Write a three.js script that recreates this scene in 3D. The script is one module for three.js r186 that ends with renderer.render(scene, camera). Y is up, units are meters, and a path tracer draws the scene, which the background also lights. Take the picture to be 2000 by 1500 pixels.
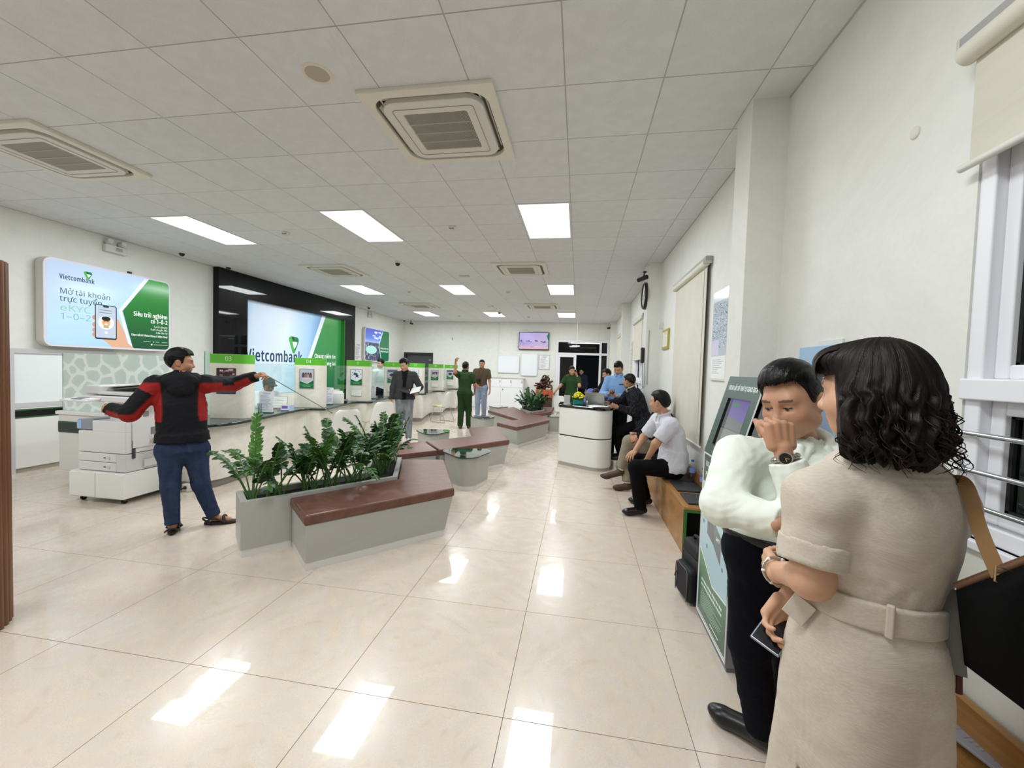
import * as THREE from 'three';
import { mergeGeometries, mergeVertices, toCreasedNormals } from 'three/addons/utils/BufferGeometryUtils.js';
import { RoundedBoxGeometry } from 'three/addons/geometries/RoundedBoxGeometry.js';
import { RectAreaLightUniformsLib } from 'three/addons/lights/RectAreaLightUniformsLib.js';
import { createNoise3D } from 'simplex-noise';

// ------------------------------------------------------------------ camera, sky, lights, exposure
const scene = new THREE.Scene();
scene.background = new THREE.Color(0.004, 0.005, 0.006);          // night outside
const EYE = 1.534, CEIL = 3.341, FOCAL = 793.12;
const camera = new THREE.PerspectiveCamera(2 * Math.atan(750 / FOCAL) * 180 / Math.PI, 4 / 3, 0.05, 100);
camera.rotation.order = 'YXZ';
camera.position.set(0, EYE, 0);
camera.rotation.set(-0.03696, 0.16118, 0.03137);
camera.updateMatrixWorld(true);
scene.add(camera);
const renderer = new THREE.WebGLRenderer({ antialias: true });
renderer.toneMapping = THREE.LinearToneMapping;
renderer.toneMappingExposure = 1.0;
renderer.shadowMap.enabled = true;
RectAreaLightUniformsLib.init();
const LIGHT_COLUMNS = [-0.45, -2.85, -5.25], LIGHT_ROWS = [-0.86, -5.056, -9.256, -13.456];
const PANEL_POWER = 22.5, PANEL_COLOR = new THREE.Color(0.93, 0.98, 1.0);
for (const z of LIGHT_ROWS) for (const x of LIGHT_COLUMNS) {
  const l = new THREE.RectAreaLight(PANEL_COLOR, PANEL_POWER, 0.55, 1.15);
  l.name = 'panel_light_source'; l.position.set(x, CEIL - 0.006, z); l.lookAt(x, 0, z); scene.add(l);
}

// ------------------------------------------------------------------ helpers
const V3 = (x, y, z) => new THREE.Vector3(x, y, z);
function seeded(seed) { let s = seed | 0; return () => { s = (s + 0x6d2b79f5) | 0; let t = Math.imul(s ^ (s >>> 15), 1 | s); t = (t + Math.imul(t ^ (t >>> 7), 61 | t)) ^ t; return ((t ^ (t >>> 14)) >>> 0) / 4294967296; }; }
const rnd = seeded(7);
const noise3 = createNoise3D(seeded(11));
const clamp = (v, a, b) => Math.min(b, Math.max(a, v));
const lerp = (a, b, t) => a + (b - a) * t;
// a photo pixel gives a direction; the distance comes from the plane it meets
function ray(px, py) { return V3((px - 1000) / FOCAL, -(py - 750) / FOCAL, -1).applyEuler(camera.rotation); }
const atZ = (px, py, z) => { const d = ray(px, py), t = z / d.z; return [d.x * t, EYE + d.y * t, z]; };
const atX = (px, py, x) => { const d = ray(px, py), t = x / d.x; return [x, EYE + d.y * t, d.z * t]; };
const atY = (px, py, y) => { const d = ray(px, py), t = (y - EYE) / d.y; return [d.x * t, y, d.z * t]; };

const matCache = new Map();
function M(color, roughness = 0.6, more = {}) {
  const key = JSON.stringify([color, roughness, Object.keys(more).filter((k) => !more[k]?.isTexture).map((k) => [k, more[k]])]);
  const hasTex = Object.values(more).some((v) => v?.isTexture);
  if (!hasTex && matCache.has(key)) return matCache.get(key);
  const m = new THREE.MeshPhysicalMaterial({ color, roughness, ...more });
  if (!hasTex) matCache.set(key, m);
  return m;
}
const taken = new Map();
function numbered(name) { const n = taken.get(name) ?? 0; taken.set(name, n + 1); return n ? name + '_' + String(n).padStart(3, '0') : name; }
function tag(o, label, category, group) { o.userData.label = label; o.userData.category = category; if (group) o.userData.group = group; return o; }
function thing(name, label, category, pos = [0, 0, 0], turn = 0, group) {
  const g = new THREE.Group(); g.name = numbered(name); g.position.set(...pos); g.rotation.y = turn; scene.add(g);
  return tag(g, label, category, group);
}
function part(parent, name, geo, mat, label) {
  const g = Array.isArray(geo) ? mergeAll(geo) : geo;
  const m = new THREE.Mesh(g, mat); m.name = name; m.castShadow = m.receiveShadow = true;
  if (label) m.userData.label = label;
  parent.add(m); return m;
}
function solo(name, label, category, geo, mat, group) {
  const m = part(scene, numbered(name), geo, mat); return tag(m, label, category, group);
}
function struct(name, geo, mat, parent) { const m = part(parent ?? scene, name, geo, mat); if (!parent) m.userData.kind = 'structure'; return m; }
function structGroup(name) { const g = new THREE.Group(); g.name = name; g.userData.kind = 'structure'; scene.add(g); return g; }
function mergeAll(list) {
  const flat = list.flat(9).map((g) => { const q = g.index ? g.toNonIndexed() : g; for (const k of Object.keys(q.attributes)) if (!['position', 'normal', 'uv'].includes(k)) q.deleteAttribute(k); if (!q.attributes.uv) q.setAttribute('uv', new THREE.BufferAttribute(new Float32Array(q.attributes.position.count * 2), 2)); return q; });
  return mergeGeometries(flat);
}
const box = (w, h, d, x = 0, y = 0, z = 0) => new THREE.BoxGeometry(w, h, d).translate(x, y, z);
const span = (x0, x1, y0, y1, z0, z1) => box(Math.abs(x1 - x0), Math.abs(y1 - y0), Math.abs(z1 - z0), (x0 + x1) / 2, (y0 + y1) / 2, (z0 + z1) / 2);
const rbox = (w, h, d, r, x = 0, y = 0, z = 0, seg = 2) => new RoundedBoxGeometry(w, h, d, seg, Math.min(r, w / 2.01, h / 2.01, d / 2.01)).translate(x, y, z);
const rspan = (x0, x1, y0, y1, z0, z1, r, seg) => rbox(Math.abs(x1 - x0), Math.abs(y1 - y0), Math.abs(z1 - z0), r, (x0 + x1) / 2, (y0 + y1) / 2, (z0 + z1) / 2, seg);
const cyl = (r0, r1, h, x = 0, y = 0, z = 0, seg = 24) => new THREE.CylinderGeometry(r1, r0, h, seg).translate(x, y, z);
const ball = (r, x, y, z, sx = 1, sy = 1, sz = 1, seg = 16) => new THREE.SphereGeometry(r, seg, Math.max(6, seg >> 1)).scale(sx, sy, sz).translate(x, y, z);
function rod(a, b, r, seg = 8, r1 = r) {
  const A = V3(...a), B = V3(...b), L = A.distanceTo(B);
  const g = new THREE.CylinderGeometry(r1, r, L, seg).translate(0, L / 2, 0);
  g.applyQuaternion(new THREE.Quaternion().setFromUnitVectors(V3(0, 1, 0), B.clone().sub(A).normalize()));
  return g.translate(...a);
}
function tube(pts, r, seg = 24, rad = 8, closed = false) { return new THREE.TubeGeometry(new THREE.CatmullRomCurve3(pts.map((p) => V3(...p)), closed, 'catmullrom', 0.4), seg, r, rad, closed); }
const shapeOf = (poly) => new THREE.Shape(poly.map(([x, y]) => new THREE.Vector2(x, y)));
// a prism standing on the xz plane, from a plan polygon [x, z]
function prism(plan, y0, y1, bevel = 0, seg = 2) {
  let p = plan.map(([x, z]) => [x, -z]);
  if (THREE.ShapeUtils.area(p.map(([x, y]) => new THREE.Vector2(x, y))) < 0) p = p.reverse();
  const g = new THREE.ExtrudeGeometry(shapeOf(p), { depth: y1 - y0 - 2 * bevel, bevelEnabled: bevel > 0, bevelSize: bevel, bevelThickness: bevel, bevelOffset: -bevel, bevelSegments: seg, curveSegments: 12 });
  return g.rotateX(-Math.PI / 2).translate(0, y0 + bevel, 0);
}
// a plate in the local xy plane with rounded corners
function roundedPlan(w, h, r) {
  const s = new THREE.Shape(), x = -w / 2, y = -h / 2;
  s.moveTo(x + r, y); s.lineTo(x + w - r, y); s.absarc(x + w - r, y + r, r, -Math.PI / 2, 0); s.lineTo(x + w, y + h - r); s.absarc(x + w - r, y + h - r, r, 0, Math.PI / 2);
  s.lineTo(x + r, y + h); s.absarc(x + r, y + h - r, r, Math.PI / 2, Math.PI); s.lineTo(x, y + r); s.absarc(x + r, y + r, r, Math.PI, 1.5 * Math.PI);
  return s;
}
const plate = (w, h, r, depth, bevel = 0) => new THREE.ExtrudeGeometry(roundedPlan(w, h, r), { depth: depth - 2 * bevel, bevelEnabled: bevel > 0, bevelSize: bevel, bevelThickness: bevel, bevelOffset: -bevel, bevelSegments: 2, curveSegments: 8 }).translate(0, 0, bevel);
function faceUV(g, w, h) { const p = g.attributes.position, uv = g.attributes.uv; for (let i = 0; i < p.count; i++) uv.setXY(i, p.getX(i) / w + 0.5, p.getY(i) / h + 0.5); return g; }
function sheet(w, h, r = 0) { return r ? faceUV(new THREE.ShapeGeometry(roundedPlan(w, h, r), 8), w, h) : new THREE.PlaneGeometry(w, h); }
function place(g, x, y, z, ry = 0, rx = 0, rz = 0) { const m = new THREE.Matrix4().compose(V3(x, y, z), new THREE.Quaternion().setFromEuler(new THREE.Euler(rx, ry, rz, 'YXZ')), V3(1, 1, 1)); return g.applyMatrix4(m); }

function canvasTex(w, h, draw, repeat) {
  const c = document.createElement('canvas'); c.width = w; c.height = h;
  draw(c.getContext('2d'), w, h);
  const t = new THREE.CanvasTexture(c); t.colorSpace = THREE.SRGBColorSpace; t.anisotropy = 8;
  if (repeat) { t.wrapS = t.wrapT = THREE.RepeatWrapping; t.repeat.set(...repeat); }
  return t;
}
function dataTex(n, fn, srgb = true, repeat = [1, 1], nh = n) {
  const d = new Uint8Array(n * nh * 4);
  for (let j = 0; j < nh; j++) for (let i = 0; i < n; i++) { const c = fn(i / n, j / nh, i, j), k = (j * n + i) * 4; d[k] = c[0]; d[k + 1] = c[1]; d[k + 2] = c[2]; d[k + 3] = 255; }
  const t = new THREE.DataTexture(d, n, nh); t.wrapS = t.wrapT = THREE.RepeatWrapping; t.repeat.set(...repeat); t.magFilter = THREE.LinearFilter; t.minFilter = THREE.LinearMipmapLinearFilter; t.generateMipmaps = true;
  if (srgb) t.colorSpace = THREE.SRGBColorSpace; t.needsUpdate = true; return t;
}
// noise that repeats over the unit square
function tileNoise(u, v, f, seed = 0) { const a = u * Math.PI * 2, b = v * Math.PI * 2, r = f / 6.28; return noise3(Math.cos(a) * r + seed * 13.1, Math.sin(a) * r + Math.cos(b) * r * 1.7, Math.sin(b) * r + seed * 7.7); }

const WHITE = M('#eceae4', 0.45), CHROME = M('#c8cacc', 0.22, { metalness: 1 }), BLACK = M('#0b0b0c', 0.5), RUBBER = M('#121212', 0.8), GREY = M('#8f9091', 0.5);
const GLASS = M('#f2fbf8', 0.02, { transmission: 1, thickness: 0, ior: 1.5 });
const GLASS_EDGE = M('#5fae9c', 0.15);

// ------------------------------------------------------------------ the room
const XL = -7.08, XR = 1.285, ZB = -15.63, ZF = 3.2;
const wallTex = dataTex(256, (u, v) => { const n = 246 + tileNoise(u, v, 9, 1) * 2.5 + tileNoise(u, v, 60, 2) * 2; return [n, n, n]; }, true, [0.5, 0.5]);
const WALL = M('#f2f2ec', 0.55, { map: wallTex });
function wallBoxes(list) { const gs = list.map((b) => { const g = span(...b), p = g.attributes.position, n = g.attributes.normal, uv = g.attributes.uv; for (let i = 0; i < p.count; i++) uv.setXY(i, Math.abs(n.getX(i)) > 0.5 ? p.getZ(i) : p.getX(i), Math.abs(n.getY(i)) > 0.5 ? p.getZ(i) : p.getY(i)); return g; }); return mergeAll(gs); }

// floor: 0.8 m polished tiles, each one its own piece over a recessed joint
{
  const floor = structGroup('floor');
  part(floor, 'joint_bed', span(XL - 0.2, XR + 0.2, -0.12, -0.0016, ZB - 0.2, ZF + 0.2), M('#6d5f50', 0.8));
  const stone = (seed) => dataTex(400, (u, v, i, j) => {
    const a = tileNoise(u, v, 4, seed) * 0.5 + tileNoise(u, v, 11, seed + 3) * 0.3 + tileNoise(u, v, 34, seed + 5) * 0.2, b = tileNoise(u, v, 170, seed + 9), c = tileNoise(u, v, 6, seed + 20);
    const stain = Math.max(0, tileNoise(u, v, 7, seed + 31) - 0.62) * 22;
    const L = 209 + a * 3 + b * 6 - stain; return [L + 8 + c * 2.5, L - 6 - c * 0.5, L - 21 - c * 4 - stain * 0.4];
  });
  const gloss = dataTex(512, (u, v) => { const a = tileNoise(u, v, 120, 40) * 0.5 + tileNoise(u, v, 230, 41) * 0.5, b = tileNoise(u, v, 5, 42), q = clamp(128 + a * 90 + b * 30, 0, 255); return [q, q, q]; }, false);
  const bump = dataTex(512, (u, v) => { const q = 128 + tileNoise(u, v, 150, 50) * 60 + tileNoise(u, v, 8, 51) * 50; return [q, q, q]; }, false);
  const mats = [0, 1, 2].map((k) => M('#ffffff', 0.5, { map: stone(60 + k * 7), roughnessMap: gloss, bumpMap: bump, bumpScale: 0.0001, clearcoat: 0.42, clearcoatRoughness: 0.03, ior: 1.45 }));
  const cache = new Map();
  for (let i = -9; i < 3; i++) for (let j = -5; j < 19; j++) {
    const x0 = Math.max(XL, -0.272 + 0.8 * i), x1 = Math.min(XR, -0.272 + 0.8 * (i + 1)), z0 = Math.min(ZF, -1.71 - 0.8 * j), z1 = Math.max(ZB, -1.71 - 0.8 * (j + 1));
    if (x1 - x0 < 0.02 || z0 - z1 < 0.02) continue;
    const w = x1 - x0 - 0.003, d = z0 - z1 - 0.003, key = w.toFixed(3) + d.toFixed(3);
    if (!cache.has(key)) { const g = box(w, 0.01, d, 0, -0.005, 0), uv = g.attributes.uv, p = g.attributes.position; for (let k = 0; k < p.count; k++) uv.setXY(k, p.getX(k) / 0.8 + 0.5, p.getZ(k) / 0.8 + 0.5); cache.set(key, g); }
    const t = part(floor, 'floor_tile', cache.get(key), mats[Math.floor(rnd() * 3)]);
    t.position.set((x0 + x1) / 2, 0, (z0 + z1) / 2); if (w > 0.79 && d > 0.79) t.rotation.y = Math.floor(rnd() * 4) * Math.PI / 2;
  }
}
// ceiling: 0.6 m lay-in tiles
const AC_SPOTS = [[-1.06, -3.0], [-4.7, -3.0], [-4.72, -7.3], [-1.08, -7.3], [-4.72, -11.55], [-1.08, -11.55]];
const GX = (k) => -1.95 + 0.6 * k, GZ = (k) => -2.656 - 0.6 * k;
{
  const ceiling = structGroup('ceiling');
  const tileTex = dataTex(256, (u, v) => { const n = 236 + tileNoise(u, v, 90, 3) * 6 + tileNoise(u, v, 4, 4) * 3; return [n, n, n]; });
  const slab = new THREE.Shape([[XL - 0.2, -ZF - 0.2], [XR + 0.2, -ZF - 0.2], [XR + 0.2, -ZB + 0.2], [XL - 0.2, -ZB + 0.2]].map((p) => new THREE.Vector2(...p)));
  for (const [x, z] of AC_SPOTS) slab.holes.push(new THREE.Path([[x - 0.43, -z - 0.43], [x - 0.43, -z + 0.43], [x + 0.43, -z + 0.43], [x + 0.43, -z - 0.43]].map((p) => new THREE.Vector2(...p))));
  part(ceiling, 'ceiling_grid', new THREE.ExtrudeGeometry(slab, { depth: 0.135, bevelEnabled: false }).rotateX(-Math.PI / 2).translate(0, CEIL + 0.005, 0), M('#c4c4c0', 0.7));
  // a tile with the opening of an air conditioner cut out of it
  const cutTile = (x0, x1, z1, z0) => { let R = [[x0, x1, z1, z0]]; for (const [ax, az] of AC_SPOTS) { const a = ax - 0.43, b = ax + 0.43, c = az - 0.43, d = az + 0.43, out = []; for (const [p, q, r, s] of R) { if (q <= a || p >= b || s <= c || r >= d) { out.push([p, q, r, s]); continue; } if (p < a) out.push([p, a, r, s]); if (q > b) out.push([b, q, r, s]); const m = Math.max(p, a), n = Math.min(q, b); if (r < c) out.push([m, n, r, c]); if (s > d) out.push([m, n, d, s]); } R = out; } return R; };
  const mats = [0.0, 0.015, -0.015].map((d) => M(new THREE.Color(0.86 + d, 0.873 + d, 0.89 + d), 0.75, { map: tileTex }));
  const cache = new Map(), rest = [];
  const lit = (x, z) => LIGHT_ROWS.some((r) => Math.abs(z - r) < 0.6) && LIGHT_COLUMNS.some((c) => Math.abs(x - c) < 0.3);
  for (let i = -9; i < 6; i++) for (let j = -10; j < 22; j++) {
    const x0 = Math.max(XL, GX(i)), x1 = Math.min(XR, GX(i + 1)), z0 = Math.min(ZF, GZ(j)), z1 = Math.max(ZB, GZ(j + 1));
    if (x1 - x0 < 0.02 || z0 - z1 < 0.02 || lit((x0 + x1) / 2, (z0 + z1) / 2)) continue;
    const w = x1 - x0 - 0.007, d = z0 - z1 - 0.007, key = w.toFixed(3) + d.toFixed(3);
    if (!cache.has(key)) cache.set(key, rbox(w, 0.012, d, 0.002, 0, 0.006, 0, 1));
    const cutUp = cutTile(x0 + 0.0035, x1 - 0.0035, z1 + 0.0035, z0 - 0.0035);
    if (cutUp.length !== 1 || AC_SPOTS.some(([a, c]) => Math.abs((x0 + x1) / 2 - a) < 0.73 && Math.abs((z0 + z1) / 2 - c) < 0.73)) { if (cutUp.length) part(ceiling, 'ceiling_tile', cutUp.map(([p, q, r, e]) => span(p, q, CEIL, CEIL + 0.012, r, e)), mats[0]); continue; }
    if (j >= -2 && j < 18) part(ceiling, 'ceiling_tile', cache.get(key), mats[Math.floor(rnd() * 3)]).position.set((x0 + x1) / 2, CEIL, (z0 + z1) / 2);
    else rest.push(cache.get(key).clone().translate((x0 + x1) / 2, CEIL, (z0 + z1) / 2));
  }
  part(ceiling, 'ceiling_tiles_beyond', rest, mats[0]).userData.kind = 'stuff';
}
// walls with openings
const WIN1 = [-1.6, 0.6, 1.03, 2.6], WIN2 = [-9.75, -8.5, 0.92, 2.6];
struct('wall_right', wallBoxes([
  [XR, XR + 0.2, 0, CEIL, WIN1[1], ZF], [XR, XR + 0.2, 0, WIN1[2], WIN1[0], WIN1[1]], [XR, XR + 0.2, WIN1[3], CEIL, WIN1[0], WIN1[1]], [XR, XR + 0.2, 0, CEIL, WIN2[1], WIN1[0]],
  [XR, XR + 0.2, 0, WIN2[2], WIN2[0], WIN2[1]], [XR, XR + 0.2, WIN2[3], CEIL, WIN2[0], WIN2[1]], [XR, XR + 0.2, 0, CEIL, ZB, WIN2[0]],
  [1.062, XR, 0, CEIL, -3.2, -2.93], [1.075, XR, 0, CEIL, -7.3, -6.98], [1.085, XR, 0, CEIL, -11.3, -10.97], [1.085, XR, 0, CEIL, -15.63, -15.0]]), WALL);
struct('wall_left', wallBoxes([[XL - 0.2, XL, 0, CEIL, ZB, ZF]]), WALL);
struct('wall_back', wallBoxes([[XL - 0.2, -7.03, 0, CEIL, ZB - 0.2, ZB], [-7.03, -5.79, 2.08, CEIL, ZB - 0.2, ZB], [-5.79, -0.87, 0, CEIL, ZB - 0.2, ZB], [-0.87, 1.1, 2.7, CEIL, ZB - 0.2, ZB], [1.1, XR + 0.2, 0, CEIL, ZB - 0.2, ZB]]), WALL);
struct('wall_front', wallBoxes([[XL - 0.2, XR + 0.2, 0, CEIL, ZF, ZF + 0.2]]), WALL);
struct('trim_1', span(-3.14, -3.1, 0, CEIL, ZB, ZB + 0.03), M('#e3e4df', 0.5));
// perimeter angle of the ceiling
struct('trim_2', [span(XL, XL + 0.01, CEIL - 0.004, CEIL + 0.002, ZB, ZF), span(XR - 0.01, XR, CEIL - 0.004, CEIL + 0.002, ZB, ZF), span(XL, XR, CEIL - 0.004, CEIL + 0.002, ZB, ZB + 0.016)], M('#bcbcb8', 0.6));
// skirting along the visible lower walls
struct('baseboard_right', [span(XR - 0.012, XR, 0, 0.1, -6.98, -3.2), span(XR - 0.012, XR, 0, 0.1, -2.93, ZF), span(XR - 0.012, XR, 0, 0.1, -10.97, -7.3)], M('#b9ad98', 0.25));
// paving outside the back door and the yard outside the windows
struct('floor_porch', wallBoxes([[-2.6, 2.8, -0.12, -0.004, -19.5, ZB - 0.2]]), M('#8d8a84', 0.7));
struct('wall_courtyard', wallBoxes([[5.6, 5.8, -0.5, 4, -12, 3], [1.485, 5.8, -0.6, -0.5, -12, 3]]), M('#7d7b75', 0.85));

// windows
const UPVC = M('#f0f0f6', 0.3);
function windowFrame(name, [z0, z1, y0, y1], rails, mullions, barHeights) {
  const w = structGroup(name), x = XR + 0.055, t = 0.055, b = (a0, a1, c0, c1, o = 0, e = 0.05) => rspan(x - e + o, x + e + o, c0, c1, a0, a1, 0.006);
  part(w, 'window_frame', [b(z0, z0 + t, y0, y1), b(z1 - t, z1, y0, y1), b(z0 + t, z1 - t, y0, y0 + t, 0, 0.048), b(z0 + t, z1 - t, y1 - t, y1, 0, 0.048), ...rails.map((r) => b(z0 + 0.002, z1 - 0.002, r - 0.035, r + 0.035, -0.012, 0.06)), ...mullions.map((m) => b(m - 0.035, m + 0.035, y0 + t, y1 - t, 0, 0.044))], UPVC);
  const ys = [y0 + t, ...rails.flatMap((r) => [r - 0.035, r + 0.035]), y1 - t], zs = [z0 + t, ...mullions.flatMap((m) => [m - 0.035, m + 0.035]), z1 - t];
  for (let i = 0; i < ys.length; i += 2) for (let k = 0; k < zs.length; k += 2) {
    const [ya, yb, za, zb] = [ys[i], ys[i + 1], zs[k], zs[k + 1]], s = 0.045;
    const sash = part(w, 'sash', [b(za, za + s, ya, yb, 0.012, 0.03), b(zb - s, zb, ya, yb, 0.012, 0.03), b(za + s, zb - s, ya, ya + s, 0.012, 0.029), b(za + s, zb - s, yb - s, yb, 0.012, 0.029)], UPVC);
    part(sash, 'gasket', [span(x + 0.0, x + 0.024, ya + s, yb - s, za + s, za + s + 0.012), span(x, x + 0.024, ya + s, yb - s, zb - s - 0.012, zb - s), span(x, x + 0.024, ya + s, ya + s + 0.008, za + s, zb - s), span(x, x + 0.024, yb - s - 0.008, yb - s, za + s, zb - s)], RUBBER);
    part(sash, 'pane', span(x + 0.01, x + 0.016, ya + s, yb - s, za + s, zb - s), M('#8fb3a8', 0.03, { transmission: 1, thickness: 0, ior: 1.5 }));
  }
  for (const y of barHeights) part(w, 'guard_rail', rod([XR - 0.012, y, z0 + 0.01], [XR - 0.012, y, z1 - 0.01], 0.0085, 12), CHROME);
  part(w, 'window_sill', rspan(XR - 0.02, XR + 0.2, y0 - 0.03, y0, z0 - 0.02, z1 + 0.02, 0.006), UPVC);
  return w;
}
windowFrame('window_1', WIN1, [1.515], [-0.5], [1.37, 1.25, 1.14]);
windowFrame('window_2', WIN2, [1.35], [-9.13], []);
{ const g = scene.getObjectByName('window_2'); for (let k = 0; k < 7; k++) part(g, 'grille_bar', rod([XR + 0.15, WIN2[2], WIN2[0] + 0.15 + k * 0.16], [XR + 0.15, WIN2[3], WIN2[0] + 0.15 + k * 0.16], 0.008, 6), M('#c3c4c8', 0.4)); }

// back entrance: white frame, glazed leaf, open leaf, transom
{
  const d = structGroup('door_1'), z = ZB - 0.06, f = (x0, x1, y0, y1, e = 0) => rspan(x0, x1, y0, y1, z - 0.04 + e, z + 0.05 - e, 0.006);
  part(d, 'door_frame', [f(-0.87, -0.79, 0, 2.7), f(1.03, 1.1, 0, 2.7), f(-0.79, 1.03, 2.62, 2.7, 0.002), f(-0.79, 1.03, 2.14, 2.22, 0.002), f(0.75, 0.83, 0, 2.7, 0.004)], UPVC);
  const leaf = part(d, 'door_leaf', [f(-0.788, -0.71, 0.02, 2.138, 0.006), f(-0.2, -0.1, 0.02, 2.138, 0.006), f(-0.71, -0.2, 2.05, 2.138, 0.008), f(-0.71, -0.2, 0.02, 0.15, 0.008)], UPVC);
  const dark = M('#6f7d78', 0.03, { transmission: 1, thickness: 0, ior: 1.5 });
  part(leaf, 'pane', span(-0.71, -0.2, 0.15, 2.05, z - 0.004, z + 0.004), dark);
  part(leaf, 'door_handle', rod([-0.15, 0.95, z + 0.08], [-0.15, 1.2, z + 0.08], 0.012), CHROME);
  part(d, 'transom_pane', span(-0.79, 0.75, 2.22, 2.62, z - 0.004, z + 0.004), dark);
  part(d, 'side_pane', [span(0.83, 1.03, 2.22, 2.62, z - 0.004, z + 0.004), span(0.83, 1.03, 0.03, 2.14, z - 0.004, z + 0.004)], dark);
  const letters = canvasTex(512, 128, (c, w, h) => { c.fillStyle = '#000'; c.fillRect(0, 0, w, h); c.fillStyle = '#9a9a9a'; let s = seeded(3); for (const [y, a, b] of [[38, 60, 470], [84, 20, 410]]) { let x = a; while (x < b) { const ww = 9 + s() * 16; c.fillRect(x, y - 13, ww, 7); c.fillRect(x, y - 13, 5, 28); if (s() > 0.4) c.fillRect(x, y + 6, ww, 7); x += ww + 7 + (s() > 0.8 ? 18 : 0); } } });
  part(d, 'door_lettering', place(sheet(1.05, 0.26), 0.12, 2.38, z - 0.01), M('#8a8a88', 0.6, { alphaMap: letters, transparent: true }));
}
{
  const d = structGroup('door_2'), z = ZB;
  part(d, 'door_frame', [span(-7.03, -6.93, 0, 2.08, z - 0.12, z + 0.015), span(-5.84, -5.79, 0, 2.08, z - 0.12, z + 0.015), span(-6.93, -5.84, 2.0, 2.08, z - 0.12, z + 0.013)], M('#28272a', 0.35));
  part(d, 'door_leaf', span(-6.93, -5.84, 0, 2.0, z - 0.12, z - 0.08), M('#4b4a50', 0.4));
  part(d, 'door_sign', span(-5.99, -5.9, 1.78, 1.81, z - 0.08, z - 0.076), M('#c9c9cf', 0.4));
}

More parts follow.
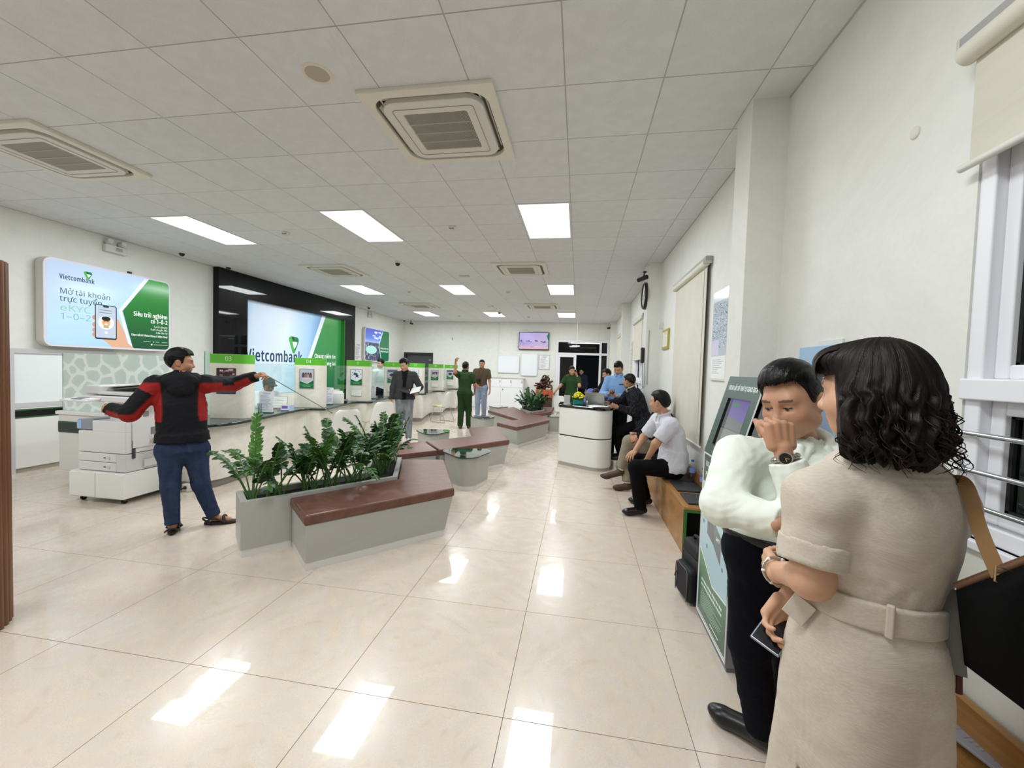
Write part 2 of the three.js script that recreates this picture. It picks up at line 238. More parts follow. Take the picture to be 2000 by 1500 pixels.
// ------------------------------------------------------------------ ceiling fittings
{
  const frameMat = M('#d9dadb', 0.5), diff = M('#ffffff', 0.5, { emissive: new THREE.Color(0.95, 0.98, 1), emissiveIntensity: 1.2 });
  const words = [['over the entrance'], ['between the air conditioner rows'], ['in the middle row'], ['in the last row before the back wall']];
  const across = ['above the aisle', 'above the benches', 'above the teller counter'];
  LIGHT_ROWS.forEach((z, r) => LIGHT_COLUMNS.forEach((x, c) => {
    const t = thing('ceiling_light', `white LED ceiling panel ${words[r][0]}, ${across[c]}`, 'ceiling light', [x, CEIL, z], 0, 'LED ceiling panels');
    part(t, 'frame', [box(0.6, 0.03, 0.024, 0, 0.012, 0.588), box(0.6, 0.03, 0.024, 0, 0.012, -0.588), box(0.024, 0.03, 1.152, 0.288, 0.012, 0), box(0.024, 0.03, 1.152, -0.288, 0.012, 0)], frameMat);
    part(t, 'diffuser', box(0.552, 0.01, 1.152, 0, 0.006, 0), diff);
  }));
  // cassette air conditioners
  const body = M('#e2ddd0', 0.5), foam = body, flapMat = body, lighter = M('#dcd9d0', 0.5), grilleMat = M('#bdb8ab', 0.5);
  const holeShape = (w, r, hw, hr) => { const s = roundedPlan(w, w, r); s.holes.push(roundedPlan(hw, hw, hr)); return s; };
  const outer = new THREE.ExtrudeGeometry(holeShape(0.93, 0.012, 0.8, 0.13), { depth: 0.022, bevelEnabled: true, bevelSize: 0.006, bevelThickness: 0.006, bevelSegments: 2, bevelOffset: -0.006, curveSegments: 10 }).rotateX(Math.PI / 2).translate(0, -0.004, 0);
  const inner = new THREE.ExtrudeGeometry(holeShape(0.715, 0.11, 0.46, 0.012), { depth: 0.03, bevelEnabled: true, bevelSize: 0.008, bevelThickness: 0.006, bevelSegments: 2, bevelOffset: -0.008, curveSegments: 10 }).rotateX(Math.PI / 2).translate(0, -0.004, 0);
  const seam = new THREE.ExtrudeGeometry((() => { const s = roundedPlan(0.585, 0.585, 0.03); s.holes.push(roundedPlan(0.578, 0.578, 0.028)); return s; })(), { depth: 0.002, bevelEnabled: false, curveSegments: 6 }).rotateX(Math.PI / 2).translate(0, -0.0415, 0);
  const housing = [box(0.86, 0.01, 0.86, 0, 0.3, 0), box(0.01, 0.3, 0.86, 0.425, 0.155, 0), box(0.01, 0.3, 0.86, -0.425, 0.155, 0), box(0.84, 0.3, 0.01, 0, 0.155, 0.425), box(0.84, 0.3, 0.01, 0, 0.155, -0.425)];
  const shroud = [box(0.7, 0.2, 0.01, 0, 0.1, 0.345), box(0.7, 0.2, 0.01, 0, 0.1, -0.345), box(0.01, 0.2, 0.68, 0.345, 0.1, 0), box(0.01, 0.2, 0.68, -0.345, 0.1, 0)];
  const slats = []; for (let k = 0; k < 44; k++) slats.push(box(0.0042, 0.016, 0.46, -0.2235 + k * 0.0104, -0.03, 0));
  const bars = [-0.115, 0, 0.115].map((z) => box(0.46, 0.012, 0.007, 0, -0.036, z));
  const flaps = [0, 1, 2, 3].map((k) => place(rbox(0.56, 0.004, 0.03, 0.0015), 0, 0.004, 0, 0, 0.9).translate(0, 0, 0.378).rotateY(k * Math.PI / 2));
  [[...AC_SPOTS[0], 'white ceiling cassette air conditioner with slatted grille, beside the round ceiling speaker'], [...AC_SPOTS[1], 'white ceiling cassette air conditioner above the photocopier side, its vent slots dark'], [...AC_SPOTS[2], 'ceiling cassette air conditioner in front of the black backdrop panel'], [...AC_SPOTS[3], 'ceiling cassette air conditioner with open horizontal vents, before the middle light row'],
    [...AC_SPOTS[4], 'small distant ceiling cassette air conditioner on the teller side'], [...AC_SPOTS[5], 'small distant ceiling cassette air conditioner above the far bench']].forEach(([x, z, label]) => {
    const t = thing('air_conditioner', label, 'air conditioner', [x, CEIL, z], 0, 'ceiling cassette air conditioners');
    part(t, 'casing', outer, body); part(t, 'housing', housing, foam); part(t, 'inner_shroud', shroud, foam); part(t, 'filter', box(0.66, 0.004, 0.66, 0, 0.04, 0), foam); for (const f of flaps) part(t, 'vent_flap', f, flapMat);
    const c = part(t, 'grille_panel', inner, lighter); part(c, 'panel_seam', seam, M('#9a968c', 0.6)); part(c, 'grille_slats', slats, grilleMat).userData.kind = 'stuff';
    for (const b of bars) part(c, 'grille_bar', b, grilleMat);
  });
  { const t = thing('ceiling_speaker', 'round beige ceiling speaker beside the slatted air conditioner', 'speaker', [-1.68, CEIL, -2.37]);
    part(t, 'rim', new THREE.LatheGeometry([[0.07, -0.002], [0.082, -0.008], [0.095, -0.004], [0.098, 0.002]].map(([a, b]) => new THREE.Vector2(a, b)), 40), M('#ded6c8', 0.5));
    part(t, 'grille', new THREE.LatheGeometry([[0.0001, -0.007], [0.05, -0.006], [0.074, -0.003]].map(([a, b]) => new THREE.Vector2(a, b)), 40), M('#b4a99b', 0.7)); }
  const det = new THREE.LatheGeometry([[0.0001, -0.045], [0.025, -0.045], [0.03, -0.034], [0.046, -0.026], [0.052, -0.008], [0.052, 0]].map(([a, b]) => new THREE.Vector2(a, b)), 20);
  for (const [x, z, where] of [[-4.1, -5.15, 'between the near light panels, teller side'], [-1.67, -5.1, 'between the near light panels, aisle side'], [-4.12, -9.4, 'between the middle light panels, teller side'], [-1.69, -9.4, 'between the middle light panels, aisle side'], [-4.19, -13.8, 'between the last light panels, teller side'], [-1.75, -13.9, 'between the last light panels, aisle side']]) {
    const t = thing('smoke_detector', 'small white smoke detector ' + where, 'smoke detector', [x, CEIL, z], 0, 'smoke detectors'); part(t, 'housing', det, M('#d8d6d0', 0.5)); part(t, 'sensor_slots', [0, 1, 2].map((k) => box(0.016, 0.008, 0.004, -0.022 + k * 0.022, -0.031, 0.04)), BLACK);
  }
  for (const [x, z, where] of [[-2.29, -7.83, 'before the middle light row'], [-2.6, -11.6, 'before the last light row']]) solo('access_cover', 'small grey ceiling cover plate ' + where, 'cover plate', place(rbox(0.2, 0.012, 0.09, 0.004), x, CEIL - 0.004, z), M('#b5b3ac', 0.5), 'ceiling cover plates');
  // cameras
  const dome = (x, z, label) => { const t = thing('dome_camera', label, 'security camera', [x, CEIL, z], 0, 'ceiling security cameras'); part(t, 'base', cyl(0.05, 0.055, 0.03, 0, -0.014, 0), M('#dcdcd8', 0.4)); part(t, 'lens_dome', new THREE.SphereGeometry(0.042, 20, 12).translate(0, -0.035, 0), M('#0a0a0b', 0.15)); };
  dome(-3.18, -6.73, 'black dome camera on the ceiling between the two middle air conditioners'); dome(-6.7, -5.95, 'dome camera at the wall edge above the phone advertisement'); dome(-6.72, -6.9, 'dome camera at the ceiling corner of the black backdrop'); dome(-6.55, -11.9, 'dome camera at the far corner of the black backdrop'); dome(-6.85, -15.2, 'dome camera in the back left ceiling corner'); dome(-2.55, -12.75, 'dome camera near the last row of lights');
  const bullet = (p, turn, label) => { const t = thing('bullet_camera', label, 'security camera', p, turn, 'bullet security cameras'); part(t, 'bracket', [rod([0, 0, 0], [0, -0.06, 0.02], 0.012), cyl(0.03, 0.03, 0.02, 0, 0, 0)], M('#26272a', 0.4)); const b = part(t, 'camera_body', rod([0, -0.085, -0.05], [0, -0.115, 0.13], 0.036, 16), M('#1b1c1f', 0.35)); part(b, 'lens', rod([0, -0.1151, 0.13], [0, -0.1155, 0.133], 0.026, 16), M('#050506', 0.05)); };
  bullet([1.02, 3.2, -7.02], -2.4, 'black bullet camera above the round wall clock'); bullet([1.1, 3.24, -15.3], -1.0, 'small black camera in the corner right of the back door'); bullet([-6.6, 3.3, -15.25], 0.8, 'small black camera in the back left corner');
  // emergency lights
  const emergency = (p, turn, label, s = 1) => { const t = thing('emergency_light', label, 'emergency light', p, turn, 'twin-lamp emergency lights'); t.scale.setScalar(s); part(t, 'case', rbox(0.3, 0.11, 0.07, 0.01, 0, 0, 0.035), M('#d9d8d2', 0.4)); part(t, 'vent', [0, 1, 2].map((k) => box(0.09, 0.006, 0.004, 0.03, 0.02 - k * 0.018, 0.0712)), M('#55565a', 0.5)); for (const s of [-1, 1]) { const l = part(t, 'lamp_head', place(cyl(0.045, 0.035, 0.06, 0, 0, 0, 20), s * 0.09, 0.1, 0.05, 0, 1.2), M('#d2d2ce', 0.35)); part(l, 'lens', place(cyl(0.034, 0.034, 0.004, 0, 0.032, 0, 20), s * 0.09, 0.1, 0.05, 0, 1.2), M('#f4f4f6', 0.08)); } };
  emergency([XL, 3.16, -5.2], Math.PI / 2, 'white twin-lamp emergency light above the phone advertisement'); emergency([XL, 3.17, -12.9], Math.PI / 2, 'twin-lamp emergency light above the city poster', 0.9); emergency([1.16, 2.75, -7.3 - 0.0], Math.PI, 'twin-lamp emergency light on the wall beyond the clock pillar', 0.8);
}

// ------------------------------------------------------------------ printed artwork
const F = (px, bold = true) => `${bold ? 'bold ' : ''}${px}px sans-serif`;
function leafLogo(c, x, y, s, flip = 1) {          // green shield-like mark
  c.save(); c.translate(x, y); c.scale(s * flip, s);
  c.fillStyle = '#1f7a3f'; c.beginPath(); c.moveTo(-0.46, -0.3); c.quadraticCurveTo(-0.5, -0.5, -0.2, -0.52); c.lineTo(0.3, -0.5); c.quadraticCurveTo(0.52, -0.48, 0.48, -0.2); c.lineTo(0.12, 0.48); c.quadraticCurveTo(0, 0.66, -0.14, 0.46); c.closePath(); c.fill();
  c.fillStyle = '#4caf50'; c.beginPath(); c.moveTo(-0.46, -0.3); c.quadraticCurveTo(-0.5, -0.5, -0.2, -0.52); c.lineTo(-0.1, -0.2); c.lineTo(0.1, 0.4); c.quadraticCurveTo(0, 0.66, -0.14, 0.46); c.closePath(); c.fill();
  c.fillStyle = '#14512d'; c.beginPath(); c.moveTo(-0.2, -0.52); c.lineTo(0.02, -0.51); c.lineTo(0.1, -0.2); c.lineTo(-0.1, -0.2); c.closePath(); c.fill();
  c.fillStyle = '#eef5fb'; c.beginPath(); c.moveTo(-0.12, -0.2); c.quadraticCurveTo(0.3, -0.2, 0.34, -0.14); c.quadraticCurveTo(0.36, -0.05, 0.06, 0.28); c.closePath(); c.fill();
  c.restore();
}
// the fonts lack some accented letters: draw base letters and their accents one by one
function accentText(c, s) {
  const px = parseFloat(/([\d.]+)px/.exec(c.font)[1]), u = px / 100; let x = 0; c.strokeStyle = c.fillStyle; c.lineWidth = 8.5 * u; c.lineCap = 'round';
  const line = (...p) => { c.beginPath(); c.moveTo(p[0], p[1]); for (let i = 2; i < p.length; i += 2) c.lineTo(p[i], p[i + 1]); c.stroke(); };
  for (const ch of s) {
    const d = ch.normalize('NFD'), marks = [...d.slice(1)]; let b = d[0]; if (b === 'i' && marks.some((m) => m !== '\u0323')) b = '\u0131';
    c.fillText(b, x, 0); const w = c.measureText(b).width, m = x + w / 2, tall = /[A-Z]/.test(b); let y = -(tall ? 82 : 66) * u, shift = 0;
    for (const k of marks) {
      if (k === '\u0302') { line(m - 13 * u, y + 2 * u, m, y - 9 * u, m + 13 * u, y + 2 * u); y -= 14 * u; shift = 12 * u; }
      else if (k === '\u0306') { line(m - 12 * u, y - 8 * u, m - 6 * u, y, m + 6 * u, y, m + 12 * u, y - 8 * u); y -= 16 * u; }
      else if (k === '\u031b') line(x + w - 8 * u, -(tall ? 66 : 50) * u, x + w + 2 * u, -(tall ? 70 : 56) * u, x + w + 3 * u, -(tall ? 80 : 66) * u);
      else if (k === '\u0300') line(m - 9 * u + shift, y - 10 * u, m + 3 * u + shift, y);
      else if (k === '\u0301') line(m + 9 * u + shift, y - 10 * u, m - 2 * u + shift, y);
      else if (k === '\u0309') line(m - 6 * u + shift, y - 14 * u, m + 5 * u + shift, y - 14 * u, m + 6 * u + shift, y - 8 * u, m + shift, y - 2 * u);
      else if (k === '\u0303') line(m - 13 * u, y, m - 5 * u, y - 7 * u, m + 5 * u, y - 1 * u, m + 13 * u, y - 8 * u);
      else if (k === '\u0323') { c.beginPath(); c.arc(m, 15 * u, 6.5 * u, 0, 7); c.fill(); }
    }
    x += w;
  }
  return x;
}
function fitText(c, s, x, y, w) { let m = 0; for (const ch of s) { let b = ch.normalize('NFD')[0]; m += c.measureText(b).width; } c.save(); c.translate(x, y); c.scale(w / m, 1); accentText(c, s); c.restore(); }
const phoneAd = canvasTex(1600, 1130, (c, w, h) => {
  let g = c.createLinearGradient(0, 0, w * 0.4, h); g.addColorStop(0, '#c3d3ef'); g.addColorStop(0.6, '#b9d6f2'); g.addColorStop(1, '#a9cdef'); c.fillStyle = g; c.fillRect(0, 0, w, h);
  c.fillStyle = 'rgba(235,232,250,0.85)'; c.beginPath(); c.moveTo(w * 0.76, 0); c.lineTo(w * 0.86, 0); c.lineTo(w * 0.55, h * 0.5); c.lineTo(w * 0.645, h); c.lineTo(w * 0.62, h); c.lineTo(w * 0.525, h * 0.5); c.closePath(); c.fill();
  g = c.createLinearGradient(0, 0, 0, h); g.addColorStop(0, '#3f9a45'); g.addColorStop(0.4, '#2c7c38'); g.addColorStop(1, '#0d4a2d'); c.fillStyle = g; c.beginPath(); c.moveTo(w * 0.8, 0); c.lineTo(w, 0); c.lineTo(w, h); c.lineTo(w * 0.65, h); c.lineTo(w * 0.56, h * 0.5); c.closePath(); c.fill();
  c.fillStyle = '#274d63'; c.font = F(92); fitText(c, 'Vietcombank', w * 0.085, h * 0.21, w * 0.25); leafLogo(c, w * 0.285, h * 0.115, 105);
  c.font = F(104, false); c.fillStyle = '#27475c'; fitText(c, 'Mở tài khoản', w * 0.085, h * 0.385, w * 0.375); fitText(c, 'trực tuyến', w * 0.085, h * 0.475, w * 0.31);
  c.font = F(118, false); c.fillStyle = '#8fc3b4'; fitText(c, 'eKYC', w * 0.085, h * 0.59, w * 0.225); c.fillStyle = '#7fb1bd'; fitText(c, '1–0–2', w * 0.085, h * 0.69, w * 0.225);
  // hand holding a telephone
  c.fillStyle = '#d9a78a'; c.beginPath(); c.moveTo(w * 0.36, h * 0.86); c.lineTo(w * 0.47, h); c.lineTo(w * 0.66, h); c.lineTo(w * 0.6, h * 0.93); c.quadraticCurveTo(w * 0.58, h * 0.78, w * 0.525, h * 0.63); c.quadraticCurveTo(w * 0.505, h * 0.6, w * 0.5, h * 0.66); c.lineTo(w * 0.5, h * 0.86); c.closePath(); c.fill();
  c.fillStyle = '#c98f72'; for (const y of [0.63, 0.72, 0.79, 0.85]) { c.beginPath(); c.ellipse(w * 0.335, h * y, w * 0.02, h * 0.03, 0.3, 0, 7); c.fill(); }
  c.fillStyle = '#22333f'; c.beginPath(); c.roundRect(w * 0.335, h * 0.455, w * 0.175, h * 0.45, 26); c.fill();
  c.fillStyle = '#b9c3d4'; c.beginPath(); c.roundRect(w * 0.343, h * 0.465, w * 0.159, h * 0.42, 18); c.fill();
  c.fillStyle = '#22333f'; c.fillRect(w * 0.4, h * 0.465, w * 0.045, h * 0.022); c.fillStyle = '#6b7a8c'; c.fillRect(w * 0.37, h * 0.52, w * 0.1, h * 0.008); c.fillRect(w * 0.37, h * 0.553, w * 0.1, h * 0.008);
  c.fillStyle = '#f4f6fa'; c.beginPath(); c.arc(w * 0.423, h * 0.685, w * 0.062, 0, 7); c.fill();
  c.fillStyle = '#d7a27e'; c.beginPath(); c.ellipse(w * 0.423, h * 0.68, w * 0.033, h * 0.062, 0, 0, 7); c.fill(); c.fillStyle = '#20201f'; c.beginPath(); c.ellipse(w * 0.423, h * 0.632, w * 0.036, h * 0.03, 0, 0, 7); c.fill(); c.fillStyle = '#f5efe9'; c.beginPath(); c.ellipse(w * 0.423, h * 0.705, w * 0.014, h * 0.009, 0, 0, 7); c.fill(); c.fillStyle = '#33251f'; for (const k of [-1, 1]) { c.beginPath(); c.ellipse(w * (0.423 + k * 0.013), h * 0.668, w * 0.006, h * 0.005, 0, 0, 7); c.fill(); } c.fillStyle = '#a9a06b'; c.fillRect(w * 0.4, h * 0.735, w * 0.046, h * 0.018);
  c.fillStyle = '#e9eef5'; c.beginPath(); c.arc(w * 0.423, h * 0.815, w * 0.012, 0, 7); c.fill();
  c.fillStyle = '#ffffff'; c.font = F(96); fitText(c, 'Siêu trải nghiệm', w * 0.655, h * 0.545, w * 0.33); fitText(c, 'có 1–0–2', w * 0.815, h * 0.625, w * 0.17);
  c.font = F(40, false); fitText(c, '1 phút đăng ký', w * 0.845, h * 0.685, w * 0.14); fitText(c, '0 phí chuyển tiền', w * 0.815, h * 0.728, w * 0.17); fitText(c, '2 lần tiện lợi', w * 0.865, h * 0.771, w * 0.12);
  c.font = F(44); fitText(c, 'Chọn số tài khoản theo số điện thoại', w * 0.635, h * 0.825, w * 0.35);
  c.fillStyle = '#dfeee4'; c.beginPath(); c.arc(w * 0.845, h * 0.895, 9, 0, 7); c.fill(); c.beginPath(); c.arc(w * 0.825, h * 0.935, 14, 0, 7); c.fill(); c.fillRect(w * 0.745, h * 0.892, w * 0.07, 5); c.fillRect(w * 0.86, h * 0.892, w * 0.04, 5); c.fillRect(w * 0.925, h * 0.892, w * 0.06, 5); c.fillRect(w * 0.845, h * 0.932, w * 0.14, 6);
});
const backdropArt = canvasTex(2048, 1130, (c, w, h) => {
  let g = c.createLinearGradient(0, 0, w * 0.75, h * 0.3); g.addColorStop(0, '#9cc4ea'); g.addColorStop(0.12, '#cfe0f5'); g.addColorStop(0.5, '#dbe6f8'); g.addColorStop(0.8, '#a9cdef'); g.addColorStop(1, '#5b8fd0'); c.fillStyle = g; c.fillRect(0, 0, w, h);
  c.fillStyle = '#e4ecf8'; c.beginPath(); c.moveTo(w * 0.745, 0); c.lineTo(w * 0.8, 0); c.lineTo(w * 0.62, h * 0.62); c.lineTo(w * 0.7, h); c.lineTo(w * 0.65, h); c.lineTo(w * 0.575, h * 0.62); c.closePath(); c.fill();
  g = c.createLinearGradient(0, 0, 0, h); g.addColorStop(0, '#3f9a4b'); g.addColorStop(0.5, '#2f8a48'); g.addColorStop(1, '#1c6b45'); c.fillStyle = g; c.beginPath(); c.moveTo(w * 0.79, 0); c.lineTo(w, 0); c.lineTo(w, h); c.lineTo(w * 0.69, h); c.lineTo(w * 0.615, h * 0.62); c.closePath(); c.fill();
  c.fillStyle = '#20425a'; c.font = F(205); fitText(c, 'Vietcombank', w * 0.02, h * 0.635, w * 0.505); leafLogo(c, w * 0.435, h * 0.42, 215);
  c.fillStyle = '#f2f7f4'; c.font = F(82); fitText(c, 'Chung niềm tin', w * 0.66, h * 0.565, w * 0.27); fitText(c, 'vững tương lai', w * 0.66, h * 0.665, w * 0.27);
});
const cityArt = canvasTex(700, 512, (c, w, h) => {
  let g = c.createLinearGradient(0, 0, 0, h); g.addColorStop(0, '#5b62c8'); g.addColorStop(0.3, '#5b82dc'); g.addColorStop(0.42, '#a7b8e6'); g.addColorStop(0.45, '#40506a'); g.addColorStop(1, '#26405e'); c.fillStyle = g; c.fillRect(0, 0, w, h);
  const s = seeded(5); c.fillStyle = 'rgba(235,240,255,0.7)'; for (let k = 0; k < 14; k++) { c.beginPath(); c.ellipse(w * (0.3 + s() * 0.45), h * (0.08 + s() * 0.22), 20 + s() * 34, 8 + s() * 12, 0, 0, 7); c.fill(); }
  for (let k = 0; k < 200; k++) { c.fillStyle = ['#2b3a52', '#6e6a7a', '#8b5c66', '#20304a', '#9fb0c8'][k % 5]; const x = s() * w, y = h * (0.42 + s() * 0.55); c.fillRect(x, y, 8 + s() * 16, 10 + s() * 40); }
  c.fillStyle = '#a8ded6'; c.beginPath(); c.ellipse(w * 0.24, h * 0.66, w * 0.22, h * 0.13, 0, 0, 7); c.fill();
  c.fillStyle = '#1d6e48'; c.beginPath(); c.moveTo(w * 0.72, 0); c.lineTo(w, 0); c.lineTo(w, h); c.lineTo(w * 0.68, h); c.lineTo(w * 0.55, h * 0.5); c.closePath(); c.fill(); c.strokeStyle = '#dbe8ee'; c.lineWidth = 14; c.beginPath(); c.moveTo(w * 0.72, 0); c.lineTo(w * 0.55, h * 0.5); c.lineTo(w * 0.67, h); c.stroke();
  c.fillStyle = '#e7f2ea'; c.font = F(34); fitText(c, 'Chung niềm tin', w * 0.62, h * 0.6, w * 0.35); fitText(c, 'vững tương lai', w * 0.62, h * 0.7, w * 0.35);
});
function docTex(seed, tint = '#f4f3f0', ink = '#6f7480', lines = 18, head = true) { return canvasTex(200, 280, (c, w, h) => { c.fillStyle = tint; c.fillRect(0, 0, w, h); const s = seeded(seed); c.fillStyle = ink; if (head) { c.fillRect(w * 0.22, h * 0.07, w * 0.56, 7); c.fillRect(w * 0.3, h * 0.12, w * 0.4, 5); } for (let k = 0; k < lines; k++) { const y = h * (0.2 + 0.74 * k / lines); if (s() > 0.12) c.fillRect(w * 0.1, y, w * (0.4 + s() * 0.4), 3.5); } }); }
function postTex(kind) { return canvasTex(200, 280, (c, w, h) => {
  const s = seeded(kind * 9 + 1);
  if (kind === 0) { c.fillStyle = '#3a2226'; c.fillRect(0, 0, w, h); for (let k = 0; k < 30; k++) { c.fillStyle = ['#c9b9bb', '#7a4a4e', '#1e1215', '#a08084'][k % 4]; c.fillRect(s() * w, s() * h * 0.6, 20 + s() * 70, 6 + s() * 20); } c.fillStyle = '#3b4a63'; c.fillRect(0, h * 0.8, w, h * 0.2); return; }
  c.fillStyle = kind === 2 ? '#e4edf6' : '#b9bcc8'; c.fillRect(0, 0, w, h);
  if (kind === 2) { c.fillStyle = '#3c4a55'; c.save(); c.translate(w * 0.5, h * 0.3); c.rotate(0.2); c.fillRect(-48, -22, 70, 44); c.fillRect(-4, 0, 46, 48); c.restore(); c.fillStyle = '#4d5b62'; for (let k = 0; k < 7; k++) { const a = k * 0.9; c.beginPath(); c.arc(w * 0.5 + Math.cos(a) * 74, h * 0.3 + Math.sin(a) * 66, 9, 0, 7); c.fill(); } }
  else if (kind === 1) { for (let k = 0; k < 4; k++) { c.fillStyle = ['#5a4048', '#8a6a70', '#b08a86', '#6a4a58'][k]; c.beginPath(); c.ellipse(w * (0.25 + k * 0.18), h * 0.34, 22, 40, 0, 0, 7); c.fill(); c.fillStyle = '#3c2a30'; c.beginPath(); c.arc(w * (0.25 + k * 0.18), h * 0.22, 14, 0, 7); c.fill(); } c.fillStyle = '#d8c4c6'; c.fillRect(w * 0.2, h * 0.44, w * 0.6, h * 0.06); }
  else { c.fillStyle = '#5d6b86'; c.fillRect(0, 0, w, h * 0.2); c.fillStyle = '#2a3348'; c.beginPath(); c.ellipse(w * 0.5, h * 0.4, 60, 34, 0, 0, 7); c.fill(); c.fillStyle = '#8c97a8'; c.fillRect(0, h * 0.56, w, h * 0.1); }
  c.fillStyle = '#17683a'; c.beginPath(); c.moveTo(0, h * 0.62); c.lineTo(w * 0.55, h * 0.76); c.lineTo(w, h * 0.56); c.lineTo(w, h); c.lineTo(0, h); c.closePath(); c.fill();
  c.strokeStyle = '#eef3f0'; c.lineWidth = 6; c.beginPath(); c.moveTo(0, h * 0.62); c.lineTo(w * 0.55, h * 0.76); c.lineTo(w, h * 0.56); c.stroke(); c.fillStyle = '#2f9a4c'; c.fillRect(0, h * 0.8, w, h * 0.06); c.fillStyle = '#cfe6d5'; c.fillRect(w * 0.2, h * 0.89, w * 0.6, 4);
}); }
// ------------------------------------------------------------------ left wall
function lightBox(name, label, z0, z1, y0, y1, depth, tex, r, glow) {
  const t = thing(name, label, 'sign', [XL + 0.004, (y0 + y1) / 2, (z0 + z1) / 2], Math.PI / 2), w = Math.abs(z1 - z0), h = y1 - y0;
  part(t, 'housing', plate(w, h, r, depth, 0.012), M('#d5d0ca', 0.4)); const rim = plate(w - 0.004, h - 0.004, r, 0.014, 0.004).translate(0, 0, depth - 0.004); part(t, 'rim', rim, M('#e9e6f2', 0.35));
  const inset = 0.03;
  part(t, 'printed_face', sheet(w - 2 * inset, h - 2 * inset, r * 0.75).translate(0, 0, depth + 0.0115), M('#ffffff', 0.12, { map: tex, emissive: '#ffffff', emissiveMap: tex, emissiveIntensity: glow }));
  return t;
}
lightBox('advertising_lightbox', 'large backlit phone-banking advertisement with rounded corners on the left wall', -4.28, -5.96, 1.645, 2.83, 0.13, phoneAd, 0.1, 0.28);
lightBox('city_lightbox', 'backlit city skyline poster with green slogan panel beyond the black backdrop', -12.45, -14.2, 1.64, 2.78, 0.09, cityArt, 0.12, 0.3);
solo('wall_notice', 'white printed notice hanging beside the city poster', 'notice', place(rbox(0.4, 0.56, 0.008, 0.002), XL + 0.006, 1.93, -12.22, Math.PI / 2), M('#f0f0ee', 0.5, { map: docTex(2) }));
solo('wall_socket', 'small black socket above the phone advertisement', 'socket', place(rbox(0.06, 0.05, 0.02, 0.004), XL + 0.01, 2.86, -5.42, Math.PI / 2), M('#2b2f33', 0.5));
{
  const t = thing('backdrop_panel', 'glossy black backdrop wall panel framing a recessed bank sign', 'wall panel', [0, 0, 0]), P = 0.13, gl = M('#020406', 0.3, { specularIntensity: 0.1, clearcoat: 0.5, clearcoatRoughness: 0.03 });
  part(t, 'side_slab', span(XL, XL + P, 0, CEIL - 0.005, -7.62, -6.92), gl); part(t, 'side_slab', span(XL, XL + P, 0, CEIL - 0.005, -11.8, -11.26), gl); part(t, 'top_slab', span(XL, XL + P - 0.002, 2.83, CEIL - 0.005, -11.26, -7.62), gl);
  part(t, 'green_reveal', span(XL, XL + P - 0.004, 0.5, 2.83, -11.26, -11.23), M('#2f8a34', 0.4), 'bright green inner reveal');
  const w = 3.61, h = 2.05;
  part(t, 'printed_sign', place(sheet(w, h), XL + 0.012, 2.83 - h / 2, -9.425, Math.PI / 2), M('#ffffff', 0.25, { map: backdropArt, emissive: '#ffffff', emissiveMap: backdropArt, emissiveIntensity: 0.3 }), 'blue and green bank sign');
}
// framed gate leaf against the left wall
{
  const t = thing('staff_gate', 'white low gate with frosted pane and dark green stripe against the left wall', 'gate', [XL, 0, 0]), g = M('#c9c8ca', 0.45), w = M('#e9e9e6', 0.35);
  part(t, 'gate_frame', [span(0.002, 0.05, 0.0, 1.6, -4.05, -3.99), span(0.002, 0.05, 0.0, 1.6, -5.2, -5.14), span(0.002, 0.048, 1.54, 1.6, -5.14, -4.05), span(0.002, 0.05, 0.84, 0.9, -5.14, -4.05)], g);
  part(t, 'frosted_pane', span(0.012, 0.03, 0.9, 1.54, -5.14, -4.05), M('#eff3f4', 0.18));
  part(t, 'gate_panel', span(0.006, 0.045, 0.06, 0.84, -5.14, -4.05), w); part(t, 'green_stripe', span(0.045, 0.05, 0.705, 0.82, -5.14, -4.05), M('#2c5a33', 0.4)); part(t, 'dark_inlay', span(0.05, 0.053, 0.725, 0.8, -5.14, -4.05), M('#060807', 0.25));
  part(t, 'kick_plate', span(0.0, 0.03, 0, 0.06, -5.14, -4.05), M('#a39b8c', 0.4)); for (const y of [0.3, 0.78, 1.4]) part(t, 'hinge', span(0.0, 0.058, y, y + 0.07, -3.992, -3.975), M('#3c3d42', 0.4));
}
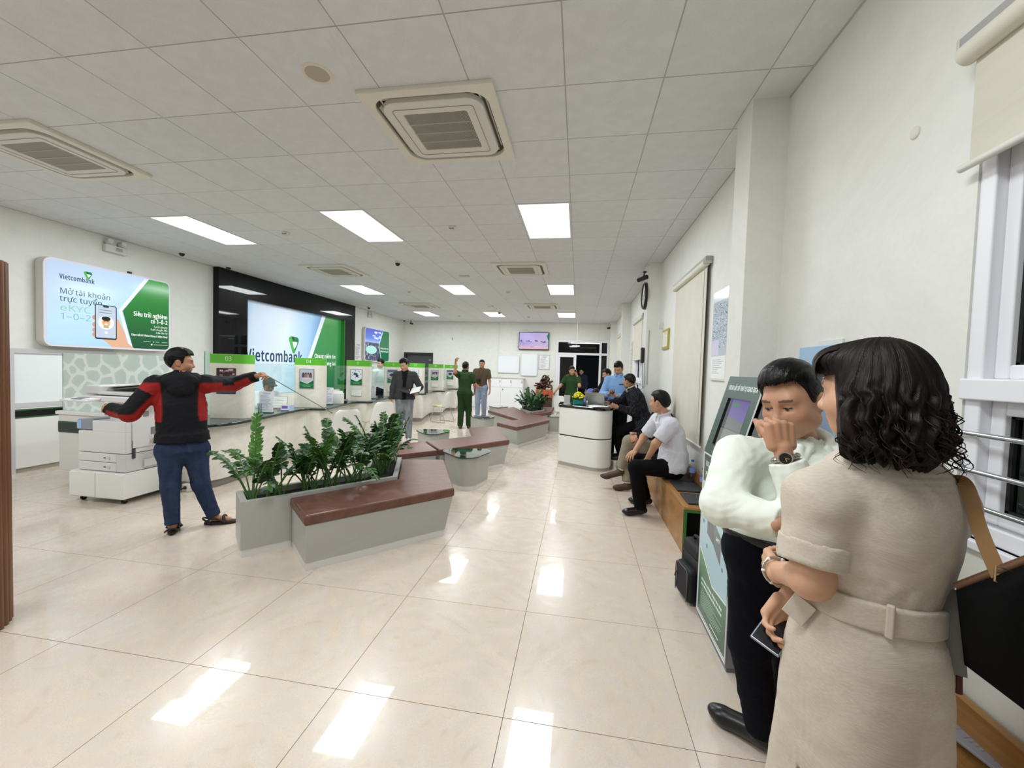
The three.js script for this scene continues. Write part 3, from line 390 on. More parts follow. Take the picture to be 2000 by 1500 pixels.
// return counter with pebble-print glass
{
  const t = thing('return_counter', 'white low counter with green stripe and pebble-print glass screen behind the photocopier', 'counter', [0, 0, 0]), w = M('#e6e5e2', 0.3);
  part(t, 'front_panel', rspan(-6.35, -4.96, 0.1, 0.8, -4.6, -4.05, 0.012), w); part(t, 'top_board', rspan(-6.37, -4.96, 0.8, 0.842, -4.64, -4.03, 0.008), M('#f0efec', 0.25));
  part(t, 'green_stripe', span(-6.345, -4.965, 0.575, 0.715, -4.06, -4.046), M('#2c5a33', 0.4)); part(t, 'dark_inlay', span(-6.345, -4.965, 0.592, 0.698, -4.05, -4.043), M('#0f211b', 0.25)); part(t, 'kick_plate', span(-6.28, -4.97, 0, 0.1, -4.58, -4.12), M('#a9a6a4', 0.4));
  const seeds = [], ps = seeded(21); for (let k = 0; k < 4000 && seeds.length < 44; k++) { const x = ps() * 2.2 - 0.1, y = ps() * 1.1 - 0.05, w = seeds.length < 15 ? 0.09 : seeds.length < 30 ? 0.03 : -0.02; if (seeds.every(([a, b, q]) => Math.hypot(a - x, (b - y)) > 0.17 + (q + w) * 0.75)) seeds.push([x, y, w]); }
  const peb = dataTex(1024, (u, v) => { const x = u * 2, y = v, wx = x + 0.02 * tileNoise(u, v, 6, 131), wy = y + 0.02 * tileNoise(u, v, 6, 132); let d1 = 9, d2 = 9; for (const [a, b, w] of seeds) { const d = Math.hypot(a - wx, b - wy) - w * 0.55; if (d < d1) { d2 = d1; d1 = d; } else if (d < d2) d2 = d; } const q = clamp(((d2 - d1) - 0.045) / 0.012, 0, 1) * clamp((0.16 - d1) / 0.01, 0, 1); return [lerp(250, 226, q), lerp(254, 236, q), lerp(252, 232, q)]; }, true, [1, 1], 512);
  const pane = faceUV(new THREE.BoxGeometry(1.55, 0.715, 0.01), 1.55, 0.715); part(t, 'glass_screen', place(pane, -5.575, 1.2, -4.1), M('#ffffff', 0.75, { map: peb, transmission: 0.4, thickness: 0 }));
  part(t, 'glass_edge', span(-6.352, -6.346, 0.842, 1.557, -4.105, -4.095), GLASS_EDGE);
}

// ------------------------------------------------------------------ teller counter
const BOOTH_Z = [-4.68, -6.25, -7.78, -9.4, -10.75, -12.35, -13.9];
const TOP = 0.78;
const stoneTex = dataTex(256, (u, v) => { const n = 232 + tileNoise(u, v, 5, 71) * 4 + tileNoise(u, v, 16, 72) * 3 + tileNoise(u, v, 60, 73) * 3, c = tileNoise(u, v, 3, 74) * 2; return [n + 3 + c, n, n - 8 - c]; });
{
  const t = thing('teller_counter', 'long wavy white stone teller counter with dark green worktop along the left side', 'counter', [0, 0, 0]);
  // front edge as [x, z] stations
  const edge = [[-4.2, -4.03], [-4.12, -4.25]];
  BOOTH_Z.forEach((z, k) => { edge.push([-4.13, z + 0.12], [-4.17, z - 0.12]); if (k < 6) { const n = BOOTH_Z[k + 1]; edge.push([-4.3, lerp(z, n, 0.45)], [-4.4, lerp(z, n, 0.78)], [-4.34, lerp(z, n, 0.88)]); } });
  edge.push([-4.3, -14.5], [-4.2, -15.0]);
  const curve = new THREE.CatmullRomCurve3(edge.map(([x, z]) => V3(x, 0, z)), false, 'catmullrom', 0.35), pts = curve.getPoints(150).map((p) => [p.x, p.z]);
  const stone = M('#fbfaf7', 0.28, { map: stoneTex }), dark = M('#263832', 0.14);
  part(t, 'worktop', prism([...pts, [-4.95, -15.0], [-4.95, -4.03]], TOP - 0.035, TOP, 0.006), dark, 'dark green stone worktop');
  const inset = (d) => pts.map(([x, z]) => [x - d, z]);
  const onPath = (path, z) => { for (let i = 1; i < path.length; i++) if (path[i - 1][1] >= z && path[i][1] <= z) { const q = (path[i - 1][1] - z) / (path[i - 1][1] - path[i][1] || 1); return [lerp(path[i - 1][0], path[i][0], q), z]; } return [path[z > -8 ? 0 : path.length - 1][0], z]; };
  const cut = (path, za, zb, back) => { const f = [onPath(path, za), ...path.filter(([, z]) => z < za - 0.002 && z > zb + 0.002), onPath(path, zb)]; return [...f, [back, f[f.length - 1][1]], [back, f[0][1]]]; };
  const seams = [-4.03, -5.6, -7.1, -8.6, -10.1, -11.6, -13.1, -15.0];
  const P = inset(0.09), K = inset(0.14);
  for (let k = 0; k < 7; k++) part(t, 'front_panel', prism(cut(P, seams[k] - 0.0015, seams[k + 1] + 0.0015, -4.94), 0.1, TOP - 0.036), stone);
  part(t, 'kick_plate', prism(cut(K, -4.03, -15, -4.9), 0, 0.1), M('#8f8a82', 0.35));
  // numbered dividers
  const nums = ['03', '04', '0', '0', '07', '08', '09'], kinds = [0, 1, 2, 3, 2, 1, 3], posters = [0, 1, 2, 3].map(postTex);
  const looks = ['marked 03, with a dark framed poster', 'marked 04, with a poster of people', 'showing a single 0 and a camera poster', 'showing 0, partly behind the notebook reader', 'marked 07, behind the man with the notebook', 'marked 08, in the far run of the counter', 'marked 09, nearest the raised arm of the green uniform'];
  BOOTH_Z.forEach((z, k) => {
    const w = 0.46, dpt = 0.24, h = 0.83, d = thing('teller_divider', 'white divider box with green header ' + looks[k], 'divider', [-4.46, TOP, z], -(-0.24), 'numbered teller dividers');
    const plan = []; const r = 0.09; for (let a = 0; a <= 8; a++) { const q = Math.PI / 2 - a / 8 * Math.PI / 2; plan.push([w / 2 - r + Math.cos(q) * r, dpt / 2 - r + Math.sin(q) * r]); } for (let a = 0; a <= 8; a++) { const q = -a / 8 * Math.PI / 2; plan.push([w / 2 - r + Math.cos(q) * r, -dpt / 2 + r + Math.sin(q) * r]); } plan.push([-w / 2, -dpt / 2], [-w / 2, dpt / 2]);
    part(d, 'box_body', prism(plan, 0.001, h - 0.115, 0.003), M('#fbf9f6', 0.3, { map: stoneTex }));
    const band = part(d, 'green_header', prism(plan, h - 0.115, h, 0.004), M('#5fb832', 0.4)); part(band, 'header_line', prism(plan.map(([x, y]) => [x * 1.004, y * 1.006]), h - 0.121, h - 0.113), M('#8fd94b', 0.4));
    const num = canvasTex(160, 80, (c, W, H) => { c.fillStyle = '#5fb832'; c.fillRect(0, 0, W, H); c.fillStyle = '#dff0d0'; c.font = F(70, false); c.textAlign = 'center'; c.fillText(nums[k], W / 2, 64); });
    part(band, 'number', place(sheet(0.17, 0.085), -0.005, h - 0.057, dpt / 2 + 0.0012), M('#ffffff', 0.4, { map: num }), 'white booth number');
    const pst = part(d, 'poster_frame', place(rbox(0.235, 0.33, 0.012, 0.003), -0.03, 0.485, dpt / 2 + 0.004), M(k ? '#7f8590' : '#2b2026', 0.4)); part(pst, 'poster', place(sheet(0.215, 0.31), -0.03, 0.485, dpt / 2 + 0.0108), M('#ffffff', 0.25, { map: posters[kinds[k]] }));
    if (k >= 2) part(d, 'leaflet_tray', [place(rbox(0.2, 0.1, 0.006, 0.002), -0.02, 0.17, dpt / 2 + 0.02), place(rbox(0.2, 0.012, 0.03, 0.002), -0.02, 0.118, dpt / 2 + 0.012)], M('#f1f0ee', 0.2));
  });
  // glass between the dividers
  for (let k = 0; k < 6; k++) {
    const z0 = BOOTH_Z[k] - 0.185, z1 = BOOTH_Z[k + 1] + 0.185, g = thing('glass_screen', 'clear glass teller screen ' + ['beside the woman in the dark cap', 'beside the brochure stand of the second booth', 'in front of the standing clerk', 'behind the man with the notebook', 'in the far counter run', 'nearest the back wall'][k], 'glass screen', [-4.62, TOP, 0], 0, 'teller glass screens');
    const mid = lerp(z0, z1, 0.55); part(g, 'pane', span(-0.004, 0.004, 0.012, 0.72, z0, mid + 0.003), GLASS); part(g, 'pane', span(-0.004, 0.004, 0.25, 0.72, mid - 0.003, z1), GLASS); for (const q of [z0 + 0.1, mid - 0.2]) part(g, 'clamp', span(-0.015, 0.015, 0, 0.03, q, q + 0.06), CHROME);
  }
  { const g = thing('glass_screen', 'clear glass edge pane standing left of the booth box marked 03', 'glass screen', [-4.78, TOP, -4.6], 0, 'teller glass screens'); part(g, 'pane', span(-0.05, 0.05, 0.0, 0.86, -0.004, 0.004), GLASS); part(g, 'edge', span(-0.052, -0.046, 0, 0.86, -0.005, 0.005), GLASS_EDGE); }
  // small things on the counter
  const stand = (x, z, turn, seed, label, s = 1, tint) => { const a = thing('document_stand', label, 'document stand', [x, TOP, z], turn, 'acrylic document stands'); part(a, 'foot', place(rbox(0.19 * s, 0.012, 0.08, 0.004), 0, 0.006, 0), M('#2c6b47', 0.3)); part(a, 'sheet', place(faceUV(rbox(0.21 * s, 0.3 * s, 0.006, 0.001), 0.21 * s, 0.3 * s), 0, 0.012 + 0.15 * s, 0, 0, -0.12), M('#ffffff', 0.3, { map: docTex(seed, tint ?? '#eceaf2', '#8f86b8') })); };
  stand(-4.5, -5.28, 0.25, 4, 'tall printed price sheet on a stand in front of the capped clerk'); stand(-4.5, -6.75, 0.2, 6, 'printed sheet on a stand right of the booth box marked 04'); stand(-4.5, -8.35, 0.25, 8, 'printed sheet stand in the third booth gap', 0.9);
  { const a = thing('framed_certificate', 'small white framed certificate on the counter beside booth box 04', 'frame', [-4.75, TOP + 0.002, -5.85], 0.5); part(a, 'frame', place(rbox(0.25, 0.2, 0.015, 0.004), 0, 0.1, 0, 0, -0.15), M('#c9c5bd', 0.3)); part(a, 'print', place(sheet(0.22, 0.17), 0, 0.101, 0.009, 0, -0.15), M('#fbfbf8', 0.4, { map: docTex(12, '#f7f6f2', '#6a6660', 5, false) })); }
  { const a = thing('pen_holder', 'clear pen holder with upright pens beside the price sheet', 'pen holder', [-4.4, TOP, -5.05]); part(a, 'cup', place(rbox(0.06, 0.1, 0.05, 0.006), 0, 0.05, 0), GLASS); for (let k = 0; k < 3; k++) part(a, 'pen', rod([-0.02 + k * 0.02, 0.01, 0], [-0.025 + k * 0.026, 0.16, 0.01], 0.004, 8), M(['#1d2530', '#2f7a4a', '#23242a'][k], 0.3)); }
  { const a = thing('card_display', 'small counter card with purple screen print beside the price sheet', 'display card', [-4.46, TOP, -5.62], 0.4); part(a, 'base', place(rbox(0.12, 0.09, 0.02, 0.004), 0, 0.045, 0, 0, -0.3), M('#cfc9e4', 0.3)); part(a, 'print', place(sheet(0.08, 0.04), 0, 0.053, 0.0085, 0, -0.3), M('#6f52b8', 0.3)); }
  { const a = thing('card_terminal', 'small dark card terminal on the counter left of booth box with camera poster', 'card terminal', [-4.45, TOP, -7.25], 0.5); part(a, 'body', place(rbox(0.08, 0.04, 0.16, 0.01), 0, 0.03, 0, 0, 0.25), M('#2b2d31', 0.4)); part(a, 'keypad', place(box(0.06, 0.002, 0.08), 0, 0.053, 0.03, 0, 0.25), M('#8f9196', 0.5)); }
  { const a = thing('paper_organizer', 'white paper organiser box on the counter in the second booth gap', 'organizer', [-4.45, TOP, -6.98], 0.3); part(a, 'box_shell', place(rbox(0.22, 0.2, 0.12, 0.008), 0, 0.1, 0), M('#e9e9e4', 0.4)); part(a, 'paper', place(box(0.18, 0.06, 0.08), 0, 0.21, 0), M('#f7f7f4', 0.7)); }
  { const a = thing('transaction_tray', 'stack of dark ribbed trays behind the counter before the capped woman', 'tray', [-4.82, TOP, -4.98], 0.1); for (let k = 0; k < 6; k++) part(a, 'tray_layer', place(rbox(0.3, 0.012, 0.22, 0.004), 0, 0.01 + k * 0.018, 0), M(k === 5 ? '#d7dad8' : '#4a5554', 0.35)); }
}
// metal wall of cabinets by the back wall
{
  const t = thing('filing_cabinet', 'white steel cabinet wall with small locker doors under the whiteboards', 'cabinet', [0, 0, ZB]), w = M('#eef0f3', 0.3);
  part(t, 'carcass', span(-4.6, -2.05, 0, 1.16, 0.002, 0.4), M('#e6e8ea', 0.35)); part(t, 'top_board', span(-4.63, -2.02, 1.16, 1.185, 0.002, 0.42), M('#bdb6a9', 0.4));
  for (let k = 0; k < 6; k++) { const d = part(t, 'door', rspan(-4.58 + k * 0.42, -4.58 + k * 0.42 + 0.414, 0.83, 1.15, 0.4, 0.415, 0.004), w); part(d, 'handle', span(-4.58 + k * 0.42 + 0.37, -4.58 + k * 0.42 + 0.39, 1.0, 1.1, 0.415, 0.425), M('#5b5e64', 0.4)); }
  for (let k = 0; k < 3; k++) { const x = -4.58 + k * 0.84, d = part(t, 'door', rspan(x, x + 0.834, 0.05, 0.822, 0.4, 0.415, 0.004), w); part(d, 'handle', span(x + 0.06, x + 0.09, 0.72, 0.77, 0.415, 0.425), M('#3a3d44', 0.4)); }
}
// ------------------------------------------------------------------ photocopier on its cabinet
{
  const base = thing('copier_cabinet', 'white wheeled cabinet under the photocopier', 'cabinet', [-4.9, 0, -3.72]), w = M('#ebeae6', 0.45);
  part(base, 'side_panel', rbox(0.66, 0.27, 0.58, 0.006, 0, 0.195, 0), w); for (const x of [-0.167, 0.167]) part(base, 'door', rbox(0.322, 0.25, 0.014, 0.003, x, 0.195, 0.293), w);
  for (const [x, z] of [[-0.26, 0.22], [0.26, 0.22], [-0.26, -0.22], [0.26, -0.22]]) { const c = part(base, 'caster', [place(cyl(0.026, 0.026, 0.022, 0, 0, 0, 16), x, 0.026, z, 0, 0, Math.PI / 2)], RUBBER); part(c, 'caster_fork', place(rbox(0.034, 0.04, 0.03, 0.004), x, 0.045, z), M('#46484c', 0.4)); }
  const t = thing('photocopier', 'light grey office photocopier with paper trays, on a white wheeled cabinet', 'photocopier', [-4.87, 0.332, -3.75]), g = M('#dfdddd', 0.45), d = M('#d2d0d0', 0.45), k = M('#3c3d42', 0.5);
  const X0 = -0.3, X1 = 0.3, Zf = 0.29, Zb = -0.26;
  for (const [y0, y1] of [[0.005, 0.095], [0.1, 0.19]]) { const q = part(t, 'drawer', rspan(X0, X1 - 0.12, y0, y1, Zb, Zf, 0.008), g); part(q, 'knob', place(cyl(0.018, 0.018, 0.006, 0, 0, 0, 16), 0.09, (y0 + y1) / 2, Zf + 0.003, 0, Math.PI / 2), d); part(q, 'mark', box(0.03, 0.01, 0.002, 0.04, (y0 + y1) / 2, Zf + 0.001), k); }
  part(t, 'side_column', [rspan(X1 - 0.12, X1, 0.005, 0.19, Zb, Zf, 0.006)], d);
  part(t, 'main_body', [rspan(X0, X1, 0.195, 0.42, Zb, Zf, 0.012), rspan(X0 + 0.18, X1, 0.41, 0.53, Zb, Zf, 0.012)], g);
  part(t, 'output_tray', rspan(X0 - 0.03, X0 + 0.175, 0.425, 0.535, Zb + 0.05, Zf - 0.012, 0.012), M('#8f92a0', 0.4), 'grey-blue output tray'); part(t, 'blue_label', span(X0 - 0.025, X0 + 0.03, 0.435, 0.525, Zf - 0.013, Zf - 0.008), M('#9fbfe8', 0.4));
  part(t, 'tower', rspan(X0 + 0.33, X1, 0.52, 0.74, Zb, Zf - 0.05, 0.012), g);
  // right flank: door, slots, manual tray
  part(t, 'flank_door', rspan(X1, X1 + 0.012, 0.25, 0.7, Zb + 0.03, Zf - 0.06, 0.004), g); part(t, 'flank_slot', [span(X1 + 0.01, X1 + 0.014, 0.37, 0.45, -0.2, 0.05)], M('#7f7d7b', 0.5)); part(t, 'manual_tray', [place(rbox(0.2, 0.012, 0.3, 0.004), X1 + 0.08, 0.345, -0.11, 0, 0, 0.35), span(X1, X1 + 0.016, 0.29, 0.37, -0.22, 0.06)], d);
  part(t, 'paper', place(rbox(0.16, 0.006, 0.22, 0.001), X1 + 0.09, 0.363, -0.11, 0, 0, 0.35), M('#f1f1ee', 0.6)); part(t, 'badge', place(rbox(0.006, 0.06, 0.06, 0.012), X1 + 0.012, 0.6, 0.1), M('#8d8b89', 0.5)); part(t, 'flank_tray_front', [rspan(X1, X1 + 0.02, 0.03, 0.11, -0.24, 0.12, 0.004), span(X1 + 0.019, X1 + 0.023, 0.06, 0.08, -0.15, -0.03)], d); part(t, 'power_strip', span(X1 + 0.0, X1 + 0.008, 0.14, 0.33, 0.2, 0.23), k);
  // scanner and feeder
  part(t, 'scanner', rspan(X0 + 0.06, X1 + 0.12, 0.735, 0.79, Zb, Zf + 0.05, 0.01), g); part(t, 'control_panel', place(rbox(0.34, 0.018, 0.15, 0.005), X0 + 0.2, 0.755, Zf + 0.1, 0, 0.12), M('#dfdcd8', 0.4)); part(t, 'screen', place(rbox(0.12, 0.004, 0.08, 0.001), X0 + 0.18, 0.767, Zf + 0.1, 0, 0.12), M('#54555b', 0.2)); part(t, 'key_field', place(rbox(0.11, 0.004, 0.08, 0.001), X0 + 0.31, 0.767, Zf + 0.1, 0, 0.12), M('#f2f2f0', 0.3));
  part(t, 'document_feeder', [rspan(X0 + 0.06, X0 + 0.24, 0.8, 0.895, Zb + 0.02, Zf - 0.02, 0.02), rspan(X0 + 0.22, X1 + 0.1, 0.8, 0.83, Zb + 0.02, Zf - 0.02, 0.008)], d); part(t, 'feeder_tray', place(rbox(0.34, 0.016, 0.36, 0.005), X0 + 0.42, 0.87, -0.03, 0, 0, 0.12), M('#6a6866', 0.5)); part(t, 'feeder_lid', place(rbox(0.36, 0.012, 0.4, 0.004), X0 + 0.42, 0.895, -0.03, 0, 0, 0.1), M('#c9c6c3', 0.45));
  const strip = thing('power_adapter', 'white socket adapter with black cable on the floor behind the photocopier', 'adapter', [-4.42, 0, -4.0]); part(strip, 'block', rbox(0.1, 0.09, 0.06, 0.01, 0, 0.045, 0), M('#e9e8e4', 0.4)); part(strip, 'plug', ball(0.02, 0.0, 0.05, 0.035), BLACK); part(strip, 'cable', tube([[0, 0.05, 0.05], [-0.06, 0.02, 0.1], [-0.15, 0.012, 0.03], [-0.24, 0.01, 0.05]], 0.008, 20, 6), BLACK);
}
// reeded wooden column at the near left
{
  const t = thing('slatted_column', 'reddish brown column clad in vertical rounded wooden slats at the left edge', 'column', [-3.37, 0, -1.56]);
  const wood = dataTex(128, (u, v) => { const n = tileNoise(u, v * 0.15, 18, 81) * 16 + tileNoise(u, v, 40, 82) * 6; return [118 + n, 78 + n * 0.8, 50 + n * 0.6]; }, true, [1, 1]), wm = M('#ffffff', 0.35, { map: wood }), R = 0.31, H = 2.04;
  part(t, 'core', cyl(R - 0.012, R - 0.012, H, 0, H / 2, 0, 40), M('#2a1c14', 0.6));
  const g = new THREE.CylinderGeometry(0.018, 0.018, H, 8, 1).translate(0, H / 2, 0);
  for (let k = 0; k < 44; k++) { const a = k / 44 * Math.PI * 2; part(t, 'slat', g, wm).position.set(Math.cos(a) * (R - 0.012), 0, Math.sin(a) * (R - 0.012)); }
}

// ------------------------------------------------------------------ benches, planters, tables
const leatherTex = dataTex(256, (u, v) => { const n = tileNoise(u, v, 5, 91) * 10 + tileNoise(u, v, 22, 92) * 6 + tileNoise(u, v, 90, 93) * 5; return [128 + n, 90 + n * 0.8, 78 + n * 0.8]; });
const leatherBump = dataTex(256, (u, v) => { const q = 128 + tileNoise(u, v, 70, 94) * 60 + tileNoise(u, v, 6, 95) * 40; return [q, q, q]; }, false);
const LEATHER = M('#dccfc8', 0.36, { map: leatherTex, bumpMap: leatherBump, bumpScale: 0.0012 }), LAMINATE = M('#b5b4ae', 0.34), STEEL = M('#e6e5e2', 0.25, { metalness: 0.25 });
const centroid = (p) => [p.reduce((s, a) => s + a[0], 0) / p.length, p.reduce((s, a) => s + a[1], 0) / p.length];
function inward(plan, d) { // move every edge of the plan inwards by d
  const n = plan.length, s = THREE.ShapeUtils.area(plan.map(([x, y]) => new THREE.Vector2(x, y))) > 0 ? 1 : -1, out = [];
  for (let i = 0; i < n; i++) { const a = plan[(i + n - 1) % n], b = plan[i], c = plan[(i + 1) % n]; const e1 = [b[0] - a[0], b[1] - a[1]], e2 = [c[0] - b[0], c[1] - b[1]], l1 = Math.hypot(...e1), l2 = Math.hypot(...e2), n1 = [-e1[1] / l1 * s, e1[0] / l1 * s], n2 = [-e2[1] / l2 * s, e2[0] / l2 * s]; const k = 1 + n1[0] * n2[0] + n1[1] * n2[1], f = d / Math.max(0.35, k); out.push([b[0] + (n1[0] + n2[0]) * f, b[1] + (n1[1] + n2[1]) * f]); }
  return out;
}
function frustum(low, high, y0, y1) { // side walls and lids between two plans of equal count
  const n = low.length, pos = [], idx = [], g = new THREE.BufferGeometry();
  for (let i = 0; i < n; i++) { const j = (i + 1) % n; const q = [[low[i][0], y0, low[i][1]], [low[j][0], y0, low[j][1]], [high[j][0], y1, high[j][1]], [high[i][0], y1, high[i][1]]]; for (const k of [0, 1, 2, 0, 2, 3]) pos.push(...q[k]); }
  for (const [plan, y] of [[low, y0], [high, y1]]) for (const f of THREE.ShapeUtils.triangulateShape(plan.map(([x, z]) => new THREE.Vector2(x, z)), [])) for (const k of f) pos.push(plan[k][0], y, plan[k][1]);
  g.setAttribute('position', new THREE.Float32BufferAttribute(pos, 3)); g.setAttribute('uv', new THREE.Float32BufferAttribute(new Float32Array(pos.length / 3 * 2), 2)); g.computeVertexNormals(); return g;
}
function planarUV(g, s) { const p = g.attributes.position, uv = g.attributes.uv; for (let i = 0; i < p.count; i++) uv.setXY(i, p.getX(i) * s + p.getY(i) * s * 0.5, p.getZ(i) * s + p.getY(i) * s * 0.5); return g; }
function bench(label, plan, slope, group) {
  const c = centroid(plan), t = thing('waiting_bench', label, 'bench', [c[0], 0, c[1]], 0, group), L = plan.map(([x, z]) => [x - c[0], z - c[1]]);
  const foot = inward(L, 0.012).map(([x, z], i) => [x + slope[i % slope.length][0], z + slope[i % slope.length][1]]), mid = inward(L, 0.012), kick = foot.map(([x, z], i) => [lerp(x, mid[i][0], 0.17), lerp(z, mid[i][1], 0.17)]);
  part(t, 'base', frustum(kick, mid, 0.062, 0.342), LAMINATE); part(t, 'kick_plate', frustum(inward(foot, 0.004), inward(kick, 0.004), 0, 0.062), STEEL, 'brushed steel kick strip');
  part(t, 'cushion', planarUV(prism(L, 0.342, 0.42, 0.018, 3), 1.6), LEATHER, 'reddish brown leather cushion');
  return t;
}
const B1 = [[-1.92, -2.63], [-1.09, -3.58], [-1.56, -4.67], [-2.03, -4.53], [-1.71, -3.73], [-2.3, -2.97]];
bench('nearest angled brown leather bench wrapped around the leafy planter', B1, [[0, 0], [-0.05, 0.1], [0, 0.08], [0, 0], [0, 0], [0, 0]], 'brown leather benches');
bench('short brown leather bench section hidden behind the planter leaves', [[-1.83, -5.18], [-2.22, -5.72], [-2.75, -5.12], [-2.36, -4.62]], [[0, 0]], 'brown leather benches');
bench('angled brown leather bench behind the round-cornered glass table', [[-1.8, -5.2], [-1.03, -6.27], [-1.54, -7.65], [-1.97, -7.3], [-1.67, -6.44], [-2.21, -5.74]], [[0, 0], [-0.06, 0.1], [0, 0.05], [0, 0], [0, 0], [0, 0]], 'brown leather benches');
bench('far pointed brown leather bench in front of the bushy planter', [[-1.62, -8.2], [-1.13, -7.71], [-0.6, -9.1], [-0.82, -9.85], [-1.22, -10.2], [-1.85, -11.8], [-2.34, -10.54], [-1.26, -8.95]], [[0, 0], [0.02, -0.05], [-0.06, 0.1], [0, 0], [0, 0], [0, 0], [0, 0], [0, 0]], 'brown leather benches');
bench('last brown leather bench section beside the white chair at the reception desk', [[-1.2, -10.33], [-1.0, -10.2], [-0.68, -10.9], [-0.68, -12.3], [-1.05, -12.2], [-0.85, -11.1]], [[0, 0]], 'brown leather benches');

// planters: open troughs with soil
function planter(label, outline, h, group) {
  const c = centroid(outline), t = thing('planter_box', label, 'planter', [c[0], 0, c[1]], 0, group), L = outline.map(([x, z]) => [x - c[0], z - c[1]]), inn = inward(L, 0.045);
  const rim = (a, b, y0, y1) => { let P = a.map(([x, z]) => new THREE.Vector2(x, -z)), Q = b.map(([x, z]) => new THREE.Vector2(x, -z)); if (THREE.ShapeUtils.area(P) < 0) { P = P.reverse(); Q = Q.reverse(); } const s = new THREE.Shape(P); s.holes.push(new THREE.Path(Q)); return new THREE.ExtrudeGeometry(s, { depth: y1 - y0, bevelEnabled: false }).rotateX(-Math.PI / 2).translate(0, y0, 0); };
  part(t, 'trough', rim(L, inn, 0.062, h), LAMINATE); part(t, 'kick_plate', rim(inward(L, 0.006), inward(L, 0.03), 0, 0.062), STEEL, 'brushed steel kick strip');
  part(t, 'soil', prism(inward(L, 0.044), 0.05, h - 0.05), M('#17130f', 0.95), 'dark potting soil');
}
const N1 = [-2.53, -2.72], P1 = [N1, [-2.3, -2.985], [-1.725, -3.74], [-2.045, -4.54], [-2.37, -4.41], [-2.12, -3.79], [-2.79, -2.95]];
planter('grey trough planter behind the nearest bench', P1, 0.44, 'grey trough planters');
planter('small grey trough planter behind the far pointed bench', [[-1.56, -11.2], [-1.2, -10.38], [-0.87, -11.12], [-1.07, -12.1], [-1.6, -12.1]], 0.44, 'grey trough planters');

// leafy plants: arching stems with paired glossy leaflets
function leafGeo(len, wid, fold, droop) {
  const pos = [], idx = [], N = 6;
  for (let i = 0; i <= N; i++) { const s = i / N, w = wid * Math.sin(Math.PI * Math.pow(s, 0.95)) ** 0.6 * (i === N ? 0 : 1), y = s * len, z = -droop * s * s; pos.push(-w, y, z + w * fold, 0, y, z, w, y, z + w * fold); }
  for (let i = 0; i < N; i++) { const a = i * 3; idx.push(a, a + 1, a + 4, a, a + 4, a + 3, a + 1, a + 2, a + 5, a + 1, a + 5, a + 4); }
  const g = new THREE.BufferGeometry(); g.setAttribute('position', new THREE.Float32BufferAttribute(pos, 3)); g.setAttribute('uv', new THREE.Float32BufferAttribute(pos.flatMap((_, i) => (i % 3 ? [] : [pos[i] * 10 + 0.5, pos[i + 1] * 10])), 2)); g.setIndex(idx); g.computeVertexNormals(); return g;
}
const LEAF_GEOS = [leafGeo(0.064, 0.0165, 0.3, 0.012), leafGeo(0.072, 0.0185, 0.2, 0.02), leafGeo(0.056, 0.0145, 0.4, 0.008)];
const LEAF_MATS = ['#2a5024', '#335f2a', '#203f1f', '#3f6e2e', '#1a361b'].map((c) => M(c, 0.38, { specularIntensity: 0.8 })), STEM_MAT = M('#4f7a3a', 0.45), FRESH = [M('#3f7029', 0.34), M('#4c802f', 0.34)];
function plant(label, x, y, z, stems, group, merged = false, scale = 1) {
  const r = seeded(Math.round(x * 991 + z * 577 + 40000)), t = thing('leafy_plant', label, 'plant', [x, y, z], 0, group), all = [];
  for (const [az, lean, len, fresh, bx = 0, bz = 0] of stems) {
    const L = len * scale, pts = []; for (let i = 0; i <= 8; i++) { const s = i / 8, out = lean * L * (s * 0.55 + 0.45 * s * s), up = L * (s * Math.sqrt(Math.max(0.1, 1 - lean * lean * s * s))); pts.push(V3(bx + Math.cos(az) * (out + 0.02), up, bz + Math.sin(az) * (out + 0.02))); }
    const curve = new THREE.CatmullRomCurve3(pts), sg = new THREE.TubeGeometry(curve, 10, 0.0065 * scale, 5);
    const stem = merged ? null : part(t, 'stem', sg, STEM_MAT); if (merged) all.push(sg);
    const n = Math.max(6, Math.round(L / 0.052 / (merged ? 1.1 : 1)));
    for (let k = 0; k < n; k++) for (const side of [-1, 1]) {
      const s = 0.4 + 0.6 * (k + 0.25 * side * 0.4) / n; if (s > 1) continue;
      const p = curve.getPoint(Math.min(1, s)), tg = curve.getTangent(Math.min(1, s)), q = V3(-Math.sin(az), 0.05, Math.cos(az)).multiplyScalar(side), open = 1.35 - 0.55 * s + (r() - 0.5) * 0.35;
      const dir = tg.clone().multiplyScalar(Math.cos(open)).addScaledVector(q, Math.sin(open)).addScaledVector(V3(0, 1, 0), (r() - 0.5) * 0.2).normalize(), nrm = V3().crossVectors(q, tg).multiplyScalar(side).addScaledVector(V3((r() - 0.5), (r() - 0.5), (r() - 0.5)), 0.5); nrm.addScaledVector(dir, -nrm.dot(dir)).normalize();
      const m = new THREE.Matrix4().makeBasis(V3().crossVectors(dir, nrm), dir, nrm), f = (s > 0.93 ? 0.72 : 1) * (0.85 + r() * 0.3) * scale;
      m.scale(V3(f, f, f)); m.setPosition(p);
      const gi = Math.floor(r() * 3);
      if (merged) all.push(LEAF_GEOS[gi].clone().applyMatrix4(m));
      else { const leaf = part(stem, 'leaf', LEAF_GEOS[gi], fresh ? FRESH[Math.floor(r() * 2)] : LEAF_MATS[Math.floor(r() * 5)]); leaf.applyMatrix4(m); }
    }
  }
  if (merged) part(t, 'foliage', all, LEAF_MATS[Math.floor(r() * 3)]);
  return t;
}
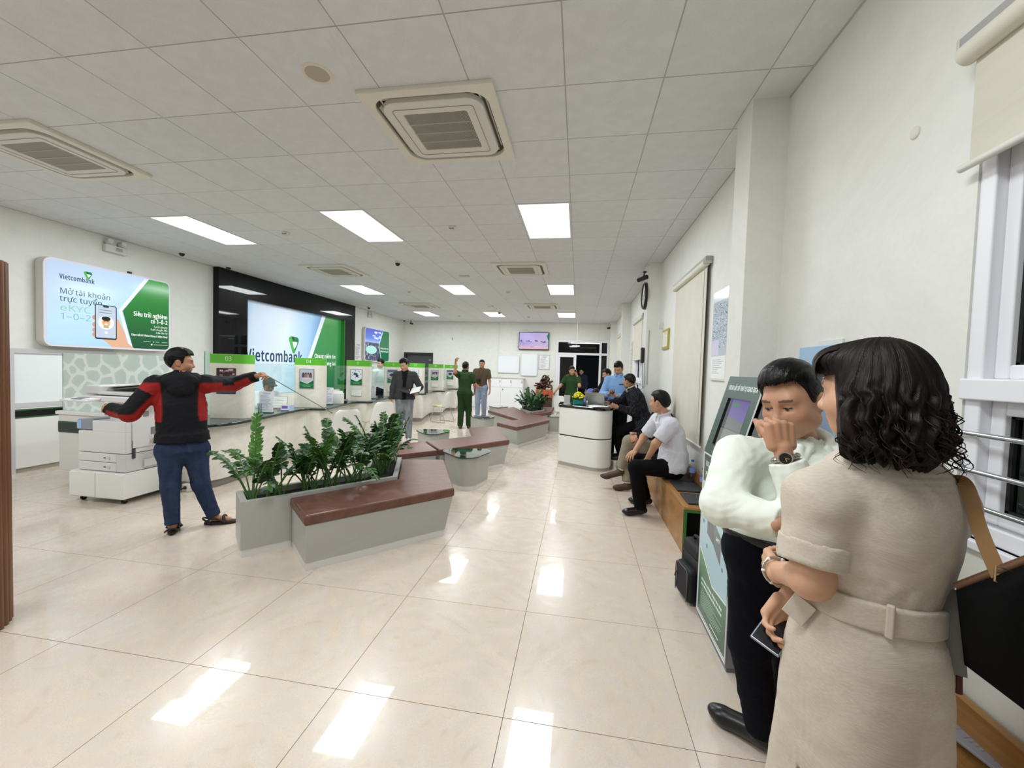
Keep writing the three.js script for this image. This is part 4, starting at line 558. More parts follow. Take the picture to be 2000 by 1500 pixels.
{
  const rr = seeded(77), y = 0.39, mk = (n, len, spread) => Array.from({ length: n }, (_, k) => [k / n * 6.283 + rr() * 0.8, 0.26 + rr() * spread * 1.6, len * (0.6 + rr() * 0.46), rr() > 0.87, (rr() - 0.5) * 0.16, (rr() - 0.5) * 0.16]);
  const along = (a, b, s) => [lerp(a[0], b[0], s), lerp(a[1], b[1], s)];
  const A0 = [-2.64, -2.86], A1 = [-1.97, -3.67], B0 = [-1.97, -3.75], B9 = [-2.19, -4.38];
  const spots = [[along(A0, A1, 0.06), 'tallest leafy plant with one upright light green stem at the planter end', [[4.6, 0.04, 0.72, true], [3.6, 0.75, 0.55, false], [3.0, 0.65, 0.52, false], [2.3, 0.5, 0.5, false], [5.4, 0.5, 0.42, false], [0.3, 0.45, 0.4, false], [4.1, 0.35, 0.5, true]]],
    [along(A0, A1, 0.24), 'leafy plant with arching dark stems second from the planter end', mk(11, 0.56, 0.5)], [along(A0, A1, 0.44), 'dense leafy plant in the middle of the trough planter', mk(13, 0.6, 0.45)], [along(A0, A1, 0.63), 'leafy plant with bright fresh stem left of the planter corner', mk(13, 0.66, 0.45)], [along(A0, A1, 0.86), 'leafy plant at the bend of the trough planter', mk(13, 0.66, 0.45)],
    [along(B0, B9, 0.35), 'tall bushy leafy plant past the planter bend', mk(13, 0.7, 0.45)], [along(B0, B9, 0.68), 'leafy plant near the far end of the near trough planter', mk(12, 0.66, 0.45)], [along(B0, B9, 0.95), 'last leafy plant of the near trough planter, below the notebook', mk(11, 0.62, 0.45)]];
  for (const [[x, z], label, stems] of spots) plant(label, x, y, z, stems, 'leafy plants in the near planter');
  [[-1.5, -11.4], [-1.25, -10.95], [-1.05, -11.5], [-1.4, -11.85], [-1.12, -11.95], [-1.2, -11.3]].forEach(([x, z], k) => plant('dark bushy plant in the far planter behind the pointed bench', x, y, z, mk(11, 0.6, 0.5), 'bushy plants in the far planter', true, 1.05));
}
// glass-topped tables with a rounded triangular plan
function roundTri(r, s, turn, n = 10) { const out = []; for (let k = 0; k < 3; k++) { const a = turn + k * 2.0944, cx = Math.cos(a) * s, cz = Math.sin(a) * s; for (let i = 0; i <= n; i++) { const q = a - 1.0472 + 2.0944 * i / n; out.push([cx + Math.cos(q) * r, cz + Math.sin(q) * r]); } } return out; }
const TABLETOP = M('#1c3a33', 0.04, { clearcoat: 1, clearcoatRoughness: 0.02 });
function table(label, x, z, turn, size = 1) {
  const t = thing('side_table', label, 'table', [x, 0, z], 0, 'glass-topped side tables'), p = (k) => roundTri(0.155 * size * k, 0.175 * size * k, turn, 14);
  part(t, 'base', toCreasedNormals(frustum(p(0.92), p(0.97), 0.06, 0.41), 0.6), LAMINATE); part(t, 'kick_plate', prism(p(0.905), 0, 0.06), STEEL); part(t, 'glass_top', prism(p(1.05), 0.411, 0.427, 0.004), TABLETOP, 'dark green glass top');
}
table('grey side table with dark glass top, right of the nearest bench', -1.4, -5.13, Math.PI + 0.25); table('side table with green glass top left of the second bench', -2.42, -6.62, Math.PI + 0.3, 0.92); table('side table carrying a grey display stand, beyond the second bench', -2.12, -9.0, Math.PI + 0.3, 0.92); table('far side table in front of the man with the camera', -2.27, -11.65, Math.PI + 0.3, 0.9); table('side table with nearly black top under the white chair by the desk', -0.5, -9.93, 0.2, 0.75);
{ const t = thing('display_stand', 'grey metal display stand post on a flat base, standing on a side table', 'stand', [-2.1, 0.428, -9.0], 0.1); part(t, 'base_plate', rbox(0.3, 0.016, 0.2, 0.005, 0, 0.008, 0), M('#70757c', 0.35)); part(t, 'post', rbox(0.05, 0.5, 0.03, 0.006, 0, 0.265, 0), M('#8c9299', 0.35)); part(t, 'foot_block', rbox(0.09, 0.04, 0.07, 0.008, 0, 0.035, 0), M('#7a7f86', 0.35)); }

// white shell chairs on chrome sled legs
function shellGeo() {
  const U = 14, Vn = 20, pos = [], idx = [];
  for (const off of [0, 1]) for (let j = 0; j <= Vn; j++) for (let i = 0; i <= U; i++) {
    const u = i / U * 2 - 1, s = j / Vn; let y, z, half;
    if (s < 0.46) { const a = s / 0.46; z = 0.22 - a * 0.36; y = 0.44 - 0.02 * a + (a < 0.15 ? -(0.15 - a) * 0.18 : 0); half = 0.215 + 0.012 * a; } else if (s < 0.58) { const a = (s - 0.46) / 0.12; z = -0.14 - 0.075 * Math.sin(a * 1.3); y = 0.42 + 0.075 * (1 - Math.cos(a * 1.4)); half = 0.228; } else { const a = (s - 0.58) / 0.42; z = -0.213 - a * 0.115; y = 0.482 + a * 0.37; half = 0.228 - 0.05 * a * a - (a > 0.85 ? (a - 0.85) * 0.3 : 0); }
    const curl = 0.05 * u * u; pos.push(u * half, y + (s < 0.5 ? curl * 0.7 : 0) - off * (s < 0.5 ? 0.008 : 0), z + (s > 0.5 ? curl : 0) - off * (s > 0.5 ? 0.008 : 0));
  }
  const W = U + 1, T = W * (Vn + 1); for (let j = 0; j < Vn; j++) for (let i = 0; i < U; i++) { const a = j * W + i; idx.push(a, a + W, a + 1, a + 1, a + W, a + W + 1, T + a, T + a + 1, T + a + W, T + a + 1, T + a + W + 1, T + a + W); }
  const rimI = []; for (let i = 0; i < U; i++) rimI.push([i, i + 1], [Vn * W + i + 1, Vn * W + i]); for (let j = 0; j < Vn; j++) rimI.push([(j + 1) * W, j * W], [j * W + U, (j + 1) * W + U]); for (const [a, b] of rimI) idx.push(a, b, T + a, b, T + b, T + a);
  const g = new THREE.BufferGeometry(); g.setAttribute('position', new THREE.Float32BufferAttribute(pos, 3)); g.setAttribute('uv', new THREE.Float32BufferAttribute(new Float32Array(pos.length / 3 * 2), 2)); g.setIndex(idx); g.computeVertexNormals(); return g;
}
const SHELL = shellGeo();
function chair(label, x, z, turn) {
  const t = thing('shell_chair', label, 'chair', [x, 0, z], turn, 'white shell chairs'); part(t, 'seat_shell', SHELL, M('#f1f1ef', 0.3)); part(t, 'seat_pad', place(rbox(0.36, 0.016, 0.32, 0.008), 0, 0.447, 0.04), M('#c9cf86', 0.6), 'pale yellow-green seat pad');
  for (const s of [-1, 1]) part(t, 'sled_leg', tube([[s * 0.17, 0.425, 0.14], [s * 0.2, 0.2, 0.19], [s * 0.215, 0.02, 0.22], [s * 0.215, 0.011, 0.15], [s * 0.215, 0.011, -0.2], [s * 0.215, 0.02, -0.26], [s * 0.2, 0.2, -0.2], [s * 0.17, 0.42, -0.12]], 0.0085, 40, 8), CHROME);
  part(t, 'cross_bar', [rod([-0.17, 0.424, 0.13], [0.17, 0.424, 0.13], 0.008), rod([-0.17, 0.415, -0.11], [0.17, 0.415, -0.11], 0.008)], CHROME);
}
chair('white shell chair at the counter beside the green uniform', -3.72, -10.85, -1.9); chair('white shell chair pulled out before the camera-poster divider', -3.75, -7.2, -2.2); chair('white shell chair hidden behind the planter leaves at booth 04', -3.6, -5.75, -2.2); chair('white shell chair turned towards the reception desk', -0.3, -10.75, 0.75);

// ------------------------------------------------------------------ reception desk
{
  const t = thing('reception_desk', 'white curved reception desk with black stone top and a dark groove round its middle', 'desk', [0, 0, 0]);
  const base = new THREE.CatmullRomCurve3([[-0.28, -7.25], [-0.285, -6.72], [-0.2, -6.62], [0.1, -6.42], [0.33, -6.31], [0.5, -6.4], [0.56, -6.6], [0.58, -7.25]].map(([x, z]) => V3(x, 0, z)), false, 'catmullrom', 0.5).getPoints(90).map((p) => [p.x, p.z]);
  const c = centroid(base), sc = (k, dz = 0) => base.map(([x, z]) => [c[0] + (x - c[0]) * k, c[1] + (z - c[1]) * k + dz]), w = M('#e9e8e3', 0.3);
  part(t, 'lower_panel', prism(sc(1), 0.05, 0.485, 0.008), w); part(t, 'upper_panel', prism(sc(1), 0.5, 0.94, 0.008), w); part(t, 'groove', prism(sc(0.985), 0.48, 0.505), M('#2a2b2c', 0.4)); part(t, 'kick_plate', prism(sc(0.97), 0, 0.05), M('#a9a59c', 0.35));
  part(t, 'desk_top', prism(sc(1.045), 0.94, 0.98, 0.006), M('#0c100f', 0.08, { clearcoat: 0.6, clearcoatRoughness: 0.05 }), 'polished black stone top');
  const Y = 0.981;
  { const f = thing('flower_pot', 'teal box planter of small yellow flowers on the reception desk', 'flower pot', [0.02, Y, -6.78], 0.1); part(f, 'box', rbox(0.16, 0.085, 0.09, 0.008, 0, 0.043, 0), M('#1f7d78', 0.4)); const r = seeded(31), pet = new THREE.SphereGeometry(0.016, 8, 6), lf = leafGeo(0.06, 0.012, 0.3, 0.01); const mats = ['#e8d81e', '#f2e64a', '#d3bd12'].map((q) => M(q, 0.5)); for (let k = 0; k < 60; k++) { const a = r() * 6.28, q = Math.sqrt(r()), m = part(f, 'flower', pet, mats[k % 3]); m.position.set(Math.cos(a) * q * 0.105, 0.115 + (1 - q * q) * 0.085 * (0.5 + r() * 0.6), Math.sin(a) * q * 0.085); m.scale.set(0.9 + r() * 0.5, 0.7, 0.9 + r() * 0.5); } const lv = []; for (let k = 0; k < 50; k++) { const a = r() * 6.28; lv.push(place(lf.clone(), Math.cos(a) * 0.06, 0.08, Math.sin(a) * 0.045, -a + Math.PI / 2, 0.5 + r() * 0.7)); } part(f, 'leaves', lv, M('#4f8a2c', 0.45)); part(f, 'marker_stick', rod([-0.03, 0.1, -0.02], [-0.02, 0.29, -0.02], 0.004, 6), M('#d9c98a', 0.5)); }
  { const f = thing('laptop', 'open silver laptop on the reception desk, lid towards the room', 'laptop', [0.33, Y, -6.88], -0.35 + Math.PI); part(f, 'keyboard_base', rbox(0.32, 0.014, 0.22, 0.005, 0, 0.008, 0), M('#b9bbbd', 0.35, { metalness: 0.5 })); const l = part(f, 'lid', place(rbox(0.32, 0.21, 0.008, 0.004), 0, 0.112, -0.145, 0, -0.36), M('#a5a49e', 0.35, { metalness: 0.5 })); part(l, 'emblem', place(rbox(0.03, 0.03, 0.002, 0.001), 0, 0.118, -0.1495, 0, -0.36), M('#c9b95a', 0.4)); part(f, 'screen', place(sheet(0.29, 0.18), 0, 0.112, -0.139, 0, -0.36), M('#1a2430', 0.1)); }
  { const f = thing('sign_holder', 'small white upright card beside the yellow flowers', 'sign', [-0.17, Y, -6.82], 0.1); part(f, 'card', rbox(0.1, 0.14, 0.01, 0.003, 0, 0.075, 0), M('#dcdcd9', 0.3, { map: docTex(44, '#dfdfdc', '#8b8f9a', 6) })); part(f, 'foot', rbox(0.12, 0.008, 0.05, 0.002, 0, 0.004, 0), M('#cfcfcb', 0.3)); }
  { const f = thing('paper_stack', 'loose white papers spread beside the laptop', 'papers', [0.3, Y, -6.56], 0.3); for (let k = 0; k < 4; k++) part(f, 'paper_sheet', place(rbox(0.21, 0.003, 0.297, 0.0005), k * 0.012 - 0.02, 0.002 + k * 0.0034, k * 0.008, k * 0.25 - 0.3), M('#f1f1ee', 0.7)); }
  solo('paper_stack', 'white papers in front of the man writing at the desk', 'papers', place(rbox(0.21, 0.008, 0.28, 0.001), 0.46, Y + 0.005, -7.0, -0.2), M('#ededea', 0.7));
  { const f = thing('desk_phone', 'small dark device with pale handset next to the flower box', 'telephone', [0.12, Y, -6.7], 0.4); part(f, 'body', rbox(0.05, 0.06, 0.05, 0.012, 0, 0.031, 0), M('#3d4550', 0.4)); part(f, 'handset', place(rbox(0.02, 0.075, 0.028, 0.008), 0.03, 0.04, 0.006, 0, 0, -0.3), M('#c9ccd2', 0.35)); }
}
// hanging illuminated sign bar over the desk aisle
{
  const t = thing('hanging_sign', 'thin white hanging sign bar on two wires before the back door', 'hanging sign', [0.2, 0, -14.3]); part(t, 'bar', rbox(0.98, 0.035, 0.03, 0.006, 0, 2.5, 0), M('#ffffff', 0.3, { emissive: '#ffffff', emissiveIntensity: 0.6 })); part(t, 'lower_bar', rbox(0.26, 0.03, 0.03, 0.006, -0.32, 2.4, 0), M('#ffffff', 0.3, { emissive: '#ffffff', emissiveIntensity: 0.6 })); for (const x of [-0.29, 0.46]) part(t, 'wire', rod([x, 2.51, 0], [x, CEIL, 0], 0.004, 6), M('#c9c9c9', 0.3)); part(t, 'link', rod([-0.3, 2.4, 0], [-0.3, 2.5, 0], 0.004, 6), M('#c9c9c9', 0.3));
}
// ------------------------------------------------------------------ back wall
{
  const tv = canvasTex(640, 372, (c, w, h) => { let g = c.createLinearGradient(0, 0, w, h); g.addColorStop(0, '#b7aeee'); g.addColorStop(0.5, '#cdb9f0'); g.addColorStop(0.85, '#d6c6ee'); g.addColorStop(1, '#8fd0c0'); c.fillStyle = g; c.fillRect(0, 0, w, h); c.fillStyle = '#f0c7dc'; c.fillRect(0, h * 0.82, w, h * 0.18); const s = seeded(8); for (const [x, y, a] of [[0.06, 0.5, 1], [0.3, 0.5, 2], [0.58, 0.5, 1.2], [0.8, 0.53, 2.2]]) for (let k = 0; k < 16; k++) { c.fillStyle = ['#3c4a6e', '#5a76a0', '#4a7a72', '#2b3350'][k % 4]; c.fillRect(w * x + (s() - 0.5) * 46 * a, h * y + (s() - 0.5) * 44, 5 + s() * 20 * a, 4 + s() * 14); } c.strokeStyle = '#7a6ba8'; c.lineWidth = 3; for (let k = 0; k < 9; k++) c.strokeRect(w * (0.04 + k * 0.1), h * 0.62, 34, 26); c.fillStyle = '#c66a90'; c.fillRect(w * 0.38, h * 0.85, w * 0.14, 9); c.fillStyle = '#2f9a6a'; c.beginPath(); c.moveTo(w, 0); c.lineTo(w * 0.93, h * 0.2); c.lineTo(w, h * 0.5); c.fill(); });
  const t = thing('television', 'flat television with lilac picture on the back wall', 'television', [-1.73, 2.63, ZB]); part(t, 'casing', rbox(1.17, 0.68, 0.07, 0.012, 0, 0, 0.055), M('#17181b', 0.3)); part(t, 'screen', sheet(1.12, 0.62).translate(0, 0.005, 0.0912), M('#000000', 0.15, { emissive: '#ffffff', emissiveMap: tv, emissiveIntensity: 0.8 })); part(t, 'wall_mount', box(0.3, 0.3, 0.03, 0, 0, 0.016), BLACK);
  const board = (x0, x1, y0, y1, label) => { const b = thing('whiteboard', label, 'whiteboard', [(x0 + x1) / 2, (y0 + y1) / 2, ZB], 0, 'blank boards on the back wall'); part(b, 'frame', plate(x1 - x0, y1 - y0, 0.08, 0.05, 0.012), M('#e4e6e9', 0.35)); part(b, 'panel', sheet(x1 - x0 - 0.08, y1 - y0 - 0.08, 0.05).translate(0, 0, 0.0505), M('#f2f5fa', 0.2)); };
  board(-3.13, -2.27, 1.37, 2.06, 'blank landscape whiteboard with rounded corners on the back wall'); board(-2.22, -1.56, 1.28, 2.17, 'blank upright whiteboard with rounded corners next to the notice');
  { const n = thing('framed_notice', 'framed printed notice between the upright whiteboard and the back door', 'notice', [-1.31, 1.83, ZB]); part(n, 'frame', rbox(0.42, 0.56, 0.02, 0.004, 0, 0, 0.012), M('#c7ccd2', 0.3)); part(n, 'print', sheet(0.36, 0.5).translate(0, 0, 0.0235), M('#ffffff', 0.4, { map: docTex(14, '#eeeff0', '#7b8087', 15) })); }
  solo('wall_sensor', 'tiny sensor on the back wall left of centre', 'sensor', place(rbox(0.04, 0.09, 0.03, 0.008), -5.0, 2.66, ZB + 0.016), M('#a9a9a6', 0.5));
  // carved wooden ornament
  const o = thing('wooden_ornament', 'dark red-brown carved wooden ornament with orange base beside the back door', 'ornament', [-1.28, 0, -15.1]); const r = seeded(15), bits = []; for (let k = 0; k < 46; k++) { const a = r() * 6.28, q = r() * 0.3; bits.push(place(new THREE.TorusGeometry(0.05 + r() * 0.05, 0.02 + r() * 0.014, 6, 12, 3 + r() * 3), Math.cos(a) * q * 1.05, 0.86 + r() * 0.26 - q * 0.3 + (Math.cos(a) * q > 0 ? 0.1 : 0), Math.sin(a) * q * 0.5, r() * 6, r() * 6)); } part(o, 'carving', bits, M('#4a241a', 0.4)); part(o, 'crown', [place(new THREE.TorusKnotGeometry(0.09, 0.03, 60, 8, 2, 3), 0.08, 1.2, 0), place(new THREE.ConeGeometry(0.06, 0.18, 8), 0.16, 1.3, 0, 0, 0, -0.9)], M('#3a1d17', 0.4)); part(o, 'base_cloth', [rbox(0.62, 0.3, 0.36, 0.03, 0.05, 0.66, 0)], M('#b04a22', 0.6)); part(o, 'pedestal', rbox(0.6, 0.5, 0.34, 0.01, 0.05, 0.25, 0), M('#3b2418', 0.5));
}
// ------------------------------------------------------------------ right wall fittings
function blind(label, z0, z1, y0, y1, x) {
  const t = thing('roller_blind', label, 'blind', [x, 0, 0], 0, 'cream roller blinds'), c = M('#dcd8c9', 0.75, { map: wallTex });
  part(t, 'cassette', rspan(-0.0, 0.07, y1 + 0.01, y1 + 0.06, z0 - 0.02, z1 + 0.02, 0.01), M('#a9a9a8', 0.35)); part(t, 'roll', rod([0.015, y1 - 0.005, z0], [0.015, y1 - 0.005, z1], 0.034, 24), M('#dcd8ca', 0.6)); part(t, 'fabric', span(0.03, 0.033, y0, y1, z0 + 0.02, z1 - 0.02), c); part(t, 'bottom_bar', rod([0.03, y0, z0 - 0.012], [0.03, y0, z1 + 0.012], 0.0125, 12), M('#e1dfda', 0.35)); for (const z of [z0 - 0.01, z1 + 0.01]) part(t, 'bracket', place(rbox(0.07, 0.07, 0.012, 0.004), 0.03, y1 + 0.02, z), M('#c9c8c2', 0.35));
  part(t, 'pull_chain', rod([0.0, y1, z1 - 0.004], [0.006, Math.max(0.9, y0 - 0.2), z1 - 0.004], 0.0035, 6), M('#bdbcb6', 0.4));
}
blind('cream roller blind half lowered over the near window', -1.6, 0.55, 2.25, 2.62, XR - 0.075); blind('cream roller blind lowered nearly to the bench behind the seated men', -5.75, -4.38, 0.8, 2.67, XR - 0.07); blind('small distant cream roller blind over the barred window', -9.85, -8.42, 1.82, 2.67, XR - 0.07); blind('farthest narrow roller blind beside the back door', -13.8, -12.5, 1.3, 2.67, XR - 0.07);
{
  const big = canvasTex(256, 640, (c, w, h) => { c.fillStyle = '#b9c6d4'; c.fillRect(0, 0, w, h); c.fillStyle = '#dfe6ee'; c.fillRect(0, 0, w, h * 0.1); const s = seeded(61); for (let k = 0; k < 700; k++) { c.fillStyle = ['#7f90a8', '#d9e2ea', '#56657e', '#a9b7c6', '#eef2f5'][k % 5]; c.fillRect(s() * w, h * (0.12 + s() * 0.52), 3 + s() * 16, 2 + s() * 6); } c.fillStyle = '#d9d6f0'; c.fillRect(0, h * 0.55, w * 0.5, h * 0.18); c.fillStyle = '#eef0ee'; c.fillRect(0, h * 0.74, w, h * 0.26); c.fillStyle = '#9aa3ad'; for (let k = 0; k < 8; k++) c.fillRect(w * 0.1, h * (0.78 + k * 0.022), w * (0.3 + s() * 0.5), 4); });
  const t = thing('wall_poster', 'tall framed blue-grey information poster on the right wall beside the blind', 'poster', [XR, 1.905, -4.02], -Math.PI / 2); part(t, 'frame', rbox(0.42, 0.84, 0.016, 0.003, 0, 0, 0.009), M('#d9dcdd', 0.25)); part(t, 'print', sheet(0.39, 0.8).translate(0, 0, 0.0178), M('#ffffff', 0.12, { map: big }));
  const s = thing('small_sign', 'small white wall sign with red figure above the kiosk', 'sign', [XR, 1.555, -3.64], -Math.PI / 2); part(s, 'board', rbox(0.26, 0.15, 0.006, 0.001, 0, 0, 0.004), M('#f3f1f1', 0.4)); part(s, 'red_mark', [rbox(0.05, 0.04, 0.002, 0.001, 0.045, 0.0, 0.008), rbox(0.02, 0.02, 0.002, 0.001, 0.045, 0.04, 0.008), rbox(0.05, 0.02, 0.002, 0.001, -0.05, -0.02, 0.008)], M('#a04a55', 0.4));
  const g = thing('gold_frame', 'small certificate in a gold frame on the right wall before the clock pillar', 'frame', [XR, 2.05, -6.4], -Math.PI / 2); part(g, 'frame', [rbox(0.42, 0.3, 0.025, 0.004, 0, 0, 0.013)], M('#b9a43a', 0.3, { metalness: 0.4 })); part(g, 'print', sheet(0.34, 0.22).translate(0, 0, 0.0265), M('#ffffff', 0.4, { map: docTex(33, '#f0eee2', '#9a968a', 8) }));
  const a = thing('air_blower', 'black handset-shaped device hanging on the pillar edge under the clock', 'device', [1.075, 1.83, -7.06], -Math.PI / 2); part(a, 'body', place(rbox(0.06, 0.26, 0.06, 0.02), 0, 0, 0.031, 0, 0, 0.08), M('#1a1b1d', 0.45)); part(a, 'cord', tube([[0, -0.12, 0.03], [0.02, -0.25, 0.02], [0.01, -0.4, 0.012], [0.03, -0.55, 0.012]], 0.006, 20, 6), M('#8b8b88', 0.5));
  solo('wall_box', 'small white junction box on the wall above the gold frame', 'junction box', place(rbox(0.09, 0.1, 0.04, 0.008), XR - 0.021, 2.29, -6.72), M('#d9d7d0', 0.5));
  const c = thing('wall_clock', 'round black-rimmed wall clock on the pillar, seen almost edge-on', 'clock', [1.075, 2.83, -7.15], -Math.PI / 2); part(c, 'rim', new THREE.LatheGeometry([[0.19, 0], [0.222, 0.005], [0.226, 0.03], [0.215, 0.05], [0.2, 0.052], [0.196, 0.03]].map(([p, q]) => new THREE.Vector2(p, q)), 48).rotateX(Math.PI / 2), M('#121316', 0.35)); part(c, 'dial', place(cyl(0.2, 0.2, 0.02, 0, 0, 0, 40), 0, 0, 0.02, 0, Math.PI / 2), M('#f0f0ec', 0.4)); part(c, 'hour_hand', place(rbox(0.012, 0.1, 0.004, 0.001), 0.02, 0.04, 0.034, 0, 0, -0.5), BLACK); part(c, 'minute_hand', place(rbox(0.008, 0.15, 0.004, 0.001), -0.02, -0.07, 0.037, 0, 0, -0.3), BLACK);
  solo('bell_button', 'small round white button on the bare right wall', 'button', place(new THREE.SphereGeometry(0.024, 20, 10).scale(1, 1, 0.4), XR - 0.002, 2.52, -1.88, -Math.PI / 2), M('#e4e1d8', 0.5));
  const lb = thing('blue_board', 'pale blue board on the right wall behind the two talking people', 'notice board', [XR, 1.44, -2.44], -Math.PI / 2); part(lb, 'board', rbox(0.36, 0.54, 0.014, 0.003, 0, 0, 0.008), M('#a9c9e6', 0.35)); part(lb, 'back_sheet', rbox(0.2, 0.03, 0.01, 0.001, 0.1, 0.28, 0.006), M('#e4e6e4', 0.5));
  solo('wall_notice', 'narrow printed paper strip on the wall beside the barred window', 'notice', place(rbox(0.3, 0.9, 0.006, 0.001), XR - 0.004, 1.85, -10.4, -Math.PI / 2), M('#e9e7e0', 0.5, { map: docTex(55, '#e7e6df', '#a9a8a0', 20) }));
  // conduit stains and cord on the pillar
  solo('wall_cable', 'thin grey cable running down the pillar corner to a white clip', 'cable', [tube([[1.07, 1.7, -6.975], [1.075, 1.45, -6.972], [1.07, 1.3, -6.972], [1.02, 1.26, -6.972], [0.98, 1.2, -6.972]], 0.006, 30, 6), tube([[1.12, 2.24, -6.972], [1.118, 1.7, -6.972], [1.12, 1.35, -6.972]], 0.008, 20, 6)], M('#b9b8b4', 0.5));
}
// wooden wall benches with black pads
const benchWood = dataTex(256, (u, v) => { const n = tileNoise(u, v * 0.2, 14, 101) * 14 + tileNoise(u * 0.5, v, 60, 102) * 6; return [172 + n, 132 + n * 0.85, 82 + n * 0.6]; });
function wallBench(label, z0, z1, pads) {
  const t = thing('wooden_bench', label, 'bench', [0, 0, 0], 0, 'wooden wall benches'), w = M('#f4e6d2', 0.3, { map: benchWood }), x0 = 0.93, x1 = 1.265;
  part(t, 'front_board', rspan(x0, x0 + 0.02, 0.0, 0.385, z1, z0, 0.004), w); part(t, 'seat_board', rspan(x0 - 0.004, x1, 0.385, 0.41, z1, z0, 0.005), w); part(t, 'back_rail', rspan(x1 - 0.025, x1 + 0.005, 0.41, 0.53, z1, z0, 0.004), w);
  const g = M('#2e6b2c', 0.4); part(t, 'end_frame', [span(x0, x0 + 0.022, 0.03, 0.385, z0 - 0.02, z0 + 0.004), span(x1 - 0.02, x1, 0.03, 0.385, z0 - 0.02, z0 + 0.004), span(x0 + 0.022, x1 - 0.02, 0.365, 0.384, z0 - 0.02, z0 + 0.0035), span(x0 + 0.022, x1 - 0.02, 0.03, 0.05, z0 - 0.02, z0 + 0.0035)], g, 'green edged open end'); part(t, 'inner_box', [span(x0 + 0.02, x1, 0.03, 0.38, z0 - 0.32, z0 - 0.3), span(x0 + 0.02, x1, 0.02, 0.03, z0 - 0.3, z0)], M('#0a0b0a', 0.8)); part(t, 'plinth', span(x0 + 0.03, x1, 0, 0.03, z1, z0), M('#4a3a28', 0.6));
  for (const [a, b] of pads) part(t, 'pad', rspan(x0 + 0.05, x1 - 0.03, 0.41, 0.428, b, a, 0.006), M('#33353a', 0.45), 'black padded seat');
  return t;
}
wallBench('long wooden wall bench with black seat pads carrying the seated men', -3.6, -6.1, [[-3.68, -3.98], [-4.06, -4.4], [-4.46, -5.05], [-5.12, -5.9]]);
wallBench('wooden wall bench with dark pad behind the woman in the beige dress', 0.6, -1.75, [[0.5, -1.1]]);
solo('newspaper', 'folded grey-white paper lying on the bench behind the beige dress', 'paper', place(rbox(0.26, 0.01, 0.4, 0.003), atY(1888, 1395, 0.44)[0], 0.434, atY(1888, 1395, 0.44)[2] + 0.05, 0.25), M('#c9c9d0', 0.7, { map: docTex(70, '#cfcfd6', '#b3b4c0', 20, false) }));
// water bottles
for (const [x, z, label] of [[1.2, -4.42, 'clear plastic water bottle with blue cap, nearer the seated man on the bench'], [1.205, -4.06, 'clear plastic water bottle with blue cap, nearer the kiosk on the bench']]) {
  const t = thing('water_bottle', label, 'bottle', [x, 0.43, z], 0, 'water bottles on the bench'); part(t, 'bottle_body', new THREE.LatheGeometry([[0.0001, 0.002], [0.028, 0.002], [0.031, 0.01], [0.029, 0.04], [0.031, 0.06], [0.029, 0.1], [0.031, 0.14], [0.024, 0.175], [0.013, 0.195], [0.013, 0.208]].map(([a, b]) => new THREE.Vector2(a, b)), 24), M('#f4f8fb', 0.05, { transmission: 1, thickness: 0, ior: 1.4 })); part(t, 'cap', cyl(0.015, 0.015, 0.018, 0, 0.215, 0, 20), M('#2b49a8', 0.4)); part(t, 'label_band', new THREE.CylinderGeometry(0.0305, 0.0305, 0.05, 24, 1, true).translate(0, 0.118, 0), M('#7f93c8', 0.4));
}
